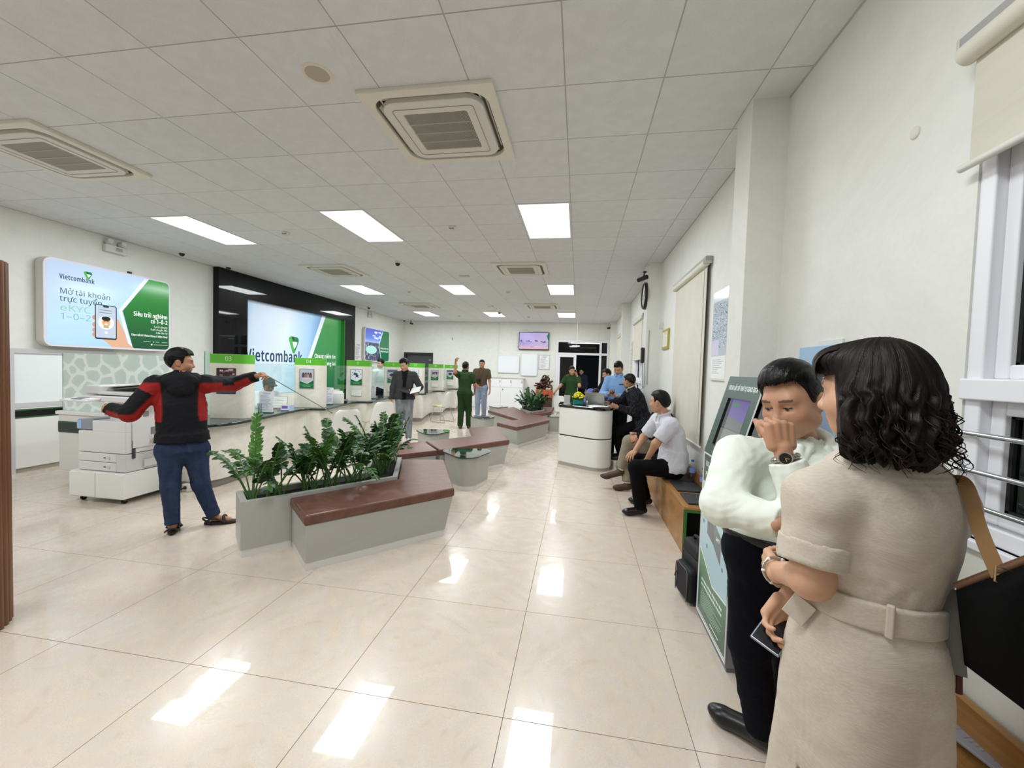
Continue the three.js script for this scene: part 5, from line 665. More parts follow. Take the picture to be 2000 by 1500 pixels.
// ------------------------------------------------------------------ ticket kiosk
{
  const W = 0.5, t = thing('ticket_kiosk', 'dark green queue ticket kiosk with sloped screen and printed front panel', 'kiosk', [0.8, 0, -2.445], -Math.PI / 2);
  // local: +z is the front, side profile in (z, y)
  const prof = [[0, 0.03], [0, 1.06], [-0.13, 1.53], [-0.2, 1.53], [-0.3, 1.1], [-0.34, 0.03]], side = (x) => { const s = new THREE.Shape(prof.map(([z, y]) => new THREE.Vector2(z, y))); return new THREE.ExtrudeGeometry(s, { depth: 0.012, bevelEnabled: false }).rotateY(-Math.PI / 2).translate(x, 0, 0); };
  part(t, 'side_panel', side(W / 2), M('#86888e', 0.35, { metalness: 0.4 }), 'grey metal side'); part(t, 'side_panel', side(-W / 2 + 0.012), M('#86888e', 0.35, { metalness: 0.4 }), 'grey metal side');
  part(t, 'plinth', rspan(-W / 2 + 0.01, W / 2 - 0.01, 0, 0.035, -0.33, -0.01, 0.004), M('#77797e', 0.4)); part(t, 'back_panel', span(-W / 2 + 0.012, W / 2 - 0.012, 0.03, 1.5, -0.27, -0.2), M('#7b7d82', 0.4));
  const lower = canvasTex(512, 1024, (c, w, h) => {
    let g = c.createLinearGradient(0, 0, 0, h); g.addColorStop(0, '#dfeaf0'); g.addColorStop(0.2, '#b7d3dc'); g.addColorStop(0.55, '#a3c6d3'); c.fillStyle = g; c.fillRect(0, 0, w, h);
    c.fillStyle = '#24463f'; c.fillRect(0, 0, w, h * 0.17); c.fillStyle = '#eef4f1'; c.font = F(46); fitText(c, 'VUI LÒNG LẤY SỐ THỨ TỰ', w * 0.07, h * 0.07, w * 0.86); fitText(c, 'PLEASE GET', w * 0.07, h * 0.135, w * 0.42);
    c.fillStyle = '#4a555c'; c.fillRect(w * 0.06, h * 0.235, w * 0.3, 4);
    c.fillStyle = '#3f4a50'; c.save(); c.translate(w * 0.5, h * 0.44); c.beginPath(); c.moveTo(-130, -60); c.lineTo(10, -60); c.lineTo(10, 60); c.lineTo(-130, 30); c.fill(); c.fillStyle = '#59666c'; c.beginPath(); c.moveTo(0, -80); c.lineTo(130, -30); c.lineTo(130, 130); c.lineTo(0, 60); c.fill(); c.fillStyle = '#dfe9ee'; c.font = F(30); c.fillText('24/7', 40, 10); c.restore();
    c.fillStyle = '#3d7c70'; for (const [a, b] of [[0.16, 0.33], [0.32, 0.31], [0.1, 0.42], [0.82, 0.36], [0.88, 0.47], [0.26, 0.55], [0.82, 0.57]]) { c.beginPath(); c.arc(w * a, h * b, 14, 0, 7); c.fill(); }
    g = c.createLinearGradient(0, h * 0.6, 0, h); g.addColorStop(0, '#3a9a44'); g.addColorStop(0.3, '#2f6e47'); g.addColorStop(1, '#24523f'); c.fillStyle = g; c.beginPath(); c.moveTo(0, h * 0.6); c.lineTo(w * 0.52, h * 0.74); c.lineTo(w, h * 0.72); c.lineTo(w, h); c.lineTo(0, h); c.closePath(); c.fill(); c.strokeStyle = '#f2f6f4'; c.lineWidth = 9; c.beginPath(); c.moveTo(0, h * 0.6); c.lineTo(w * 0.52, h * 0.74); c.lineTo(w, h * 0.72); c.stroke();
    const s = seeded(9); c.fillStyle = '#dff0e4'; for (let k = 0; k < 2; k++) for (let x = w * 0.12; x < w * 0.84; x += 26) c.fillRect(x, h * (0.775 + k * 0.03), 18, 16); c.fillStyle = '#9fc9b0'; for (let k = 0; k < 7; k++) c.fillRect(w * 0.1, h * (0.85 + k * 0.015), w * (0.45 + s() * 0.4), 4); c.fillStyle = '#e9f2ec'; c.fillRect(w * 0.5, h * 0.965, w * 0.3, 8);
  });
  part(t, 'front_panel', rspan(-W / 2 + 0.004, W / 2 - 0.004, 0.06, 1.058, -0.012, 0.002, 0.002), M('#dfe4e4', 0.3)); part(t, 'printed_panel', sheet(W - 0.03, 0.975).translate(0, 0.56, 0.0032), M('#ffffff', 0.22, { map: lower }));
  const tilt = Math.atan2(0.13, 0.47), L = Math.hypot(0.13, 0.47), up = (g) => place(g, 0, 1.06, 0, 0, -tilt);
  const frame = new THREE.Shape([[-W / 2, 0], [W / 2, 0], [W / 2, L], [-W / 2, L]].map((p) => new THREE.Vector2(...p))); const hole = new THREE.Path([[-0.165, 0.06], [-0.165, 0.36], [0.165, 0.36], [0.165, 0.06]].map((p) => new THREE.Vector2(...p))); frame.holes.push(hole);
  part(t, 'head_panel', up(new THREE.ExtrudeGeometry(frame, { depth: 0.022, bevelEnabled: false }).translate(0, 0, -0.018)), M('#2a4b43', 0.35), 'dark green sloped head'); const kt = canvasTex(512, 72, (c, w, h) => { c.fillStyle = '#2a4b43'; c.fillRect(0, 0, w, h); c.fillStyle = '#f0f4f2'; c.font = F(48); fitText(c, 'KIOSK LẤY SỐ THỨ TỰ GIAO DỊCH', 6, 56, w - 12); }); part(t, 'head_lettering', up(sheet(0.42, 0.055).translate(0, 0.42, 0.0048)), M('#ffffff', 0.35, { map: kt }));
  const scr = canvasTex(330, 300, (c, w, h) => { c.fillStyle = '#8f9392'; c.fillRect(0, 0, w, h); c.fillStyle = '#8d78d8'; c.beginPath(); c.moveTo(w * 0.1, 0); c.lineTo(w, 0); c.lineTo(w * 0.95, h * 0.3); c.lineTo(w * 0.82, h * 0.42); c.lineTo(w * 0.1, h * 0.36); c.fill(); c.fillStyle = '#5aa58c'; c.fillRect(w * 0.2, h * 0.08, w * 0.3, h * 0.09); c.fillStyle = '#a9adab'; c.fillRect(0, h * 0.62, w, h * 0.38); c.fillStyle = '#6f7472'; c.fillRect(0, h * 0.6, w * 0.8, 5); });
  const sc = part(t, 'screen', up(sheet(0.33, 0.3).translate(0, 0.21, -0.012)), M('#303434', 0.06, { emissive: '#ffffff', emissiveMap: scr, emissiveIntensity: 0.42 })); part(sc, 'screen_bezel', up(mergeAll([span(-0.165, -0.16, 0.06, 0.36, -0.014, 0.004), span(0.16, 0.165, 0.06, 0.36, -0.014, 0.004), span(-0.16, 0.16, 0.06, 0.066, -0.014, 0.006), span(-0.16, 0.16, 0.354, 0.36, -0.014, 0.004)])), M('#101312', 0.3));
  part(t, 'edge_trim', [rod([-W / 2, 0.05, 0.002], [-W / 2, 1.06, 0.002], 0.004, 6), rod([W / 2, 0.05, 0.002], [W / 2, 1.06, 0.002], 0.004, 6), rod([W / 2, 1.06, 0.004], [W / 2, 1.53, -0.126], 0.004, 6), rod([-W / 2, 0.052, 0.002], [W / 2, 0.052, 0.002], 0.004, 6)], M('#d9dcdc', 0.3));
}
// black bag on the floor
{
  const t = thing('equipment_bag', 'black padded equipment bag with grey piping on the floor against the kiosk', 'bag', [0.89, 0, -2.92], 0.15), k = M('#101114', 0.7), p = M('#5b5c5f', 0.6);
  part(t, 'main_compartment', rbox(0.2, 0.3, 0.3, 0.05, 0, 0.16, 0, 4), k); part(t, 'top_flap', rbox(0.2, 0.1, 0.28, 0.04, 0.01, 0.33, -0.01, 4), k); part(t, 'front_pocket', rbox(0.07, 0.22, 0.22, 0.03, -0.115, 0.13, 0.02, 3), k); part(t, 'side_pocket', rbox(0.15, 0.22, 0.07, 0.03, 0, 0.13, 0.165, 3), k);
  part(t, 'piping', [tube([[-0.152, 0.03, -0.07], [-0.152, 0.22, -0.07], [-0.152, 0.235, 0.02], [-0.152, 0.22, 0.11], [-0.152, 0.03, 0.11]], 0.004, 40, 6), tube([[-0.06, 0.03, 0.2], [-0.06, 0.22, 0.2], [0, 0.235, 0.202], [0.06, 0.22, 0.2], [0.06, 0.03, 0.2]], 0.004, 40, 6)], p); part(t, 'handle', tube([[-0.02, 0.37, -0.09], [-0.03, 0.41, -0.06], [-0.03, 0.41, 0.06], [-0.02, 0.37, 0.09]], 0.011, 20, 8), k); part(t, 'zip_pull', rod([-0.155, 0.16, -0.06], [-0.16, 0.12, -0.07], 0.005, 6), p);
}

// ------------------------------------------------------------------ bodies: distance fields meshed by surface nets
const sub = (a, b) => [a[0] - b[0], a[1] - b[1], a[2] - b[2]], add = (a, b, k = 1) => [a[0] + b[0] * k, a[1] + b[1] * k, a[2] + b[2] * k], dot = (a, b) => a[0] * b[0] + a[1] * b[1] + a[2] * b[2];
const len = (a) => Math.hypot(a[0], a[1], a[2]), unit = (a) => { const l = len(a) || 1; return [a[0] / l, a[1] / l, a[2] / l]; }, cross = (a, b) => [a[1] * b[2] - a[2] * b[1], a[2] * b[0] - a[0] * b[2], a[0] * b[1] - a[1] * b[0]], mix = (a, b, t) => [lerp(a[0], b[0], t), lerp(a[1], b[1], t), lerp(a[2], b[2], t)];
// tapered capsule, with an optional flat cut past b (fraction 0 at a, 1 at b)
function cap(a, b, ra, rb = ra, cutB = null, cutA = null) {
  const d = sub(b, a), L2 = dot(d, d) || 1e-9, L = Math.sqrt(L2), R = Math.max(ra, rb), c = mix(a, b, 0.5), [ax, ay, az] = a, [dx, dy, dz] = d, iL = 1 / L2;
  return { c, r: L / 2 + R, f(x, y, z) { const px = x - ax, py = y - ay, pz = z - az, tt = (px * dx + py * dy + pz * dz) * iL, t = tt < 0 ? 0 : tt > 1 ? 1 : tt; const qx = px - dx * t, qy = py - dy * t, qz = pz - dz * t; let v = Math.sqrt(qx * qx + qy * qy + qz * qz) - (ra + (rb - ra) * t); if (cutB !== null) v = Math.max(v, (tt - cutB) * L); if (cutA !== null) v = Math.max(v, (cutA - tt) * L); return v; } };
}
function ell(c, rx, ry, rz, q = null) { // q: [right, up, forward] axes
  const m = Math.min(rx, ry, rz), A = q ?? [[1, 0, 0], [0, 1, 0], [0, 0, 1]];
  return { c, r: Math.max(rx, ry, rz), f(x, y, z) { let u = x - c[0], v = y - c[1], w = z - c[2]; if (q) { const px = u, py = v, pz = w; u = px * A[0][0] + py * A[0][1] + pz * A[0][2]; v = px * A[1][0] + py * A[1][1] + pz * A[1][2]; w = px * A[2][0] + py * A[2][1] + pz * A[2][2]; } u /= rx; v /= ry; w /= rz; const k0 = Math.sqrt(u * u + v * v + w * w), k1 = Math.sqrt(u * u / (rx * rx) + v * v / (ry * ry) + w * w / (rz * rz)); return k1 < 1e-6 ? -m : k0 * (k0 - 1) / k1; } };
}
// elliptic loft segment between two stations {c, w, d} with the right and forward axes given
function loftSeg(s0, s1, u, v) {
  const a = s0.c, b = s1.c, d = sub(b, a), L2 = dot(d, d) || 1e-9, Lg = Math.sqrt(L2), R = Math.max(s0.w, s1.w, s0.d, s1.d);
  return { c: mix(a, b, 0.5), r: Math.sqrt(L2) / 2 + R, f(x, y, z) { const px = x - a[0], py = y - a[1], pz = z - a[2], tt = (px * d[0] + py * d[1] + pz * d[2]) / L2, t = tt < 0 ? 0 : tt > 1 ? 1 : tt, qx = px - d[0] * tt, qy = py - d[1] * tt, qz = pz - d[2] * tt, w = s0.w + (s1.w - s0.w) * t, e = s0.d + (s1.d - s0.d) * t, qu = qx * u[0] + qy * u[1] + qz * u[2], qv = qx * v[0] + qy * v[1] + qz * v[2], w2 = w * w, e2 = e * e, k0 = Math.sqrt(qu * qu / w2 + qv * qv / e2), k1 = Math.sqrt(qu * qu / (w2 * w2) + qv * qv / (e2 * e2)), lat = k1 < 1e-6 ? -Math.min(w, e) : k0 * (k0 - 1) / k1, over = Math.abs(tt - t) * Lg - 0.008; return over > 0 ? (lat > 0 ? Math.sqrt(lat * lat + over * over) : over) : lat > 0 ? lat : Math.max(lat, over); } };
}
function loft(st, u, v) { // one primitive through all stations
  const S = st.slice(1).map((s, i) => loftSeg(st[i], s, u, v)), [lo, hi] = boundsOf(S, 0), c = mix(lo, hi, 0.5);
  return [{ c, r: len(sub(hi, c)), f(x, y, z) { let d = 1e3; for (const p of S) { const e = p.f(x, y, z); if (e < d) d = e; } return d; } }];
}
function union(prims, k) {
  const n = prims.length;
  return (x, y, z) => { let d = 1e3; for (let i = 0; i < n; i++) { const p = prims[i], c = p.c, cx = x - c[0], cy = y - c[1], cz = z - c[2], lim = d + k + 0.02 + p.r * 1.25; if (lim > 0 && cx * cx + cy * cy + cz * cz > lim * lim) continue; const e = p.f(x, y, z); if (d > 500) { d = e; continue; } const h = Math.max(0, k - Math.abs(d - e)) / k; d = Math.min(d, e) - h * h * k * 0.25; } return d; };
}
function boundsOf(prims, pad) { const lo = [1e9, 1e9, 1e9], hi = [-1e9, -1e9, -1e9]; for (const p of prims) for (let k = 0; k < 3; k++) { lo[k] = Math.min(lo[k], p.c[k] - p.r - pad); hi[k] = Math.max(hi[k], p.c[k] + p.r + pad); } return [lo, hi]; }
function netMesh(f, lo, hi, s, colorAt, safe = 1.1) {
  const n = [0, 1, 2].map((k) => Math.ceil((hi[k] - lo[k]) / s) + 2), [nx, ny, nz] = n, F = new Float32Array(nx * ny * nz).fill(1), B = 6, at = (i, j, k) => (k * ny + j) * nx + i;
  const S = 24;
  for (let sk = 0; sk < nz; sk += S) for (let sj = 0; sj < ny; sj += S) for (let si = 0; si < nx; si += S) {
    const far = f(lo[0] + (si + S / 2) * s, lo[1] + (sj + S / 2) * s, lo[2] + (sk + S / 2) * s), K = Math.min(nz, sk + S), Jn = Math.min(ny, sj + S), I = Math.min(nx, si + S);
    if (Math.abs(far) > S * s * safe + 0.03) { if (far < 0) for (let k = sk; k < K; k++) for (let j = sj; j < Jn; j++) for (let i = si; i < I; i++) F[at(i, j, k)] = far; continue; }
    for (let bk = sk; bk < K; bk += B) for (let bj = sj; bj < Jn; bj += B) for (let bi = si; bi < I; bi += B) {
      const c = f(lo[0] + (bi + B / 2) * s, lo[1] + (bj + B / 2) * s, lo[2] + (bk + B / 2) * s), full = Math.abs(c) < B * s * safe + 0.012;
      for (let k = bk; k < Math.min(K, bk + B); k++) for (let j = bj; j < Math.min(Jn, bj + B); j++) for (let i = bi; i < Math.min(I, bi + B); i++) F[at(i, j, k)] = full ? f(lo[0] + i * s, lo[1] + j * s, lo[2] + k * s) : c;
    }
  }
  const V = new Int32Array(nx * ny * nz).fill(-1), pos = [], idx = [];
  for (let k = 0; k < nz - 1; k++) for (let j = 0; j < ny - 1; j++) for (let i = 0; i < nx - 1; i++) {
    const o0 = at(i, j, k), o1 = o0 + nx, o2 = o0 + nx * ny, o3 = o2 + nx, v0 = F[o0] < 0; if (v0 === F[o0 + 1] < 0 && v0 === F[o1] < 0 && v0 === F[o1 + 1] < 0 && v0 === F[o2] < 0 && v0 === F[o2 + 1] < 0 && v0 === F[o3] < 0 && v0 === F[o3 + 1] < 0) continue;
    const v = [F[o0], F[o0 + 1], F[o1], F[o1 + 1], F[o2], F[o2 + 1], F[o3], F[o3 + 1]];
    let c = 0, X = 0, Y = 0, Z = 0;
    for (let a = 0; a < 8; a++) for (const b of [1, 2, 4]) if (!(a & b)) { const o = a | b; if ((v[a] < 0) !== (v[o] < 0)) { const t = v[a] / (v[a] - v[o]); X += (a & 1) + (b === 1 ? t : 0); Y += ((a >> 1) & 1) + (b === 2 ? t : 0); Z += (a >> 2) + (b === 4 ? t : 0); c++; } }
    V[at(i, j, k)] = pos.length / 3; pos.push(lo[0] + (i + X / c) * s, lo[1] + (j + Y / c) * s, lo[2] + (k + Z / c) * s);
  }
  const quad = (a, b, c, d, flip) => { if (a < 0 || b < 0 || c < 0 || d < 0) return; flip ? idx.push(a, c, b, a, d, c) : idx.push(a, b, c, a, c, d); };
  for (let k = 1; k < nz - 1; k++) for (let j = 1; j < ny - 1; j++) for (let i = 1; i < nx - 1; i++) {
    const o = F[at(i, j, k)] < 0;
    if (o !== F[at(i + 1, j, k)] < 0) quad(V[at(i, j - 1, k - 1)], V[at(i, j, k - 1)], V[at(i, j, k)], V[at(i, j - 1, k)], !o);
    if (o !== F[at(i, j + 1, k)] < 0) quad(V[at(i - 1, j, k - 1)], V[at(i - 1, j, k)], V[at(i, j, k)], V[at(i, j, k - 1)], !o);
    if (o !== F[at(i, j, k + 1)] < 0) quad(V[at(i - 1, j - 1, k)], V[at(i, j - 1, k)], V[at(i, j, k)], V[at(i - 1, j, k)], !o);
  }
  const g = new THREE.BufferGeometry(); g.setAttribute('position', new THREE.Float32BufferAttribute(pos, 3)); g.setIndex(idx); g.computeVertexNormals();
  const N = pos.length / 3, uv = new Float32Array(N * 2); g.setAttribute('uv', new THREE.BufferAttribute(uv, 2));
  const col = new Float32Array(N * 3).fill(1); if (colorAt) for (let i = 0; i < N; i++) { const c = colorAt([pos[i * 3], pos[i * 3 + 1], pos[i * 3 + 2]]); col[i * 3] = c[0]; col[i * 3 + 1] = c[1]; col[i * 3 + 2] = c[2]; }
  g.setAttribute('color', new THREE.BufferAttribute(col, 3));
  return g;
}
function wrapUV(g, c, turn, su, sv) { const p = g.attributes.position, uv = g.attributes.uv; for (let i = 0; i < p.count; i++) { let a = Math.atan2(p.getX(i) - c[0], p.getZ(i) - c[2]) - turn; a = Math.atan2(Math.sin(a), Math.cos(a)); uv.setXY(i, a * su, p.getY(i) * sv); } return g; }
const lin = (hex) => { const c = new THREE.Color(hex); return [c.r, c.g, c.b]; };

// ---------- head: local frame, y up, +z face, chin near y = -0.115, crown near +0.125
function headPrims(o = {}) {
  const wide = o.wide ?? 1, jaw = o.jaw ?? 1, P = [];
  P.push(ell([0, 0.03, -0.012], 0.0765 * wide, 0.094, 0.097), ell([0, -0.03, 0.02], 0.062 * wide * jaw, 0.08, 0.069), ell([0, -0.082, 0.046], 0.036 * jaw, 0.03, 0.034), cap([-0.045 * wide * jaw, -0.06, 0.01], [0.045 * wide * jaw, -0.06, 0.01], 0.026));
  for (const s of [-1, 1]) { P.push(ell([s * 0.04 * wide, -0.028, 0.055], 0.026, 0.026, 0.026)); }
  P.push(cap([-0.036, 0.028, 0.073], [0.036, 0.028, 0.073], 0.013));
  return P;
}
function headField(o) {
  const base = union(headPrims(o), 0.03), wide = o.wide ?? 1;
  const nose = union([cap([0, 0.014, 0.083], [0, -0.022, 0.1], 0.008, 0.0105), ell([0, -0.028, 0.099], 0.0125, 0.0105, 0.0125), ell([-0.0125, -0.031, 0.089], 0.0085, 0.0075, 0.01), ell([0.0125, -0.031, 0.089], 0.0085, 0.0075, 0.01)], 0.012);
  const lips = union([cap([-0.02, -0.0585, 0.0815], [0, -0.056, 0.0895], 0.005), cap([0.02, -0.0585, 0.0815], [0, -0.056, 0.0895], 0.005), cap([-0.015, -0.067, 0.082], [0.015, -0.067, 0.082], 0.0062)], 0.006);
  const ears = union([-1, 1].flatMap((s) => [ell([s * 0.079 * wide, 0.0, -0.01], 0.007, 0.03, 0.018), ell([s * 0.083 * wide, 0.016, -0.014], 0.006, 0.013, 0.013), ell([s * 0.077 * wide, -0.024, -0.002], 0.006, 0.01, 0.009)]), 0.008);
  const sm = (a, b, k) => { const h = Math.max(0, k - Math.abs(a - b)) / k; return Math.min(a, b) - h * h * k * 0.25; };
  const sock = [-1, 1].map((s) => ell([s * 0.0315, 0.007, 0.094], 0.02, 0.0125, 0.016)), lid = [-1, 1].map((s) => ell([s * 0.0315, 0.006, 0.0715], 0.0175, 0.0105, 0.0135));
  return (x, y, z) => {
    let d = base(x, y, z); if (d > 0.06) return Math.min(d - 0.03, ears(x, y, z));
    for (const q of sock) { const e = -q.f(x, y, z), h = Math.max(0, 0.014 - Math.abs(d - e)) / 0.014; d = Math.max(d, e) + h * h * 0.014 * 0.25; }
    for (const q of lid) d = sm(d, q.f(x, y, z), 0.006);
    d = sm(d, nose(x, y, z), 0.014); d = sm(d, lips(x, y, z), 0.005); return sm(d, ears(x, y, z), 0.008);
  };
}
function skinPaint(tone, o = {}) {
  const t = lin(tone), lip = [t[0] * 0.82, t[1] * 0.55, t[2] * 0.55], dark = o.brow ?? [0.02, 0.016, 0.015];
  return ([x, y, z]) => {
    if (z > 0.05) {
      const ax = Math.abs(x); if (ax > 0.013 && ax < 0.052 && Math.abs(y - (0.0315 - 0.06 * Math.abs(ax - 0.034))) < 0.0046) return dark.map((c, i) => lerp(c, t[i], 0.25));
      if (Math.abs(y - 0.0052) < 0.0026 && ax > 0.017 && ax < 0.046 && z > 0.066) return [0.03, 0.022, 0.02];
      if (y < -0.051 && y > -0.0735 && ax < 0.024 && z > 0.076) return lip;
    }
    const red = Math.max(0, 1 - Math.hypot(Math.abs(x) - 0.042, y + 0.03, z - 0.07) / 0.03) * 0.12; return [t[0] * (1 + red * 0.2), t[1] * (1 - red), t[2] * (1 - red)];
  };
}
function hairField(o = {}) {
  const t = o.thick ?? 0.016, side = o.side ?? 0.004, wide = o.wide ?? 1, wave = o.wave ?? 0.0024, drop = o.fringeDrop ?? 0;
  const skull = ell([0, 0.034, -0.014], 0.078 * wide + side, 0.096 + t * 0.7, 0.1 + t * 0.5), top = ell([o.part ?? 0, 0.072 + t * 0.8, 0.004], 0.068 * wide, 0.05 + t, 0.086 + (o.fringe ?? 0.004)), k = 0.035;
  const lineY = (z, x) => { const ax = Math.abs(x); if (z > 0.04) return 0.08 - drop + ax * 0.1 - Math.max(0, ax - 0.052) * 1.2; if (z > 0.026) return lerp(0.01, 0.08 - drop, clamp((z - 0.026) / 0.014, 0, 1)); if (z > 0.008) return -0.018; if (z > -0.032) return 0.022; return lerp(-0.075, 0.02, clamp((z + 0.075) / 0.043, 0, 1)); };
  return (x, y, z) => { const a = skull.f(x, y, z), b = top.f(x, y, z), h = Math.max(0, k - Math.abs(a - b)) / k; let d = Math.min(a, b) - h * h * k * 0.25; if (d > 0.03) return d; const low = clamp((0.03 - y) / 0.07, 0, 1) * 0.006; d += low + wave * noise3(x * 60 + 3, y * 24, z * 14) + wave * 0.5 * noise3(x * 230, y * 80, z * 22); return Math.max(d, (lineY(z, x) - y) * 0.7 + 0.006 * noise3(x * 150, y * 20, z * 150)); };
}
// frame from a facing direction and an optional tilt
function frameOf(yaw, pitch = 0, roll = 0) { const m = new THREE.Matrix4().makeRotationFromEuler(new THREE.Euler(pitch, yaw, roll, 'YXZ')); return m; }

// ---------- hand: fingers as chains of tapered capsules
function handPrims(w, dir, palm, thumbSide, o = {}) {
  dir = unit(dir); palm = unit(sub(palm, dir.map((c) => c * dot(palm, dir)))); const side = cross(dir, palm).map((c) => c * thumbSide), S = o.size ?? 1, curl = o.curl ?? 0.35, P = [], at = (f, s, n) => add(add(add(w, dir, f * S), side, s * S), palm, n * S);
  P.push(cap(at(-0.03, 0, 0), at(0.012, 0, 0), 0.026 * S, 0.025 * S), cap(at(0.02, -0.024, 0), at(0.078, -0.03, 0), 0.0155 * S, 0.0135 * S), cap(at(0.02, -0.006, 0), at(0.084, -0.01, -0.002), 0.016 * S, 0.0145 * S), cap(at(0.02, 0.012, 0), at(0.084, 0.011, -0.002), 0.016 * S, 0.0145 * S), cap(at(0.02, 0.026, 0.002), at(0.08, 0.031, 0), 0.0165 * S, 0.0135 * S));
  const bases = [[0.08, 0.031, 0.0092, [0.042, 0.026, 0.022]], [0.085, 0.0105, 0.0095, [0.046, 0.029, 0.023]], [0.083, -0.0105, 0.009, [0.043, 0.027, 0.022]], [0.076, -0.03, 0.008, [0.034, 0.02, 0.019]]];
  bases.forEach(([f, s, r, L], k) => { let p = at(f, s, -0.001), a = 0.1 + (o.spread ?? 0) * 0; const c = Array.isArray(curl) ? curl[k] : curl; for (let j = 0; j < 3; j++) { a += c * [0.95, 1.15, 0.8][j]; const fan = (s / 0.031) * 0.09 * (1 - c * 0.6), d = unit(add(add(dir.map((q) => q * Math.cos(a)), palm, Math.sin(a)), side, fan)), q = add(p, d, L[j] * S); P.push(cap(p, q, r * (1 - j * 0.08) * S, r * (0.94 - j * 0.09) * S)); p = q; } });
  const ta = o.thumb ?? 0.7, t0 = at(0.02, 0.026, 0.008), d1 = unit(add(add(dir.map((q) => q * Math.cos(ta)), side, Math.sin(ta)), palm, 0.35)), t1 = add(t0, d1, 0.044 * S), d2 = unit(add(add(dir, side, 0.25), palm, o.thumbIn ?? 0.4)), t2 = add(t1, d2, 0.032 * S), t3 = add(t2, unit(add(dir, palm, (o.thumbIn ?? 0.4) + 0.2)), 0.024 * S);
  P.push(cap(t0, t1, 0.0145 * S, 0.0115 * S), cap(t1, t2, 0.0112 * S, 0.0102 * S), cap(t2, t3, 0.0102 * S, 0.0082 * S));
  return P;
}
// ---------- whole person
// local default pose: facing +z, the person's left is +x; joints may be replaced by world points through o.set
function skeleton(h, pos, yaw) {
  const k = h / 1.68, c = Math.cos(yaw), s = Math.sin(yaw), W = (x, y, z) => [pos[0] + (x * c + z * s) * k, pos[1] + y * k, pos[2] + (-x * s + z * c) * k];
  const J = { W, k, head: W(0, 1.565, 0.015), neck: W(0, 1.44, -0.012), chest: W(0, 1.27, -0.005), waist: W(0, 1.06, 0.0), pelvis: W(0, 0.93, -0.005) };
  for (const [n, e] of [['L', 1], ['R', -1]]) Object.assign(J, { ['s' + n]: W(e * 0.172, 1.362, -0.015), ['e' + n]: W(e * 0.225, 1.1, -0.03), ['w' + n]: W(e * 0.23, 0.86, 0.04), ['h' + n]: W(e * 0.085, 0.9, 0), ['k' + n]: W(e * 0.09, 0.48, 0.015), ['a' + n]: W(e * 0.092, 0.075, -0.02), ['t' + n]: W(e * 0.1, 0.03, 0.13) });
  return J;
}
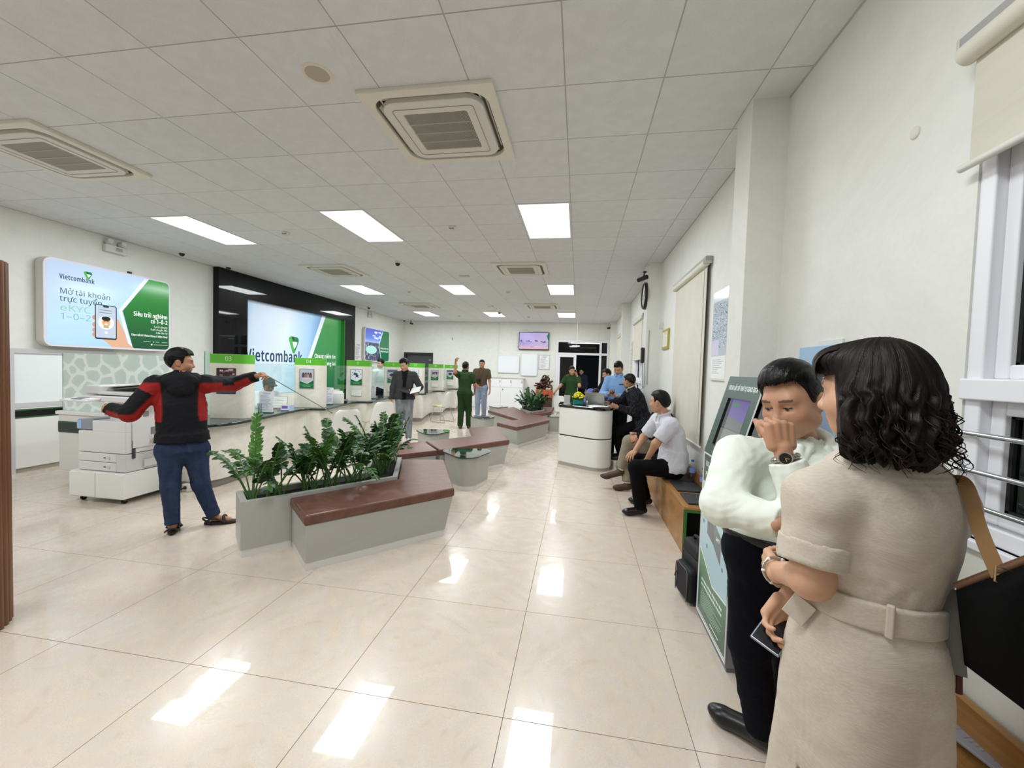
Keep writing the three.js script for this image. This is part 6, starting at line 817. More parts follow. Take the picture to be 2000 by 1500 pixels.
function person(o) {
  const J = skeleton(o.h ?? 1.68, o.pos, o.yaw); Object.assign(J, o.set?.(J) ?? {}); const k = J.k, G = o.girth ?? 1, cell = o.cell ?? 0.014, fine = o.fine ?? 0.0055, tone = o.skin ?? '#c08e6d';
  const u = unit(sub(J.sL, J.sR)), upv = unit(sub(J.neck, J.pelvis)), v = unit(cross(u, upv)), hu = o.hipAxis ?? u, hv = unit(cross(hu, [0, 1, 0]));
  const t = thing('person', o.label, 'person', [o.pos[0], 0, o.pos[2]], 0, o.group); const shift = (g) => g.translate(-o.pos[0], 0, -o.pos[2]);
  const torso = (e, m = 1) => loft([{ c: J.pelvis, w: 0.155 * k * G * m + e, d: 0.11 * k * G * m + e }, { c: J.waist, w: 0.14 * k * G * m + e, d: 0.1 * k * G * m + e + (o.belly ?? 0) }, { c: J.chest, w: 0.155 * k * (0.5 + G / 2) * m + e, d: 0.112 * k * (0.5 + G / 2) * m + e }, { c: mix(J.chest, J.neck, 0.75), w: 0.12 * k * m + e, d: 0.085 * k * m + e }], u, v);
  const shoulders = (e) => [cap(mix(J.sL, J.sR, 0.06), mix(J.sL, J.sR, 0.94), 0.05 * k + e), cap(add(J.neck, v, 0.0), add(J.neck, unit(sub(J.head, J.neck)), 0.03), 0.055 * k + e * 0.6), cap(add(J.neck, [0, -0.03 * k, 0]), J.sL, 0.046 * k + e, 0.05 * k + e), cap(add(J.neck, [0, -0.03 * k, 0]), J.sR, 0.046 * k + e, 0.05 * k + e)];
  const arm = (n, e, cutU = null, cutF = null) => { const r = [cap(J['s' + n], J['e' + n], (0.052 + e * 1) * k * (0.6 + 0.4 * G), (0.042 + e) * k * (0.6 + 0.4 * G), cutU)]; if (cutU === null || cutU > 0.999) r.push(cap(J['e' + n], J['w' + n], (0.041 + e) * k * (0.6 + 0.4 * G), (0.029 + e * 0.9) * k, cutF)); return r; };
  const leg = (n, e, cut = null) => [cap(J['h' + n], J['k' + n], (0.082 * (0.5 + G / 2) + e) * k, (0.056 + e) * k), cap(J['k' + n], J['a' + n], (0.056 + e) * k, (0.038 + e * 1.2) * k, cut)];
  const hips = (e) => [cap(J.hL, J.hR, 0.1 * k * (0.5 + G / 2) + e), loftSeg({ c: mix(J.hL, J.hR, 0.5), w: 0.155 * k * G + e, d: 0.115 * k * G + e }, { c: J.waist, w: 0.142 * k * G + e, d: 0.105 * k * G + e + (o.belly ?? 0) }, hu, hv)];
  // skin: one continuous body
  const paint = skinPaint(tone, o.face), T = lin(tone), geos = [];
  const neckTop = add(J.head, unit(sub(J.neck, J.head)), 0.05);
  const bodyP = [...torso(-0.014), cap(add(J.neck, upv, -0.05), neckTop, 0.056 * k, 0.05 * k), ...shoulders(-0.012), ...arm('L', -0.003), ...arm('R', -0.003), ...hips(-0.02), ...leg('L', -0.012), ...leg('R', -0.012)];
  for (const n of ['L', 'R']) bodyP.push(cap(add(J['a' + n], [0, -0.02, 0]), J['t' + n], 0.032, 0.024));
  const [lo, hi] = boundsOf(bodyP, 0.02); geos.push(netMesh(union(bodyP, 0.035), lo, hi, o.bodyCell ?? cell, () => T));
  const hm = frameOf(o.look?.[0] ?? o.yaw, o.look?.[1] ?? 0, o.look?.[2] ?? 0).setPosition(...J.head), hs = o.headSize ?? 0.97; hm.scale(V3(hs, hs, hs));
  if (!o.noHead) { const hc = o.headCell ?? 0.0042; geos.push(netMesh(headField(o.face ?? {}), [-0.11, -0.14, -0.13], [0.11, 0.15, 0.14], hc, paint).applyMatrix4(hm)); }
  for (const n of ['L', 'R']) { const H = o['hand' + n]; if (H === null) continue; const q = H ?? {}, dir = q.dir ?? sub(J['w' + n], J['e' + n]), palm = q.palm ?? (n === 'L' ? u.map((c) => -c) : u), P = handPrims(J['w' + n], dir, palm, q.thumbSide ?? (n === 'L' ? 1 : -1), { size: 0.98 * k, ...q }), [a, b] = boundsOf(P, 0.01); geos.push(netMesh(union(P, 0.007), a, b, q.cell ?? fine, () => T)); }
  const body = mergeGeometries(geos.map((g) => g)); part(t, 'body', shift(body), o.skinMat ?? SKIN);
  // clothing
  const folds = (f, amp, fr, seed) => (x, y, z) => { const d = f(x, y, z); return d > 0.03 || d < -0.04 ? d : d + amp * (0.45 * noise3(x * fr * 0.7 + seed, y * fr * 0.5, z * fr * 0.7) + 0.8 * (0.3 - Math.abs(noise3(x * fr * 1.5, y * fr * 0.6 + x * fr * 0.5, z * fr * 1.5 + seed))) + 0.7 * (0.3 - Math.abs(noise3(x * fr * 0.8 + seed, y * fr * 2.2 - x * fr, z * fr * 0.8)))); };
  const garment = (name, prims, f, mat, color, c = cell, label) => { const [a, b] = boundsOf(prims, 0.03), g = netMesh(f, a, b, c, color); return part(t, name, shift(g), mat, label); };
  const tp = o.top;
  if (tp) {
    const e = tp.loose ?? 0.014, hemY = tp.hem ?? J.pelvis[1] - 0.02, P = [...torso(e), ...shoulders(e * 0.7)];
    for (const n of ['L', 'R']) P.push(...(tp.sleeve === 'short' ? arm(n, e / k + 0.006, tp.cut ?? 0.72) : arm(n, e / k + 0.001, null, tp.cuff?.[n] ?? 0.97)));
    if (tp.long) P.push(...hips(e + 0.004)); if (tp.extra) P.push(...tp.extra(J, k, u, v));
    const base = union(P, tp.blend ?? 0.03), nk = tp.neck ?? 0.062, nc = add(J.neck, upv, 0.045 * k), hd = tp.hemDir ?? [0, 1, 0], hp = [J.pelvis[0], hemY, J.pelvis[2]];
    const f = (x, y, z) => { let d = base(x, y, z); d = Math.max(d, -(Math.hypot(x - nc[0], y - nc[1], z - nc[2]) - nk * k)); return Math.max(d, -((x - hp[0]) * hd[0] + (y - hp[1]) * hd[1] + (z - hp[2]) * hd[2])); };
    garment(tp.name ?? 'shirt', P, folds(f, tp.fold ?? 0.004, tp.freq ?? 9, 3), tp.mat ?? cloth(tp.color), tp.paint ? (p) => tp.paint(p, J, u, v) : null, tp.cell ?? cell, tp.label);
    if (tp.collar) { const ring = []; for (let i = 0; i <= 20; i++) { const a = i / 20 * Math.PI * 2; if (Math.cos(a) > 0.93) continue; ring.push(add(add(add(J.neck, upv, 0.035 * k + 0.012 * k * -Math.cos(a)), u, Math.sin(a) * 0.068 * k), v, Math.cos(a) * 0.066 * k)); } const PP = ring.slice(1).map((p, i) => cap(ring[i], p, 0.014 * k)).concat([-1, 1].map((s) => cap(add(add(add(J.neck, upv, 0.01 * k), u, s * 0.03 * k), v, 0.075 * k), add(add(add(J.neck, upv, -0.04 * k), u, s * 0.05 * k), v, 0.085 * k), 0.012 * k, 0.008 * k))); garment('collar', PP, union(PP, 0.012), tp.collarColor ? cloth(tp.collarColor) : tp.mat ?? cloth(tp.color), null, Math.min(cell, 0.009)); }
  }
  const bt = o.bottom;
  if (bt) { const e = bt.loose ?? 0.016, P = [...hips(e * 0.6), ...leg('L', e, bt.cut ?? 1.02), ...leg('R', e, bt.cut ?? 1.02)], base = union(P, 0.03), wy = bt.waist ?? J.waist[1] + 0.02, f = (x, y, z) => Math.max(base(x, y, z), y - wy); garment(bt.name ?? 'trousers', P, folds(f, bt.fold ?? 0.005, 11, 8), bt.mat ?? cloth(bt.color), bt.paint ?? null, bt.cell ?? cell, bt.label); }
  if (o.belt) { const c0 = mix(J.hL, J.hR, 0.5), y0 = o.belt.y ?? J.waist[1] - 0.02, c = [lerp(c0[0], J.waist[0], 0.8), y0, lerp(c0[2], J.waist[2], 0.8)], P = loft([{ c: add(c, [0, -0.01, 0]), w: 0.158 * k * G + 0.012, d: 0.118 * k * G + 0.014 + (o.belly ?? 0) }, { c: add(c, [0, 0.01, 0]), w: 0.156 * k * G + 0.012, d: 0.117 * k * G + 0.014 + (o.belly ?? 0) }], u, v), b = union(P, 0.01); garment('belt', P, (x, y, z) => Math.max(b(x, y, z), Math.abs(y - y0) - 0.017), M(o.belt.color ?? '#17130f', 0.4), null, Math.min(cell, 0.009)); }
  if (o.socks) for (const n of ['L', 'R']) { const q = unit(sub(J['k' + n], J['a' + n])), P = [cap(add(J['a' + n], [0, -0.02, 0]), add(J['a' + n], q, 0.13), 0.042, 0.046)]; garment('sock', P, union(P, 0.01), cloth(o.socks), null, 0.008); }
  if (o.shoes) for (const n of ['L', 'R']) { const a = J['a' + n], q = J['t' + n], d = unit([q[0] - a[0], (q[1] - 0.035) - (a[1] - 0.045), q[2] - a[2]]), P = [cap(add(a, [0, -0.028, 0]), add(a, d, -0.045).map((c, i) => (i === 1 ? c - 0.04 : c)), 0.04, 0.036), cap(add(a, [0, -0.03, 0]), mix(a, q, 0.85).map((c, i) => (i === 1 ? lerp(a[1] - 0.03, q[1], 0.85) : c)), 0.043, 0.04), ell(add(q, d, -0.01), 0.042, 0.033, 0.055, [unit(cross([0, 1, 0], d)), [0, 1, 0], d]), cap(a, add(a, [0, -0.02, 0]), 0.041)], b = union(P, 0.02), sole = o.shoes.sole ?? Math.min(a[1] - 0.07, q[1] - 0.03), nrm = o.shoes.tilt?.[n] ?? [0, 1, 0]; const sp = [q[0], sole, q[2]]; const g = garment('shoe', P, (x, y, z) => Math.max(b(x, y, z), -((x - sp[0]) * nrm[0] + (y - sp[1]) * nrm[1] + (z - sp[2]) * nrm[2])), o.shoes.mat ?? M(o.shoes.color, o.shoes.rough ?? 0.4), null, o.shoes.cell ?? Math.min(cell, 0.009)); }
  if (o.hair && !o.noHead) { const h = hairField(o.hair), g = netMesh(h, [-0.13, -0.13, -0.15], [0.13, 0.19, 0.16], o.hair.cell ?? 0.005, null); { const p = g.attributes.position, w = g.attributes.uv; for (let i = 0; i < p.count; i++) w.setXY(i, p.getX(i) * 3.2 + p.getY(i) * 0.6, p.getZ(i) * 1.5 - p.getY(i) * 1.2); } g.applyMatrix4(hm); part(t, 'hair', shift(g), hairMaterial(o.hair.color ?? '#0c0a0a', o.hair.rough ?? 0.45)); }
  t.userData.J = undefined; delete t.userData.J; return { t, J, u, v, hm, shift, garment };
}
const cloth = (c, r = 0.85) => M(c, r, { specularIntensity: 0.25 });
const strandBump = dataTex(512, (u, v) => { const q = 128 + tileNoise(u, v * 0.06, 150, 121) * 50 + tileNoise(u, v * 0.1, 300, 122) * 60; return [q, q, q]; }, false);
const strandMap = dataTex(512, (u, v) => { const q = 205 + tileNoise(u, v * 0.08, 90, 123) * 30 + tileNoise(u, v * 0.1, 260, 124) * 20; return [q, q * 0.97, q * 0.95]; });
const hairMats = new Map(), hairMaterial = (c, r) => { const k = c + r; if (!hairMats.has(k)) hairMats.set(k, M(c, r, { map: strandMap, bumpMap: strandBump, bumpScale: 0.0012, specularIntensity: 0.45 })); return hairMats.get(k); };
const SKIN = new THREE.MeshPhysicalMaterial({ color: '#ffffff', roughness: 0.5, vertexColors: true });
const held = (P, name, label, category, geo, mat) => solo(name, label, category, geo, mat);

// ------------------------------------------------------------------ people
// a joint seen at a pixel, a limb's length away from the joint before it (the farther or the nearer of the two answers)
function reach(from, px, py, L, far = true) {
  const d = ray(px, py), D = [d.x, d.y, d.z], C = [0, EYE, 0], w = sub(C, from), a = dot(D, D), b = dot(D, w), c = dot(w, w) - L * L, q = b * b - a * c, t = q <= 0 ? -b / a : (-b + (far ? 1 : -1) * Math.sqrt(q)) / a;
  const p = add(C, D, t), v = sub(p, from), l = len(v); return q <= 0 ? add(from, v, L / l) : p;
}
const PV = (hexOrMat, rough = 0.8) => new THREE.MeshPhysicalMaterial({ color: '#ffffff', roughness: rough, vertexColors: true, specularIntensity: 0.25 });
const paintBy = (fn) => (p, J, u, v) => fn(p, J, u, v);
const DENIM = '#27375a';

// man in the black and red jacket, arms stretched out, back to the room
const jacketMan = person({
  label: 'man in black and red hooded jacket and jeans stretching a steel tape, back turned', pos: [-3.42, 0, -3.13], yaw: -2.35, h: 1.66, cell: 0.0088, headCell: 0.004, fine: 0.0045, girth: 1.12, skin: '#b98663', look: [2.35, 0.05, 0], face: { wide: 1.02 },
  set: (J) => { const sL = atZ(303, 752, -3.02), sR = atZ(405, 750, -3.28), eL = reach(sL, 243, 818, 0.29, false), wL = reach(eL, 216, 799, 0.23, true), eR = reach(sR, 455, 750, 0.28, true), wR = reach(eR, 500, 735, 0.25, false); return { head: atZ(352, 709, -3.16), neck: atZ(355, 738, -3.15), chest: atZ(354, 790, -3.14), waist: atZ(357, 848, -3.13), pelvis: atZ(358, 880, -3.13), sL, sR, eL, wL, eR, wR, hL: atZ(333, 880, -3.06), hR: atZ(382, 878, -3.2), kL: atZ(333, 950, -3.02), kR: atZ(392, 945, -3.2), aL: [-3.47, 0.085, -3.0], tL: [-3.56, 0.03, -3.1], aR: [-3.31, 0.085, -3.25], tR: [-3.2, 0.03, -3.31] }; },
  handL: { curl: 0.55, thumb: 0.5, palm: [0.2, -0.3, -1] }, handR: { curl: 0.9, thumb: 0.4, palm: [0, -1, 0.2] },
  top: { name: 'jacket', loose: 0.026, hem: 0.79, mat: PV(0, 0.65), fold: 0.006, freq: 8, neck: 0.05, cuff: { L: 1.0, R: 1.0 }, long: true,
    extra: (J, k, u, v) => [ell(add(add(J.neck, [0, -0.03, 0]), v, -0.115), 0.13, 0.075, 0.055, [u, [0, 1, 0], v]), cap(add(J.neck, u, 0.075), add(J.neck, u, -0.075), 0.045), ell(add(add(J.neck, [0, -0.1, 0]), v, -0.14), 0.095, 0.06, 0.04, [u, [0, 1, 0], v]), cap(add(add(J.neck, u, 0.1), v, 0.02), add(add(J.neck, u, 0.06), v, 0.1), 0.035), cap(add(add(J.neck, u, -0.1), v, 0.02), add(add(J.neck, u, -0.06), v, 0.1), 0.035)],
    paint: (p, J, u, v) => {
      const red = [0.33, 0.022, 0.02], blk = [0.011, 0.011, 0.014], q = sub(p, J.chest), a = dot(q, u), onArm = (s, e, w) => { const d = sub(e, s), t = clamp(dot(sub(p, s), d) / dot(d, d), 0, 1), c = add(s, d, t), d2 = sub(w, e), t2 = clamp(dot(sub(p, e), d2) / dot(d2, d2), 0, 1), c2 = add(e, d2, t2), m = len(sub(p, c)), m2 = len(sub(p, c2)); return m < m2 ? { t, c, m } : { t: 1 + t2, c: c2, m: m2 }; };
      for (const n of ['L', 'R']) { const r = onArm(J['s' + n], J['e' + n], J['w' + n]); if (r.m < 0.1 && (r.t > 0.3)) { const under = p[1] - r.c[1]; const q = clamp((-0.012 + 0.012 * r.t - under) / 0.012, 0, 1) * clamp((1.85 - r.t) / 0.05, 0, 1); return mix(blk, red, q); } }
      const side = Math.abs(a), edge = 0.118 + Math.max(0, p[1] - 1.12) * 0.06 + Math.max(0, 1.05 - p[1]) * 0.1, w = clamp((side - edge) / 0.012, 0, 1) * clamp((p[1] - 0.97) / 0.012, 0, 1) * clamp((J.sL[1] + 0.03 - p[1]) / 0.015, 0, 1); return mix(blk, red, w);
    } },
  bottom: { name: 'jeans', mat: PV(0, 0.9), loose: 0.014, fold: 0.004, paint: (p) => { const n = noise3(p[0] * 14, p[1] * 5, p[2] * 14) * 0.35 + noise3(p[0] * 60, p[1] * 30, p[2] * 60) * 0.25; return [0.03 + 0.018 * n, 0.046 + 0.022 * n, 0.095 + 0.035 * n]; } },
  hair: { thick: 0.014, side: 0.006, color: '#0c0b0c', wide: 1.02, cell: 0.0045 },
});
for (const n of ['L', 'R']) { const { J, t, shift } = jacketMan, a = J['a' + n], q = J['t' + n], d = unit([q[0] - a[0], 0, q[2] - a[2]]), s = cross([0, 1, 0], d), at = (f, y, w) => [a[0] + d[0] * f + s[0] * w, y, a[2] + d[2] * f + s[2] * w]; const plan = []; for (let i = 0; i < 28; i++) { const g = i / 28 * 6.283, f = 0.06 + Math.cos(g) * 0.135, w = Math.sin(g) * (0.043 + 0.008 * Math.cos(g)); const p = at(f, 0, w); plan.push([p[0], p[2]]); } const sd = part(t, 'sandal', shift(prism(plan, 0.001, 0.026, 0.005)), M('#1d1512', 0.6)); part(sd, 'strap', shift(mergeAll([tube([at(0.1, 0.02, -0.052), at(0.085, 0.07, -0.02), at(0.085, 0.07, 0.02), at(0.1, 0.02, 0.052)], 0.012, 20, 8), tube([at(-0.01, 0.02, -0.05), at(-0.075, 0.06, -0.02), at(-0.075, 0.06, 0.02), at(-0.01, 0.02, 0.05)], 0.008, 20, 8), tube([at(0.1, 0.03, -0.05), at(0.02, 0.065, -0.045), at(-0.04, 0.05, -0.043)], 0.009, 12, 8)])), M('#241915', 0.6)); }
{ const p = jacketMan.J.wR, dir = unit(sub(jacketMan.J.wR, jacketMan.J.eR)), h = add(p, dir, 0.085), e = atZ(648, 806, -4.35); const t = thing('measuring_tape', 'thin steel measuring tape stretched down from the jacket man\'s right hand', 'tape measure', [0, 0, 0]); part(t, 'blade', rod(h, e, 0.0045, 6), M('#8d8a80', 0.35, { metalness: 0.6 })); part(t, 'hook', place(rbox(0.02, 0.02, 0.01, 0.003), ...e), M('#b9b7b0', 0.3, { metalness: 0.6 })); }

// man with the notebook
const bookMan = person({
  label: 'young man in dark grey jacket and pale jeans reading an open notebook', pos: [-3.43, 0, -7.7], yaw: 0.35, h: 1.66, skin: '#c99a7c', look: [-0.25, 0.3, 0.12], cell: 0.013,
  set: (J) => { const eL = reach(J.sL, 824, 762, 0.27, false), wL = reach(eL, 812, 768, 0.22, false), eR = reach(J.sR, 766, 765, 0.27, false), wR = reach(eR, 763, 786, 0.24, false); return { eL, wL, eR, wR, head: add(J.head, [0.0, -0.01, 0.03]) }; },
  handL: { curl: 0.45, palm: [0.2, 1, 0.2], dir: [-0.8, 0.05, 0.5] }, handR: { curl: 0.4 },
  top: { name: 'jacket', loose: 0.019, hem: 0.86, mat: PV(0, 0.75), long: true, fold: 0.006, paint: (p, J, u, v) => { const q = sub(p, J.chest), a = Math.abs(dot(q, u)), f = dot(q, v); return f > 0.05 && a < 0.036 + (p[1] > 1.2 ? (p[1] - 1.2) * 0.12 : 0) ? [0.006, 0.006, 0.007] : [0.05, 0.05, 0.051]; } },
  bottom: { name: 'jeans', mat: PV(0, 0.9), loose: 0.02, paint: (p) => { const n = noise3(p[0] * 12, p[1] * 5, p[2] * 12); return [0.22 + 0.06 * n, 0.24 + 0.06 * n, 0.26 + 0.06 * n]; } }, shoes: { color: '#d9d8d4' }, hair: { thick: 0.022, fringe: 0.012, wave: 0.006, side: 0.005 },
});
{ const c = add(bookMan.J.wL, [-0.07, 0.035, 0.08]), t = thing('notebook', 'open black notebook with white pages in the grey-jacket man\'s hand', 'notebook', c, 0.25); for (const s of [-1, 1]) { part(t, 'cover', place(rbox(0.2, 0.006, 0.27, 0.002), s * 0.097, 0.012 + 0.012, 0, 0, 0.35, s * 0.28), M('#0d0d0f', 0.5)); part(t, 'page_block', place(rbox(0.19, 0.008, 0.26, 0.002), s * 0.094, 0.02 + 0.012, 0.002, 0, 0.35, s * 0.28), M(s > 0 ? '#f2f2f0' : '#1b1b1e', 0.7)); } }

// officer in green with one arm raised
const GREEN = '#2e4628';
person({
  label: 'officer in green uniform with one arm raised, back to the room', pos: [-2.78, 0, -9.8], yaw: 3.1, h: 1.66, skin: '#b07c5c', look: [3.1, -0.05, 0],
  set: (J) => { const eL = reach(J.sL, 889, 727, 0.25, false), wL = reach(eL, 890, 706, 0.24, true); return { eL, wL, eR: J.W(-0.24, 1.12, 0.05), wR: J.W(-0.2, 0.95, 0.2), aL: J.W(0.1, 0.075, 0), tL: J.W(0.13, 0.03, 0.15), aR: J.W(-0.09, 0.075, 0.12), tR: J.W(-0.1, 0.03, 0.26), kR: J.W(-0.085, 0.48, 0.09) }; },
  handL: { curl: 0.7 }, top: { name: 'uniform_shirt', sleeve: 'short', cut: 0.8, color: GREEN, hem: 0.93, loose: 0.022, collar: true }, bottom: { name: 'uniform_trousers', color: '#283f22', loose: 0.026 }, belt: { color: '#1c2a18', y: 0.95 }, shoes: { color: '#5b3a26' }, hair: { thick: 0.008, side: 0.002, color: '#15100e' },
});
// man with the camera
const camMan = person({
  label: 'man in olive t-shirt and pale jeans with a camera hanging from his neck', pos: [-2.83, 0, -11.75], yaw: 0.1, h: 1.77, skin: '#bd8f73', look: [0.0, 0.05, 0],
  set: (J) => ({ eR: J.W(-0.24, 1.12, 0.02), wR: J.W(-0.12, 1.0, 0.18), wL: J.W(0.25, 0.86, 0.05) }),
  top: { name: 'tshirt', sleeve: 'short', cut: 0.75, color: '#5c5040', hem: 0.92, loose: 0.02 }, bottom: { name: 'jeans', color: '#8f9db3', loose: 0.018 }, shoes: { color: '#c9c9c6' }, hair: { thick: 0.01, side: 0.003 },
});
{ const J = camMan.J, t = thing('neck_camera', 'black camera on a strap against the olive t-shirt', 'camera', J.W(-0.06, 1.12, 0.19)); part(t, 'camera_body', rbox(0.13, 0.09, 0.06, 0.012), M('#0c0c0d', 0.5)); part(t, 'lens', place(cyl(0.034, 0.034, 0.07, 0, 0, 0, 20), 0, -0.005, 0.06, 0, Math.PI / 2), M('#111113', 0.3)); part(t, 'strap', [rod([-0.05, 0.04, 0], [0.0, 0.3, -0.05], 0.008, 6), rod([0.05, 0.04, 0], [0.12, 0.3, -0.05], 0.008, 6)], M('#6b2a1e', 0.6)); }
// officer on the telephone
const phoneCop = person({
  label: 'officer in green short-sleeved shirt on the telephone behind the reception desk', pos: [-0.17, 0, -11.3], yaw: -0.25, h: 1.64, skin: '#c29272', look: [0.35, 0.12, 0.1],
  set: (J) => { const eR = reach(J.sR, 1092, 757, 0.26, false), wR = reach(eR, 1079, 771, 0.24, false), eL = J.W(0.25, 1.16, 0.1), wL = J.W(0.15, 1.43, 0.02); return { eR, wR, eL, wL }; },
  handL: { curl: 0.6, dir: [-0.15, 1, 0], palm: [-1, 0, 0] }, top: { name: 'uniform_shirt', sleeve: 'short', cut: 0.72, color: '#2d4628', hem: 0.92, loose: 0.02, collar: true }, bottom: { name: 'uniform_trousers', color: '#2a4a25', loose: 0.022 }, shoes: { color: '#15120f' }, hair: { thick: 0.012, side: 0.004 },
});
solo('mobile_phone', 'black mobile phone held to the ear of the green-shirted officer', 'phone', place(rbox(0.03, 0.14, 0.07, 0.008), ...add(phoneCop.J.W(0.108, 1.54, 0.03), [0, 0, 0]), -0.25), M('#0c0c0e', 0.3));
{ const J = phoneCop.J; for (const s of [-1, 1]) part(phoneCop.t, 'shoulder_board', phoneCop.shift(place(rbox(0.1, 0.012, 0.05, 0.004), ...J.W(s * 0.12, 1.455, -0.01), -0.25, 0, s * -0.25)), M('#b98a3a', 0.5)); }
// man in the doorway
person({ label: 'man in dark navy jacket standing in the open back doorway', pos: [0.13, 0, -16.0], yaw: -0.5, h: 1.62, skin: '#a87f6a', look: [-0.7, 0.05, 0], cell: 0.018, headCell: 0.005, top: { name: 'jacket', color: '#1f2133', hem: 0.85, loose: 0.03, long: true }, bottom: { color: '#101014' }, shoes: { color: '#111' }, hair: { thick: 0.01 } });
// man in black jacket behind the desk
person({ label: 'man in black jacket with glasses standing behind the blue-shirted guard', pos: [0.66, 0, -9.6], yaw: -1.2, h: 1.58, skin: '#b98d76', look: [-1.3, 0.25, 0], cell: 0.016, set: (J) => ({ eL: J.W(0.22, 1.12, 0.12), wL: J.W(0.1, 1.05, 0.33), eR: J.W(-0.22, 1.12, 0.12), wR: J.W(-0.08, 1.05, 0.33) }), top: { name: 'jacket', color: '#0b0b0c', hem: 0.84, loose: 0.034, long: true, collar: true }, bottom: { color: '#121216' }, shoes: { color: '#111' }, hair: { thick: 0.012 } });
// person bent over in violet-blue
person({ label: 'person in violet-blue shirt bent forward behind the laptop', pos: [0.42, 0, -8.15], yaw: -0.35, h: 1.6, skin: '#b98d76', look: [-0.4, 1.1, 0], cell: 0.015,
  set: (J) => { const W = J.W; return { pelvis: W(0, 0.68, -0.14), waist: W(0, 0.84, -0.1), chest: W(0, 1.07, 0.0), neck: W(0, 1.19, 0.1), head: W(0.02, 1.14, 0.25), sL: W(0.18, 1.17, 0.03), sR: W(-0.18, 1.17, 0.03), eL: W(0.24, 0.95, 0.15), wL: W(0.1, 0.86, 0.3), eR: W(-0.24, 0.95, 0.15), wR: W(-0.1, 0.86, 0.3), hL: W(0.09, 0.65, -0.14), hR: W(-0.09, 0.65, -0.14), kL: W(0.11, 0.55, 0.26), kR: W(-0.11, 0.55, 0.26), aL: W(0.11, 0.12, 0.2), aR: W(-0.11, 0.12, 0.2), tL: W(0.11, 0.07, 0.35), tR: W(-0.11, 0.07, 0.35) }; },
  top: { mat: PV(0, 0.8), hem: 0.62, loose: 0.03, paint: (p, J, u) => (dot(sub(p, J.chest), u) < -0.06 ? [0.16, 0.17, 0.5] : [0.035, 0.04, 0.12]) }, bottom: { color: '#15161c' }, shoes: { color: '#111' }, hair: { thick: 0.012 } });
{ const t = thing('stool', 'plain dark stool under the bent-over person behind the desk', 'stool', [0.46, 0, -8.27]); part(t, 'seat', cyl(0.17, 0.17, 0.03, 0, 0.55, 0), M('#222326', 0.5)); for (let k = 0; k < 4; k++) { const a = k * 1.571 + 0.6; part(t, 'leg', rod([Math.cos(a) * 0.13, 0.54, Math.sin(a) * 0.13], [Math.cos(a) * 0.17, 0, Math.sin(a) * 0.17], 0.011), CHROME); } }
// guard in light blue
const guard = person({
  label: 'guard in light blue uniform shirt looking down at a phone behind the desk', pos: [0.71, 0, -7.5], yaw: -0.25, h: 1.71, skin: '#c39173', look: [-0.45, 0.45, 0], cell: 0.012,
  set: (J) => ({ eR: J.W(-0.25, 1.1, 0.1), wR: J.W(-0.1, 1.13, 0.32), eL: J.W(0.25, 1.1, 0.1), wL: J.W(0.05, 1.1, 0.33) }),
  handR: { curl: 0.5, palm: [0.3, 0.8, 0.4] }, handL: { curl: 0.5, palm: [0, 1, 0.2] }, top: { name: 'uniform_shirt', mat: PV(0, 0.75), hem: 0.94, loose: 0.02, collar: true, collarColor: '#8db2e2', paint: (p, J, u, v) => { const q = sub(p, J.chest), a = dot(q, u), f = dot(q, v); if (f > 0.06 && a > 0.04 && a < 0.12 && Math.abs(p[1] - J.chest[1] - 0.03) < 0.013) return [0.03, 0.07, 0.13]; return [0.25, 0.42, 0.72]; } }, bottom: { color: '#0c0d12', loose: 0.022 }, shoes: { color: '#0b0b0b' }, hair: { thick: 0.016, fringe: 0.006 },
});
solo('mobile_phone', 'dark mobile phone in the hands of the blue-shirted guard', 'phone', place(rbox(0.07, 0.012, 0.13, 0.005), ...guard.J.W(-0.03, 1.18, 0.4), -0.25, 0.5), M('#15161a', 0.3));
// man in dark patterned jacket leaning on the desk
person({
  label: 'man in dark mottled jacket seated at the desk corner writing, head turned away', pos: [0.98, 0, -6.72], yaw: -1.75, h: 1.66, skin: '#a97b60', look: [-2.35, 0.05, 0], cell: 0.012,
  set: (J) => { const W = J.W, sL = atZ(1244, 773, -6.55), sR = W(-0.19, 1.26, 0.15), eL = reach(sL, 1238, 806, 0.26, false), wL = reach(eL, 1205, 795, 0.25, true), eR = W(-0.26, 1.06, 0.3), wR = W(-0.1, 1.03, 0.5); return { pelvis: W(0, 0.74, -0.06), waist: W(0, 0.9, -0.03), chest: W(0, 1.13, 0.06), neck: W(0, 1.3, 0.14), head: atZ(1229, 746, -6.72), sL, sR, eL, wL, eR, wR, hL: W(0.09, 0.72, -0.05), hR: W(-0.09, 0.72, -0.05), kL: W(0.12, 0.58, 0.34), kR: W(-0.12, 0.58, 0.34), aL: W(0.1, 0.2, 0.24), aR: W(-0.1, 0.2, 0.24), tL: W(0.1, 0.15, 0.38), tR: W(-0.1, 0.15, 0.38) }; },
  handL: { curl: 0.6 }, top: { name: 'jacket', mat: PV(0, 0.75), hem: 0.68, loose: 0.028, long: true, collar: true, collarColor: '#b9b6ad', paint: (p) => { const n = noise3(p[0] * 26, p[1] * 26, p[2] * 26); return n > 0.25 ? [0.03, 0.03, 0.036] : n > -0.1 ? [0.014, 0.015, 0.022] : [0.007, 0.007, 0.01]; } }, bottom: { color: '#0a0a0d', loose: 0.02 }, shoes: { color: '#0b0b0b' }, hair: { thick: 0.006, side: 0.002, color: '#1a1513' },
});
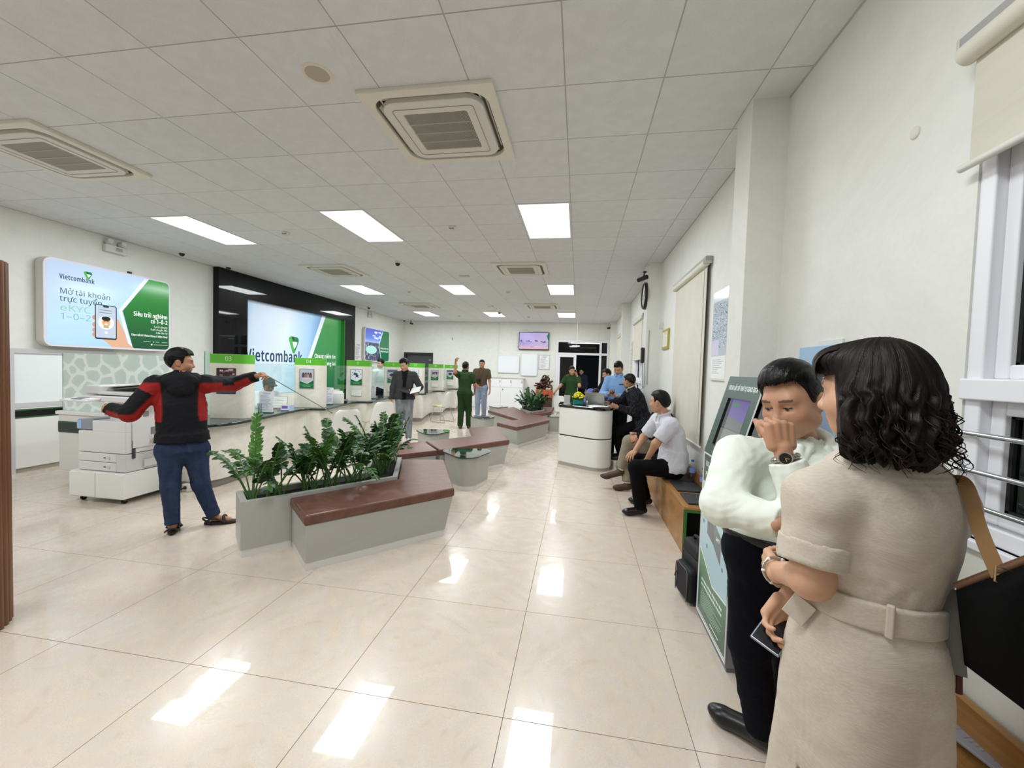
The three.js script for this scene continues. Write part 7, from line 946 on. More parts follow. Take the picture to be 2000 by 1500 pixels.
{ const t = thing('high_stool', 'high stool with pale back under the man in the mottled jacket', 'stool', [1.0, 0, -6.72], -1.75); part(t, 'seat', rbox(0.36, 0.04, 0.34, 0.015, 0, 0.6, -0.02), M('#d9d8d2', 0.4)); part(t, 'backrest', place(rbox(0.34, 0.22, 0.02, 0.01), 0, 0.74, -0.2, 0, -0.15), M('#e4e2dc', 0.4)); part(t, 'back_frame', tube([[-0.16, 0.6, -0.18], [-0.17, 0.76, -0.22], [-0.1, 0.87, -0.235], [0.1, 0.87, -0.235], [0.17, 0.76, -0.22], [0.16, 0.6, -0.18]], 0.01, 30, 8), M('#b08d5a', 0.3, { metalness: 0.5 })); for (const [x, z] of [[-1, -1], [1, -1], [-1, 1], [1, 1]]) part(t, 'leg', rod([x * 0.14, 0.58, z * 0.13], [x * 0.19, 0, z * 0.18], 0.011), CHROME); part(t, 'foot_ring', rod([-0.17, 0.2, 0.16], [0.17, 0.2, 0.16], 0.01), CHROME); }
// seated man in pale short-sleeved shirt
person({
  label: 'seated man in pale striped short-sleeved shirt and black trousers on the wooden bench', pos: [1.0, 0, -4.6], yaw: -1.65, h: 1.7, skin: '#b98a6b', look: [-2.2, 0.0, 0], cell: 0.0095, headCell: 0.0038, fine: 0.0045, girth: 1.08,
  set: (J) => { const sL = [0.97, 1.0, -4.42], sR = [0.91, 1.01, -4.78], eL = reach(sL, 1270, 880, 0.25, false), wL = reach(eL, 1263, 899, 0.23, true), eR = [0.77, 0.79, -4.86], wR = [0.66, 0.65, -4.72]; return { pelvis: [1.05, 0.57, -4.6], waist: [1.05, 0.7, -4.6], chest: [1.01, 0.88, -4.6], neck: [0.94, 1.07, -4.6], head: atZ(1288, 787, -4.6), sL, sR, eL, wL, eR, wR, hL: [1.03, 0.535, -4.5], hR: [1.03, 0.535, -4.7], kL: [0.64, 0.53, -4.45], kR: [0.68, 0.53, -4.82], aL: [0.71, 0.085, -4.5], tL: [0.565, 0.034, -4.47], aR: [0.82, 0.085, -4.86], tR: [0.68, 0.034, -4.9] }; }, hipAxis: [0, 0, 1],
  handL: { curl: 0.35, palm: [0, -1, 0], dir: [-0.5, -0.35, -0.5] }, handR: { curl: 0.3, palm: [0, -1, 0], dir: [-0.4, -0.2, 0.6] },
  top: { sleeve: 'short', cut: 0.78, mat: PV(0, 0.8), hem: 0.5, loose: 0.022, long: true, collar: true, collarColor: '#cfcbd8', fold: 0.005, paint: (p, J, u) => { const s = 0.5 + 0.5 * Math.sin(dot(sub(p, J.chest), [0.4, 0, 1]) * 190); return [0.6 + 0.05 * s, 0.6 + 0.05 * s, 0.67 + 0.03 * s]; } },
  bottom: { color: '#0b0b0d', loose: 0.02, cut: 1.0 }, shoes: { color: '#0a0a0b', rough: 0.22, cell: 0.007 }, hair: { thick: 0.012, side: 0.003, color: '#100e0e' },
});
// seated man in beige trousers
person({
  label: 'seated man in beige trousers, brown shoes and black jacket, legs crossed, mostly hidden', pos: [1.05, 0, -5.5], yaw: -1.6, h: 1.68, skin: '#b98a6b', look: [-1.8, 0, 0], cell: 0.011,
  set: () => ({ pelvis: [1.1, 0.57, -5.5], waist: [1.12, 0.7, -5.5], chest: [1.12, 0.87, -5.5], neck: [1.09, 1.05, -5.5], head: atZ(1292, 789, -5.5), sL: [1.09, 0.99, -5.32], sR: [1.08, 0.99, -5.68], eL: [0.98, 0.82, -5.22], wL: [0.77, 0.72, -5.3], eR: [0.98, 0.82, -5.76], wR: [0.76, 0.73, -5.48], hL: [1.06, 0.54, -5.4], hR: [1.06, 0.54, -5.6], kL: [0.68, 0.64, -5.42], kR: [0.68, 0.54, -5.52], aL: atZ(1212, 918, -5.42), tL: atZ(1180, 931, -5.42), aR: [0.68, 0.085, -5.4], tR: [0.54, 0.034, -5.38] }), hipAxis: [0, 0, 1],
  handL: { curl: 0.7, palm: [0, -0.5, -1] }, handR: { curl: 0.6 }, top: { name: 'jacket', color: '#101013', hem: 0.5, loose: 0.026, long: true }, bottom: { color: '#8f8674', loose: 0.024, cut: 0.93 }, socks: '#e9e7e4', shoes: { color: '#4a3324', rough: 0.6 }, hair: { thick: 0.01 },
});
// tellers behind the counter
const clerk = (label, x, z, y, yaw, o) => person({ label, pos: [x, y, z], yaw, h: 1.6, cell: 0.017, headCell: 0.005, group: undefined, ...o, set: (J) => { const W = J.W; return o.standing ? {} : { pelvis: W(0, 0.53, -0.1), waist: W(0, 0.66, -0.09), chest: W(0, 0.88, -0.05), neck: W(0, 1.06, 0), head: W(0, 1.17, 0.05), sL: W(0.17, 1.0, -0.03), sR: W(-0.17, 1.0, -0.03), eL: W(0.2, 0.82, 0.1), wL: W(0.1, 0.8, 0.3), eR: W(-0.2, 0.82, 0.1), wR: W(-0.1, 0.8, 0.3), hL: W(0.09, 0.5, -0.1), hR: W(-0.09, 0.5, -0.1), kL: W(0.1, 0.5, 0.3), kR: W(-0.1, 0.5, 0.3), aL: W(0.1, 0.08, 0.28), aR: W(-0.1, 0.08, 0.28), tL: W(0.1, 0.03, 0.42), tR: W(-0.1, 0.03, 0.42) }; } });
const capClerk = clerk('seated clerk in white shirt and dark cap behind the price sheet', -5.27, -6.2, 0, 1.2, { skin: '#8f6b58', look: [1.2, 0.3, 0], top: { color: '#e9ecef', hem: 0.45, loose: 0.02, collar: true }, bottom: { color: '#1b1c22' }, hair: { thick: 0.01, color: '#1a1412' } });
{ const g = [ell([0, 0.06, -0.005], 0.095, 0.085, 0.115), ell([0, 0.062, 0.12], 0.075, 0.012, 0.08)], f = union(g, 0.015); part(capClerk.t, 'cap', capClerk.shift(netMesh((x, y, z) => Math.max(f(x, y, z), 0.045 - y), [-0.13, 0, -0.16], [0.13, 0.18, 0.24], 0.006).applyMatrix4(capClerk.hm)), M('#15292a', 0.7), 'dark green cap'); }
clerk('seated dark-haired clerk half hidden behind the counter past booth 04', -5.2, -7.3, 0, 1.3, { skin: '#a98270', look: [1.3, 0.4, 0], top: { color: '#2b3440', hem: 0.45, loose: 0.02 }, bottom: { color: '#1b1c22' }, hair: { thick: 0.02, color: '#0e0c0c' } });
clerk('standing clerk in white top behind the glass beside the fourth divider', -5.02, -9.75, 0, 1.2, { standing: true, h: 1.66, skin: '#c9a792', look: [-0.5, 0, 0], top: { color: '#e9ecec', hem: 0.85, loose: 0.02 }, bottom: { color: '#24252c' }, hair: { thick: 0.016, color: '#0e0c0c' } });
for (const [x, z] of [[-5.35, -6.23], [-5.28, -7.33]]) { const t = thing('staff_chair', 'dark staff chair behind the counter ' + (z > -7 ? 'under the clerk with the cap' : 'under the dark-haired clerk'), 'chair', [x, 0, z], 1.25, 'staff chairs'); part(t, 'seat', rbox(0.42, 0.05, 0.4, 0.02, 0, 0.37, 0), M('#1d2024', 0.7)); part(t, 'column', cyl(0.03, 0.03, 0.3, 0, 0.2, 0), M('#333', 0.4)); part(t, 'star_base', [0, 1, 2, 3, 4].map((k) => rod([0, 0.06, 0], [Math.cos(k * 1.2566) * 0.25, 0.03, Math.sin(k * 1.2566) * 0.25], 0.018)), M('#333', 0.4)); }

// ------------------------------------------------------------------ the two people in front
const linenBump = dataTex(512, (u, v) => { const q = 128 + tileNoise(u, v * 1.0, 30, 111) * 16 + Math.sin(v * 6.2832 * 128) * 14 * (0.6 + tileNoise(u, v, 20, 112)) + Math.sin(u * 6.2832 * 160) * 10 + tileNoise(u * 0.2, v, 110, 113) * 40; return [q, q, q]; }, false);
const linenMap = dataTex(512, (u, v) => { const n = tileNoise(u * 0.25, v, 90, 114) * 7 + tileNoise(u, v, 200, 115) * 5 + tileNoise(u, v, 6, 116) * 3; return [236 + n, 234 + n, 230 + n]; });
// man in the pale shirt, fist at his mouth
const thinker = person({
  label: 'man in pale mint dress shirt and dark trousers holding his fist to his mouth', pos: [0.83, 0, -1.76], yaw: -0.62, h: 1.62, skin: '#c08f72', look: [-0.95, 0.3, 0.1], cell: 0.0075, headCell: 0.0026, fine: 0.003, girth: 1.2, belly: 0.02, face: { wide: 1.06, jaw: 1.12 }, headSize: 1.12,
  set: (J) => {
    const head = atZ(1548, 786, -1.72), neck = atZ(1568, 868, -1.76), sR = atZ(1437, 893, -1.7), sL = atZ(1655, 905, -1.72);
    const eR = atZ(1412, 985, -1.56), wR = atZ(1530, 1022, -1.42), eL = atZ(1590, 1035, -1.42), wL = atZ(1530, 884, -1.47);
    return { head, neck, sR, sL, eR, wR, eL, wL, chest: add(neck, [0.0, -0.19, 0.01]), waist: [0.8, 0.98, -1.75], pelvis: [0.81, 0.86, -1.76], hR: [0.72, 0.84, -1.72], hL: [0.9, 0.83, -1.82], kR: [0.72, 0.46, -1.74], kL: [0.92, 0.46, -1.86], aR: [0.8, 0.085, -1.78], tR: [0.67, 0.034, -1.88], aL: [0.97, 0.085, -1.9], tL: [0.88, 0.034, -1.98] };
  },
  handL: { dir: [-0.1, 1, -0.2], palm: [-0.1, 0.1, -1], curl: [1.15, 1.15, 1.1, 1.05], thumb: 0.15, thumbIn: 0.8, size: 1.1 }, handR: { curl: 0.4, dir: [1, 0, -0.5] },
  top: { mat: M('#ecf2e8', 0.7), loose: 0.024, hem: 0.9, fold: 0.0045, freq: 10, cuff: { L: 0.88, R: 0.97 }, cell: 0.0065, neck: 0.07, blend: 0.035 },
  bottom: { color: '#0c0e18', loose: 0.02, fold: 0.004, waist: 0.925 }, belt: { y: 0.912, color: '#0e0b0a' }, shoes: { color: '#0d0c0c', rough: 0.3, cell: 0.006 }, hair: { thick: 0.017, fringe: -0.006, fringeDrop: -0.008, side: 0.006, wave: 0.0012, color: '#070606', rough: 0.36, cell: 0.0032, wide: 1.06, part: -0.008 },
});
{
  const { J, t, shift, u, v, hm } = thinker, cloth = M('#ecf2e8', 0.7);
  // collar leaves, cuffs, buttons, buckle, eyes, watch
  const up = [0, 1, 0], ring = [], K = 24; for (let i = 0; i <= K; i++) { const a = i / K * Math.PI * 2; ring.push(add(add(add(J.neck, up, 0.04 - Math.cos(a) * 0.026), u, Math.sin(a) * 0.083), v, Math.cos(a) * 0.08 + 0.008)); }
  const P = []; for (let i = 2; i < K - 1; i++) P.push(cap(ring[i], ring[i + 1], 0.011), cap(add(ring[i], up, -0.022), add(ring[i + 1], up, -0.022), 0.013)); for (const s of [-1, 1]) { const a = add(add(add(J.neck, up, 0.005), u, s * 0.03), v, 0.098), b = add(add(add(J.neck, up, -0.07), u, s * 0.075), v, 0.125); P.push(cap(a, b, 0.012, 0.006), cap(add(a, u, s * 0.035), b, 0.014, 0.006)); }
  thinker.garment('collar', P, union(P, 0.014), cloth, null, 0.0045);
  for (const [w, e, f] of [[J.wL, J.eL, 0.82], [J.wR, J.eR, 0.93]]) { const a = mix(e, w, f - 0.2), b = mix(e, w, f), C = [cap(a, b, 0.05, 0.047, 1, 0)], fn = union(C, 0.01); thinker.garment('cuff', C, (x, y, z) => fn(x, y, z) + 0.001 * noise3(x * 40, y * 40, z * 40), cloth, null, 0.005); }
  for (let k = 0; k < 4; k++) { const y = 1.13 - k * 0.075, c = add([lerp(J.waist[0], J.chest[0], k < 2 ? 0.5 : 0.1), y, lerp(J.waist[2], J.chest[2], 0.3)], v, 0.165 + (k > 1 ? 0.012 : 0)); part(t, 'button', shift(place(new THREE.SphereGeometry(0.0065, 12, 8).scale(1, 1, 0.5), ...c, -0.62)), M('#f6f7f2', 0.3)); }
  { const c = add([J.waist[0], 0.912, J.waist[2]], v, 0.178); part(t, 'belt_buckle', shift(place(rbox(0.055, 0.036, 0.012, 0.004), ...c, -0.62)), M('#6d6a64', 0.25, { metalness: 0.9 })); }
  for (const s of [-1, 1]) { const e = part(t, 'eye', shift(new THREE.SphereGeometry(0.0126, 20, 14).scale(1, 0.62, 1).translate(s * 0.0315, 0.005, 0.0727).applyMatrix4(hm)), M('#d8d2cc', 0.2)); part(e, 'iris', shift(new THREE.SphereGeometry(0.0062, 14, 10).scale(1, 0.9, 0.5).translate(s * 0.0315 - 0.002, 0.003, 0.0838).applyMatrix4(hm)), M('#17100c', 0.15)); }
  const d = unit(sub(J.wL, J.eL)), wc = add(J.wL, d, -0.018), side = unit(cross(d, v)), fr = unit(cross(side, d)); const loop = []; for (let i = 0; i < 24; i++) { const a = i / 24 * 6.283; loop.push(add(add(wc, side, Math.cos(a) * 0.037), fr, Math.sin(a) * 0.034)); }
  const wt = thing('wrist_watch', 'steel wrist watch with dark round dial on the pale-shirted man\'s wrist', 'watch', [0, 0, 0]); for (let i = 0; i < 24; i++) { const n = loop[(i + 1) % 24]; part(wt, 'bracelet_link', rod(loop[i], n, 0.0085, 6), M('#a9a49c', 0.3, { metalness: 0.9 })); }
  const face = unit([-0.42, 0.12, 0.9]), fc = add(wc, face, 0.042); const q = new THREE.Quaternion().setFromUnitVectors(V3(0, 1, 0), V3(...face)); const disc = (r, h, o) => new THREE.CylinderGeometry(r, r, h, 32).translate(0, o, 0).applyQuaternion(q).translate(...fc); part(wt, 'case', disc(0.0205, 0.011, 0), M('#b3aea6', 0.25, { metalness: 0.9 })); part(wt, 'dial', disc(0.0172, 0.002, 0.0058), M('#14090a', 0.15)); part(wt, 'hands', [0, 1.1].map((a) => new THREE.BoxGeometry(0.0015, 0.001, 0.011).translate(0, 0, 0.005).rotateY(a).translate(0, 0.0073, 0).applyQuaternion(q).translate(...fc)), M('#d9b98a', 0.3));
}
// woman in the beige dress
const lady = person({
  label: 'woman with dark curly hair in belted beige linen dress, seen from behind', pos: [0.735, 0, -1.12], yaw: -2.95, h: 1.6, skin: '#d0a183', look: [-2.42, 0.1, 0.05], cell: 0.009, headCell: 0.003, fine: 0.0035, girth: 1.16, headSize: 0.98,
  set: (J) => { const sL = atZ(1600, 978, -1.09), sR = atZ(1826, 985, -1.16), eL = atZ(1583, 1132, -1.06), wL = atZ(1512, 1114, -1.22), eR = J.W(-0.22, 1.03, 0.14), wR = atZ(1540, 1165, -1.22); return { head: atZ(1700, 770, -1.12), neck: atZ(1728, 905, -1.13), sL, sR, eL, wL, eR, wR, chest: J.W(0, 1.2, -0.0), waist: J.W(0, 1.0, 0.0), pelvis: J.W(0, 0.88, -0.01), hL: J.W(0.09, 0.86, 0), hR: J.W(-0.09, 0.86, 0) }; },
  handL: { curl: 0.35, dir: [0.2, -0.1, -1], palm: [1, 0, 0] }, handR: { curl: 0.65, dir: [-0.45, -0.75, 0.1], palm: [0, -0.2, 1], thumb: 0.4 }, shoes: { color: '#1c1816', rough: 0.5 },
});
{
  const { J, t, shift, u, v } = lady, k = J.k, linen = M('#d9cdc0', 0.85, { map: linenMap, bumpMap: linenBump, bumpScale: 0.0006 });
  const c = (y, f = 0, s = 0) => add(add([lerp(J.pelvis[0], J.neck[0], clamp((y - 0.88) / 0.5, 0, 1)), y, lerp(J.pelvis[2], J.neck[2], clamp((y - 0.88) / 0.5, 0, 1))], v, f), u, s);
  const st = [{ c: c(0.3, 0, 0.02), w: 0.195, d: 0.165 }, { c: c(0.6, 0, 0.02), w: 0.176, d: 0.152 }, { c: c(0.82, 0, 0.02), w: 0.168, d: 0.148 }, { c: c(0.93, 0, 0.015), w: 0.158, d: 0.136 }, { c: c(1.005, 0, 0.01), w: 0.145, d: 0.115 }, { c: c(1.08, 0, 0.01), w: 0.152, d: 0.124 }, { c: c(1.2), w: 0.162, d: 0.135 }, { c: c(1.28), w: 0.158, d: 0.118 }, { c: c(1.345), w: 0.11, d: 0.075 }];
  const smooth = (S, n) => { const C = new THREE.CatmullRomCurve3(S.map((q) => V3(...q.c)), false, 'catmullrom', 0.5), D = new THREE.CatmullRomCurve3(S.map((q) => V3(q.w, q.d, 0)), false, 'catmullrom', 0.5), out = []; for (let i = 0; i <= n; i++) { const p = C.getPoint(i / n), q = D.getPoint(i / n); out.push({ c: [p.x, p.y, p.z], w: q.x, d: q.y }); } return out; };
  const P = [...loft(smooth(st, 40), u, v), cap(mix(J.sL, J.sR, 0.04), mix(J.sL, J.sR, 0.96), 0.064), cap(J.neck, J.sL, 0.05, 0.066), cap(J.neck, J.sR, 0.05, 0.066)];
  const sl = [cap(J.sL, J.eL, 0.072, 0.068, 0.74), cap(J.sR, J.eR, 0.072, 0.066, 0.66)]; P.push(...sl);
  const base = union(P, 0.035), ax = (p) => Math.atan2(p[0] - J.pelvis[0], p[2] - J.pelvis[2]);
  const f = (x, y, z) => {
    let d = base(x, y, z); if (d > 0.03 || d < -0.05) return Math.max(d, 0.3 - y);
    const a = Math.atan2(x - J.pelvis[0], z - J.pelvis[2]), low = clamp((0.98 - y) / 0.5, 0, 1), up = clamp((y - 1.0) / 0.1, 0, 1);
    d += low * 0.012 * Math.sin(a * 5 + 0.8 + y * 0.6) + low * 0.004 * noise3(x * 6, y * 1.5, z * 6);              // skirt gores
    d += 0.0016 * noise3(x * 9 + 5, y * 14, z * 9) + up * 0.0035 * (0.3 - Math.abs(noise3(x * 5, y * 11 + x * 9, z * 5))) + 0.002 * Math.exp(-((y - 1.06) ** 2) / 0.002) * noise3(x * 40, y * 18, z * 40);
    return Math.max(d, 0.3 - y, -(Math.hypot(x - J.neck[0], y - J.neck[1] - 0.05, z - J.neck[2]) - 0.07));
  };
  const [lo, hi] = boundsOf(P, 0.03); lo[1] = 0.28; const g = netMesh(f, lo, hi, 0.0062, null, 1.7); wrapUV(g, c(1), -0.58, 0.55, 2.4); part(t, 'dress', shift(g), linen);
  // sleeve cuffs turned up
  for (const n of ['L', 'R']) { const a = mix(J['s' + n], J['e' + n], n === 'L' ? 0.5 : 0.46), b = mix(J['s' + n], J['e' + n], n === 'L' ? 0.8 : 0.7), C = [cap(a, b, 0.0735, 0.0735, 1, 0)], fn = union(C, 0.01), gg = netMesh((x, y, z) => fn(x, y, z) + 0.002 * noise3(x * 14, y * 14, z * 14), ...boundsOf(C, 0.02), 0.006); wrapUV(gg, a, 0, 0.3, 2.4); part(t, 'sleeve_cuff', shift(gg), linen); }
  // belt with loop
  const tilt = (x) => 1.005 - 0.02 * 0; const B = loft([{ c: c(0.96, 0, 0.013), w: 0.16, d: 0.131 }, { c: c(1.05, 0, 0.01), w: 0.157, d: 0.127 }], u, v), bf = union(B, 0.01), bg = netMesh((x, y, z) => Math.max(bf(x, y, z), Math.abs(y - 1.005 - 0.06 * dot(sub([x, y, z], J.waist), u)) - 0.03), ...boundsOf(B, 0.02), 0.0048); wrapUV(bg, c(1), -0.58, 0.55, 2.4); const belt = part(t, 'belt', shift(bg), linen);
  { const p = add(c(1.0), v, -0.134), q = add(add(c(1.0), v, -0.125), u, 0.06); part(belt, 'belt_loop', shift(place(rbox(0.015, 0.074, 0.012, 0.004), ...add(add(c(1.008), v, -0.117), u, 0.085), -0.7)), linen); part(belt, 'belt_end', shift(place(rbox(0.05, 0.062, 0.006, 0.002), ...atZ(1560, 1190, -1.075), -0.75, 0, -0.45)), linen); }
  // curly shoulder-length hair: a smooth crown, a curly bulk and many fine wavy locks
  const hm = lady.hm, bulk = [ell([0, 0.036, -0.012], 0.089, 0.105, 0.11), ell([0.0, -0.03, -0.043], 0.103, 0.11, 0.088), ell([0.0, -0.11, -0.045], 0.116, 0.085, 0.086), ell([0.07, -0.07, 0.0], 0.044, 0.1, 0.055), ell([-0.07, -0.07, -0.01], 0.044, 0.1, 0.06), ell([0.01, 0.085, 0.062], 0.066, 0.042, 0.05)], hf = union(bulk, 0.035);
  const hair = netMesh((x, y, z) => {
    let d = hf(x, y, z); if (d > 0.035) return d;
    const curl = clamp((0.035 - y) / 0.07, 0, 1), a = Math.atan2(x, z + 0.03), wob = noise3(Math.sin(a) * 1.6, y * 5, Math.cos(a) * 1.6), sway = curl * (1.5 * Math.sin(y * 62 + wob * 3.2) + 0.7 * Math.sin(y * 117 + wob * 5));
    const big = Math.sin(a * 17 + sway + wob * 2.2), small = Math.sin(a * 41 + sway * 2.1 + wob * 4);
    d -= (0.0012 + curl * 0.0058) * big + (0.0009 + curl * 0.0016) * small + curl * 0.005 * noise3(x * 15, y * 20, z * 15);
    const hem = -0.158 + 0.02 * Math.sin(a * 17 + sway) + 0.012 * noise3(Math.sin(a) * 5, 2, Math.cos(a) * 5), face = z - 0.052 + Math.max(0, Math.abs(x) - 0.06) * 0.5;
    return Math.max(d, hem - y, y < 0.05 ? Math.min(face, 0.2) : d);
  }, [-0.22, -0.25, -0.2], [0.22, 0.19, 0.16], 0.0031, null, 1.5); { const p = hair.attributes.position, w = hair.attributes.uv; for (let i = 0; i < p.count; i++) { let a = Math.atan2(-p.getX(i), -(p.getZ(i) + 0.03)); w.setXY(i, a * 0.32 + (p.getY(i) < 0.035 ? 0.012 * Math.sin(p.getY(i) * 62) * clamp((0.035 - p.getY(i)) / 0.07, 0, 1) : 0), p.getY(i) * 1.2); } } hair.applyMatrix4(hm);
  const hairMat = hairMaterial('#1d1210', 0.5), hp = part(t, 'hair', shift(hair), hairMat);
  const r = seeded(303), locks = [[], [], []];
  for (let i = 0; i < 110; i++) {
    const a = 1.0 + r() * 4.3, top = 0.04 - r() * 0.12, L = Math.max(0.05, Math.min(0.09 + r() * 0.12, top + 0.168 + r() * 0.02)), amp = 0.01 + r() * 0.012, ph = r() * 0.9 + Math.round(a * 5) * 1.9, turns = 1.5 + (Math.round(a * 5) % 3) * 0.5 + r() * 0.4, off = 0.002 + r() * 0.012, pts = [], rr = (y) => 0.086 + 0.032 * clamp((0.03 - y) / 0.18, 0, 1) - 0.012 * clamp((-0.16 - y) / 0.04, 0, 1);
    for (let j = 0; j <= 12; j++) { const s = j / 12, y = top - L * s, w = amp * clamp(s * 2, 0.1, 1), ang = a + w * 5.5 * Math.sin(ph + s * turns * 6.28), R = rr(y) + off * clamp(s * 3, 0, 1) + w * Math.cos(ph + s * turns * 6.28); pts.push(V3(Math.sin(ang) * R, y, Math.cos(ang) * R * 0.93 - 0.03)); }
    const curve = new THREE.CatmullRomCurve3(pts), tg = new THREE.TubeGeometry(curve, 18, 0.0011 + r() * 0.0011, 5), p = tg.attributes.position; for (let q = 0; q < p.count; q++) { const s = Math.floor(q / 6) / 18, cpt = curve.getPoint(Math.min(1, s)), f = s > 0.6 ? 1 - (s - 0.6) / 0.5 : 1; p.setXYZ(q, cpt.x + (p.getX(q) - cpt.x) * f, cpt.y + (p.getY(q) - cpt.y) * f, cpt.z + (p.getZ(q) - cpt.z) * f); }
    locks[i % 3].push(tg.applyMatrix4(hm));
  }
  for (let i = 0; i < 120; i++) { const x0 = -0.07 + r() * 0.14, pts = []; for (let j = 0; j <= 8; j++) { const s = j / 8; pts.push(V3(x0 + s * s * (x0 > -0.02 ? 0.03 : -0.02), 0.128 - x0 * x0 * 4 - s * s * 0.075 + r() * 0.002, 0.04 + Math.sin(s * 1.75) * 0.072 - Math.abs(x0) * s * 0.5)); } locks[1 + (i % 2)].push(new THREE.TubeGeometry(new THREE.CatmullRomCurve3(pts), 9, 0.0024, 4).applyMatrix4(hm)); }
  ['#120a09', '#180e0c', '#24150f'].forEach((cc, i) => part(hp, 'hair_locks', shift(mergeAll(locks[i])), M(cc, 0.5, { specularIntensity: 0.4 })));
  { const e = part(t, 'earring', shift(new THREE.TorusGeometry(0.006, 0.0015, 8, 16).translate(0.08, -0.035, 0.0).applyMatrix4(hm)), M('#c9a55a', 0.3, { metalness: 0.9 })); }
  // bracelet watch
  const d = unit(sub(J.wL, J.eL)), wc = add(J.wL, d, -0.012), s1 = unit(cross(d, [0, 1, 0])), s2 = unit(cross(s1, d)), loop = []; for (let i = 0; i < 18; i++) { const a = i / 18 * 6.283; loop.push(add(add(wc, s1, Math.cos(a) * 0.034), s2, Math.sin(a) * 0.034)); }
  const br = thing('bracelet', 'thin steel bracelet with small stones on the woman\'s wrist', 'bracelet', [0, 0, 0]); part(br, 'band', tube(loop, 0.0045, 60, 8, true), M('#b9b2a6', 0.25, { metalness: 0.9 })); for (let i = 0; i < 18; i += 3) part(br, 'stone', ball(0.0055, ...loop[i]), M('#e9e6e2', 0.15));
  // phone in her hand
  const ph = thing('mobile_phone', 'silver-edged mobile phone in the hand of the woman in the beige dress', 'phone', add(J.wR, [-0.03, -0.075, 0.02]), 0.0); const lay = (g) => g.applyMatrix4(new THREE.Matrix4().makeRotationFromEuler(new THREE.Euler(0.2, 0.75, 0.62, 'YXZ'))); part(ph, 'case', lay(rbox(0.15, 0.008, 0.075, 0.0038, 0, 0, 0, 3)), M('#8d929b', 0.25, { metalness: 0.7 })); part(ph, 'screen', lay(rbox(0.142, 0.002, 0.068, 0.001, 0, 0.0042, 0)), M('#0b0d12', 0.08)); part(ph, 'side_key', lay(rbox(0.02, 0.002, 0.002, 0.0008, 0.03, 0, 0.0385)), M('#6d727b', 0.3, { metalness: 0.7 }));
  // shoulder bag
  const bag = thing('shoulder_bag', 'black shoulder bag with tan leather strap and buckle on the woman\'s right side', 'bag', [1.03, 0, -1.0]), bs = (g) => g.translate(-1.03, 0, 1.0), black = M('#060607', 0.8, { specularIntensity: 0.3 }), tan = M('#9a7448', 0.45), rimC = M('#6b4a32', 0.5);
  const A = atX(1846, 1140, 0.98), corner = { tl: atZ(1868, 1150, -1.0), tr: atZ(2040, 1085, -0.92), br: atZ(2080, 1440, -0.92), bl: atZ(1884, 1292, -1.0) };
  const side = [corner.tl, corner.tr, corner.br, corner.bl], nrm = unit(cross(sub(corner.tr, corner.tl), sub(corner.bl, corner.tl))), pos = []; const puff = (i, j, sgn) => { const s = i / 12, tt = j / 12, p = mix(mix(corner.tl, corner.tr, s), mix(corner.bl, corner.br, s), tt), b = Math.sin(Math.PI * s) ** 0.5 * Math.sin(Math.PI * clamp(tt * 0.9 + 0.1, 0, 1)) ** 0.5; return add(p, nrm, sgn * (0.012 + 0.045 * b)); };
  for (const sgn of [1, -1]) for (let i = 0; i < 12; i++) for (let j = 0; j < 12; j++) { const q = [puff(i, j, sgn), puff(i + 1, j, sgn), puff(i + 1, j + 1, sgn), puff(i, j + 1, sgn)]; for (const m of [0, 1, 2, 0, 2, 3]) pos.push(...q[m]); } for (let i = 0; i < 12; i++) for (const [a, b] of [[[i, 0], [i + 1, 0]], [[i, 12], [i + 1, 12]], [[0, i], [0, i + 1]], [[12, i], [12, i + 1]]]) { const q = [puff(...a, 1), puff(...b, 1), puff(...b, -1), puff(...a, -1)]; for (const m of [0, 1, 2, 0, 2, 3]) pos.push(...q[m]); }
  let bgm = new THREE.BufferGeometry(); bgm.setAttribute('position', new THREE.Float32BufferAttribute(pos, 3)); bgm = mergeVertices(bgm, 1e-4); bgm.computeVertexNormals(); bgm.setAttribute('uv', new THREE.BufferAttribute(new Float32Array(bgm.attributes.position.count * 2), 2)); part(bag, 'bag_body', bs(bgm), black); part(bag, 'rim', bs(tube([corner.tl, mix(corner.tl, corner.tr, 0.5), corner.tr].map((p) => add(p, [0, 0.004, 0])), 0.009, 20, 8)), rimC);
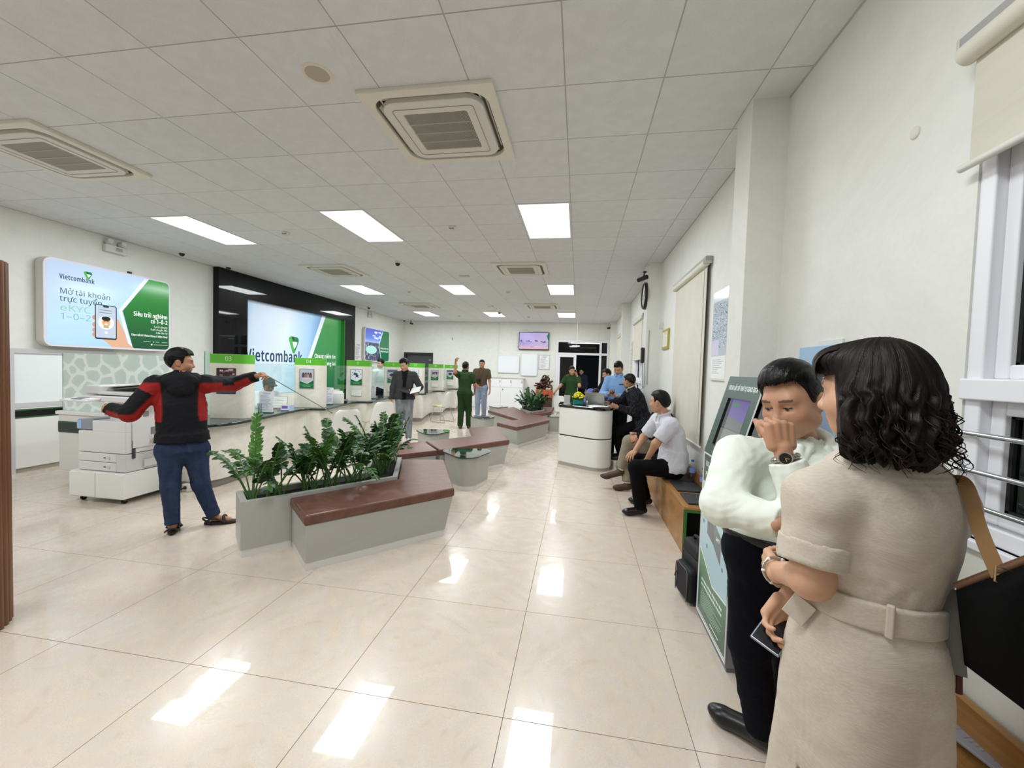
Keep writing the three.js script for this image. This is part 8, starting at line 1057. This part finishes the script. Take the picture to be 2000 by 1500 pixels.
  const strapPts = [add(J.sR, [0.0, 0.066, 0.03]), atZ(1885, 945, -1.05), atZ(1912, 1030, -1.0), atZ(1945, 1110, -0.96), atZ(1990, 1205, -0.92), atZ(2030, 1290, -0.9)]; const ribbon = (pts, w, th) => { const curve = new THREE.CatmullRomCurve3(pts.map((p) => V3(...p))), out = [], N = 40; let prev = null; const face = V3(-0.55, 0.15, 0.82); for (let i = 0; i <= N; i++) { const p = curve.getPoint(i / N), tg = curve.getTangent(i / N), sd = V3().crossVectors(tg, face).normalize(), nn = V3().crossVectors(sd, tg).normalize(), ring = [[-1, -1], [1, -1], [1, 1], [-1, 1]].map(([a, b]) => p.clone().addScaledVector(sd, a * w).addScaledVector(nn, b * th)); if (prev) for (let q = 0; q < 4; q++) { const r2 = (q + 1) % 4; for (const m of [prev[q], prev[r2], ring[r2], prev[q], ring[r2], ring[q]]) out.push(m.x, m.y, m.z); } prev = ring; } const gg = new THREE.BufferGeometry(); gg.setAttribute('position', new THREE.Float32BufferAttribute(out, 3)); gg.setAttribute('uv', new THREE.Float32BufferAttribute(new Float32Array(out.length / 3 * 2), 2)); gg.computeVertexNormals(); return gg; };
  const strap = part(bag, 'strap', bs(ribbon(strapPts, 0.0125, 0.0025)), tan, 'tan leather strap'); const bp = atZ(1952, 1122, -0.945); part(strap, 'buckle', bs(mergeAll([[[-0.02, 0.016], [0.02, 0.016]], [[0.02, 0.016], [0.02, -0.016]], [[0.02, -0.016], [-0.02, -0.016]], [[-0.02, -0.016], [-0.02, 0.016]]].map(([a, b]) => rod(add(bp, [a[0] * 0.9, a[1] + a[0] * -0.35, 0.012]), add(bp, [b[0] * 0.9, b[1] + b[0] * -0.35, 0.012]), 0.0018, 6)))), M('#c9b08a', 0.25, { metalness: 0.9 }));
  const sc = thing('scarf', 'grey cloth hanging between the beige dress and the black bag', 'scarf', [0.93, 0, -1.02]), sp = [atZ(1852, 1150, -1.03), atZ(1858, 1220, -1.015), atZ(1866, 1290, -1.01), atZ(1868, 1316, -1.01)]; part(sc, 'cloth', ribbon(sp, 0.016, 0.005).translate(-0.93, 0, 1.02), M('#6d6a66', 0.9)); part(sc, 'tassel', rod(atZ(1874, 1314, -1.01), atZ(1870, 1352, -1.01), 0.005, 8, 0.008).translate(-0.93, 0, 1.02), M('#4a1f18', 0.8), 'dark red tassel');
}

renderer.render(scene, camera);
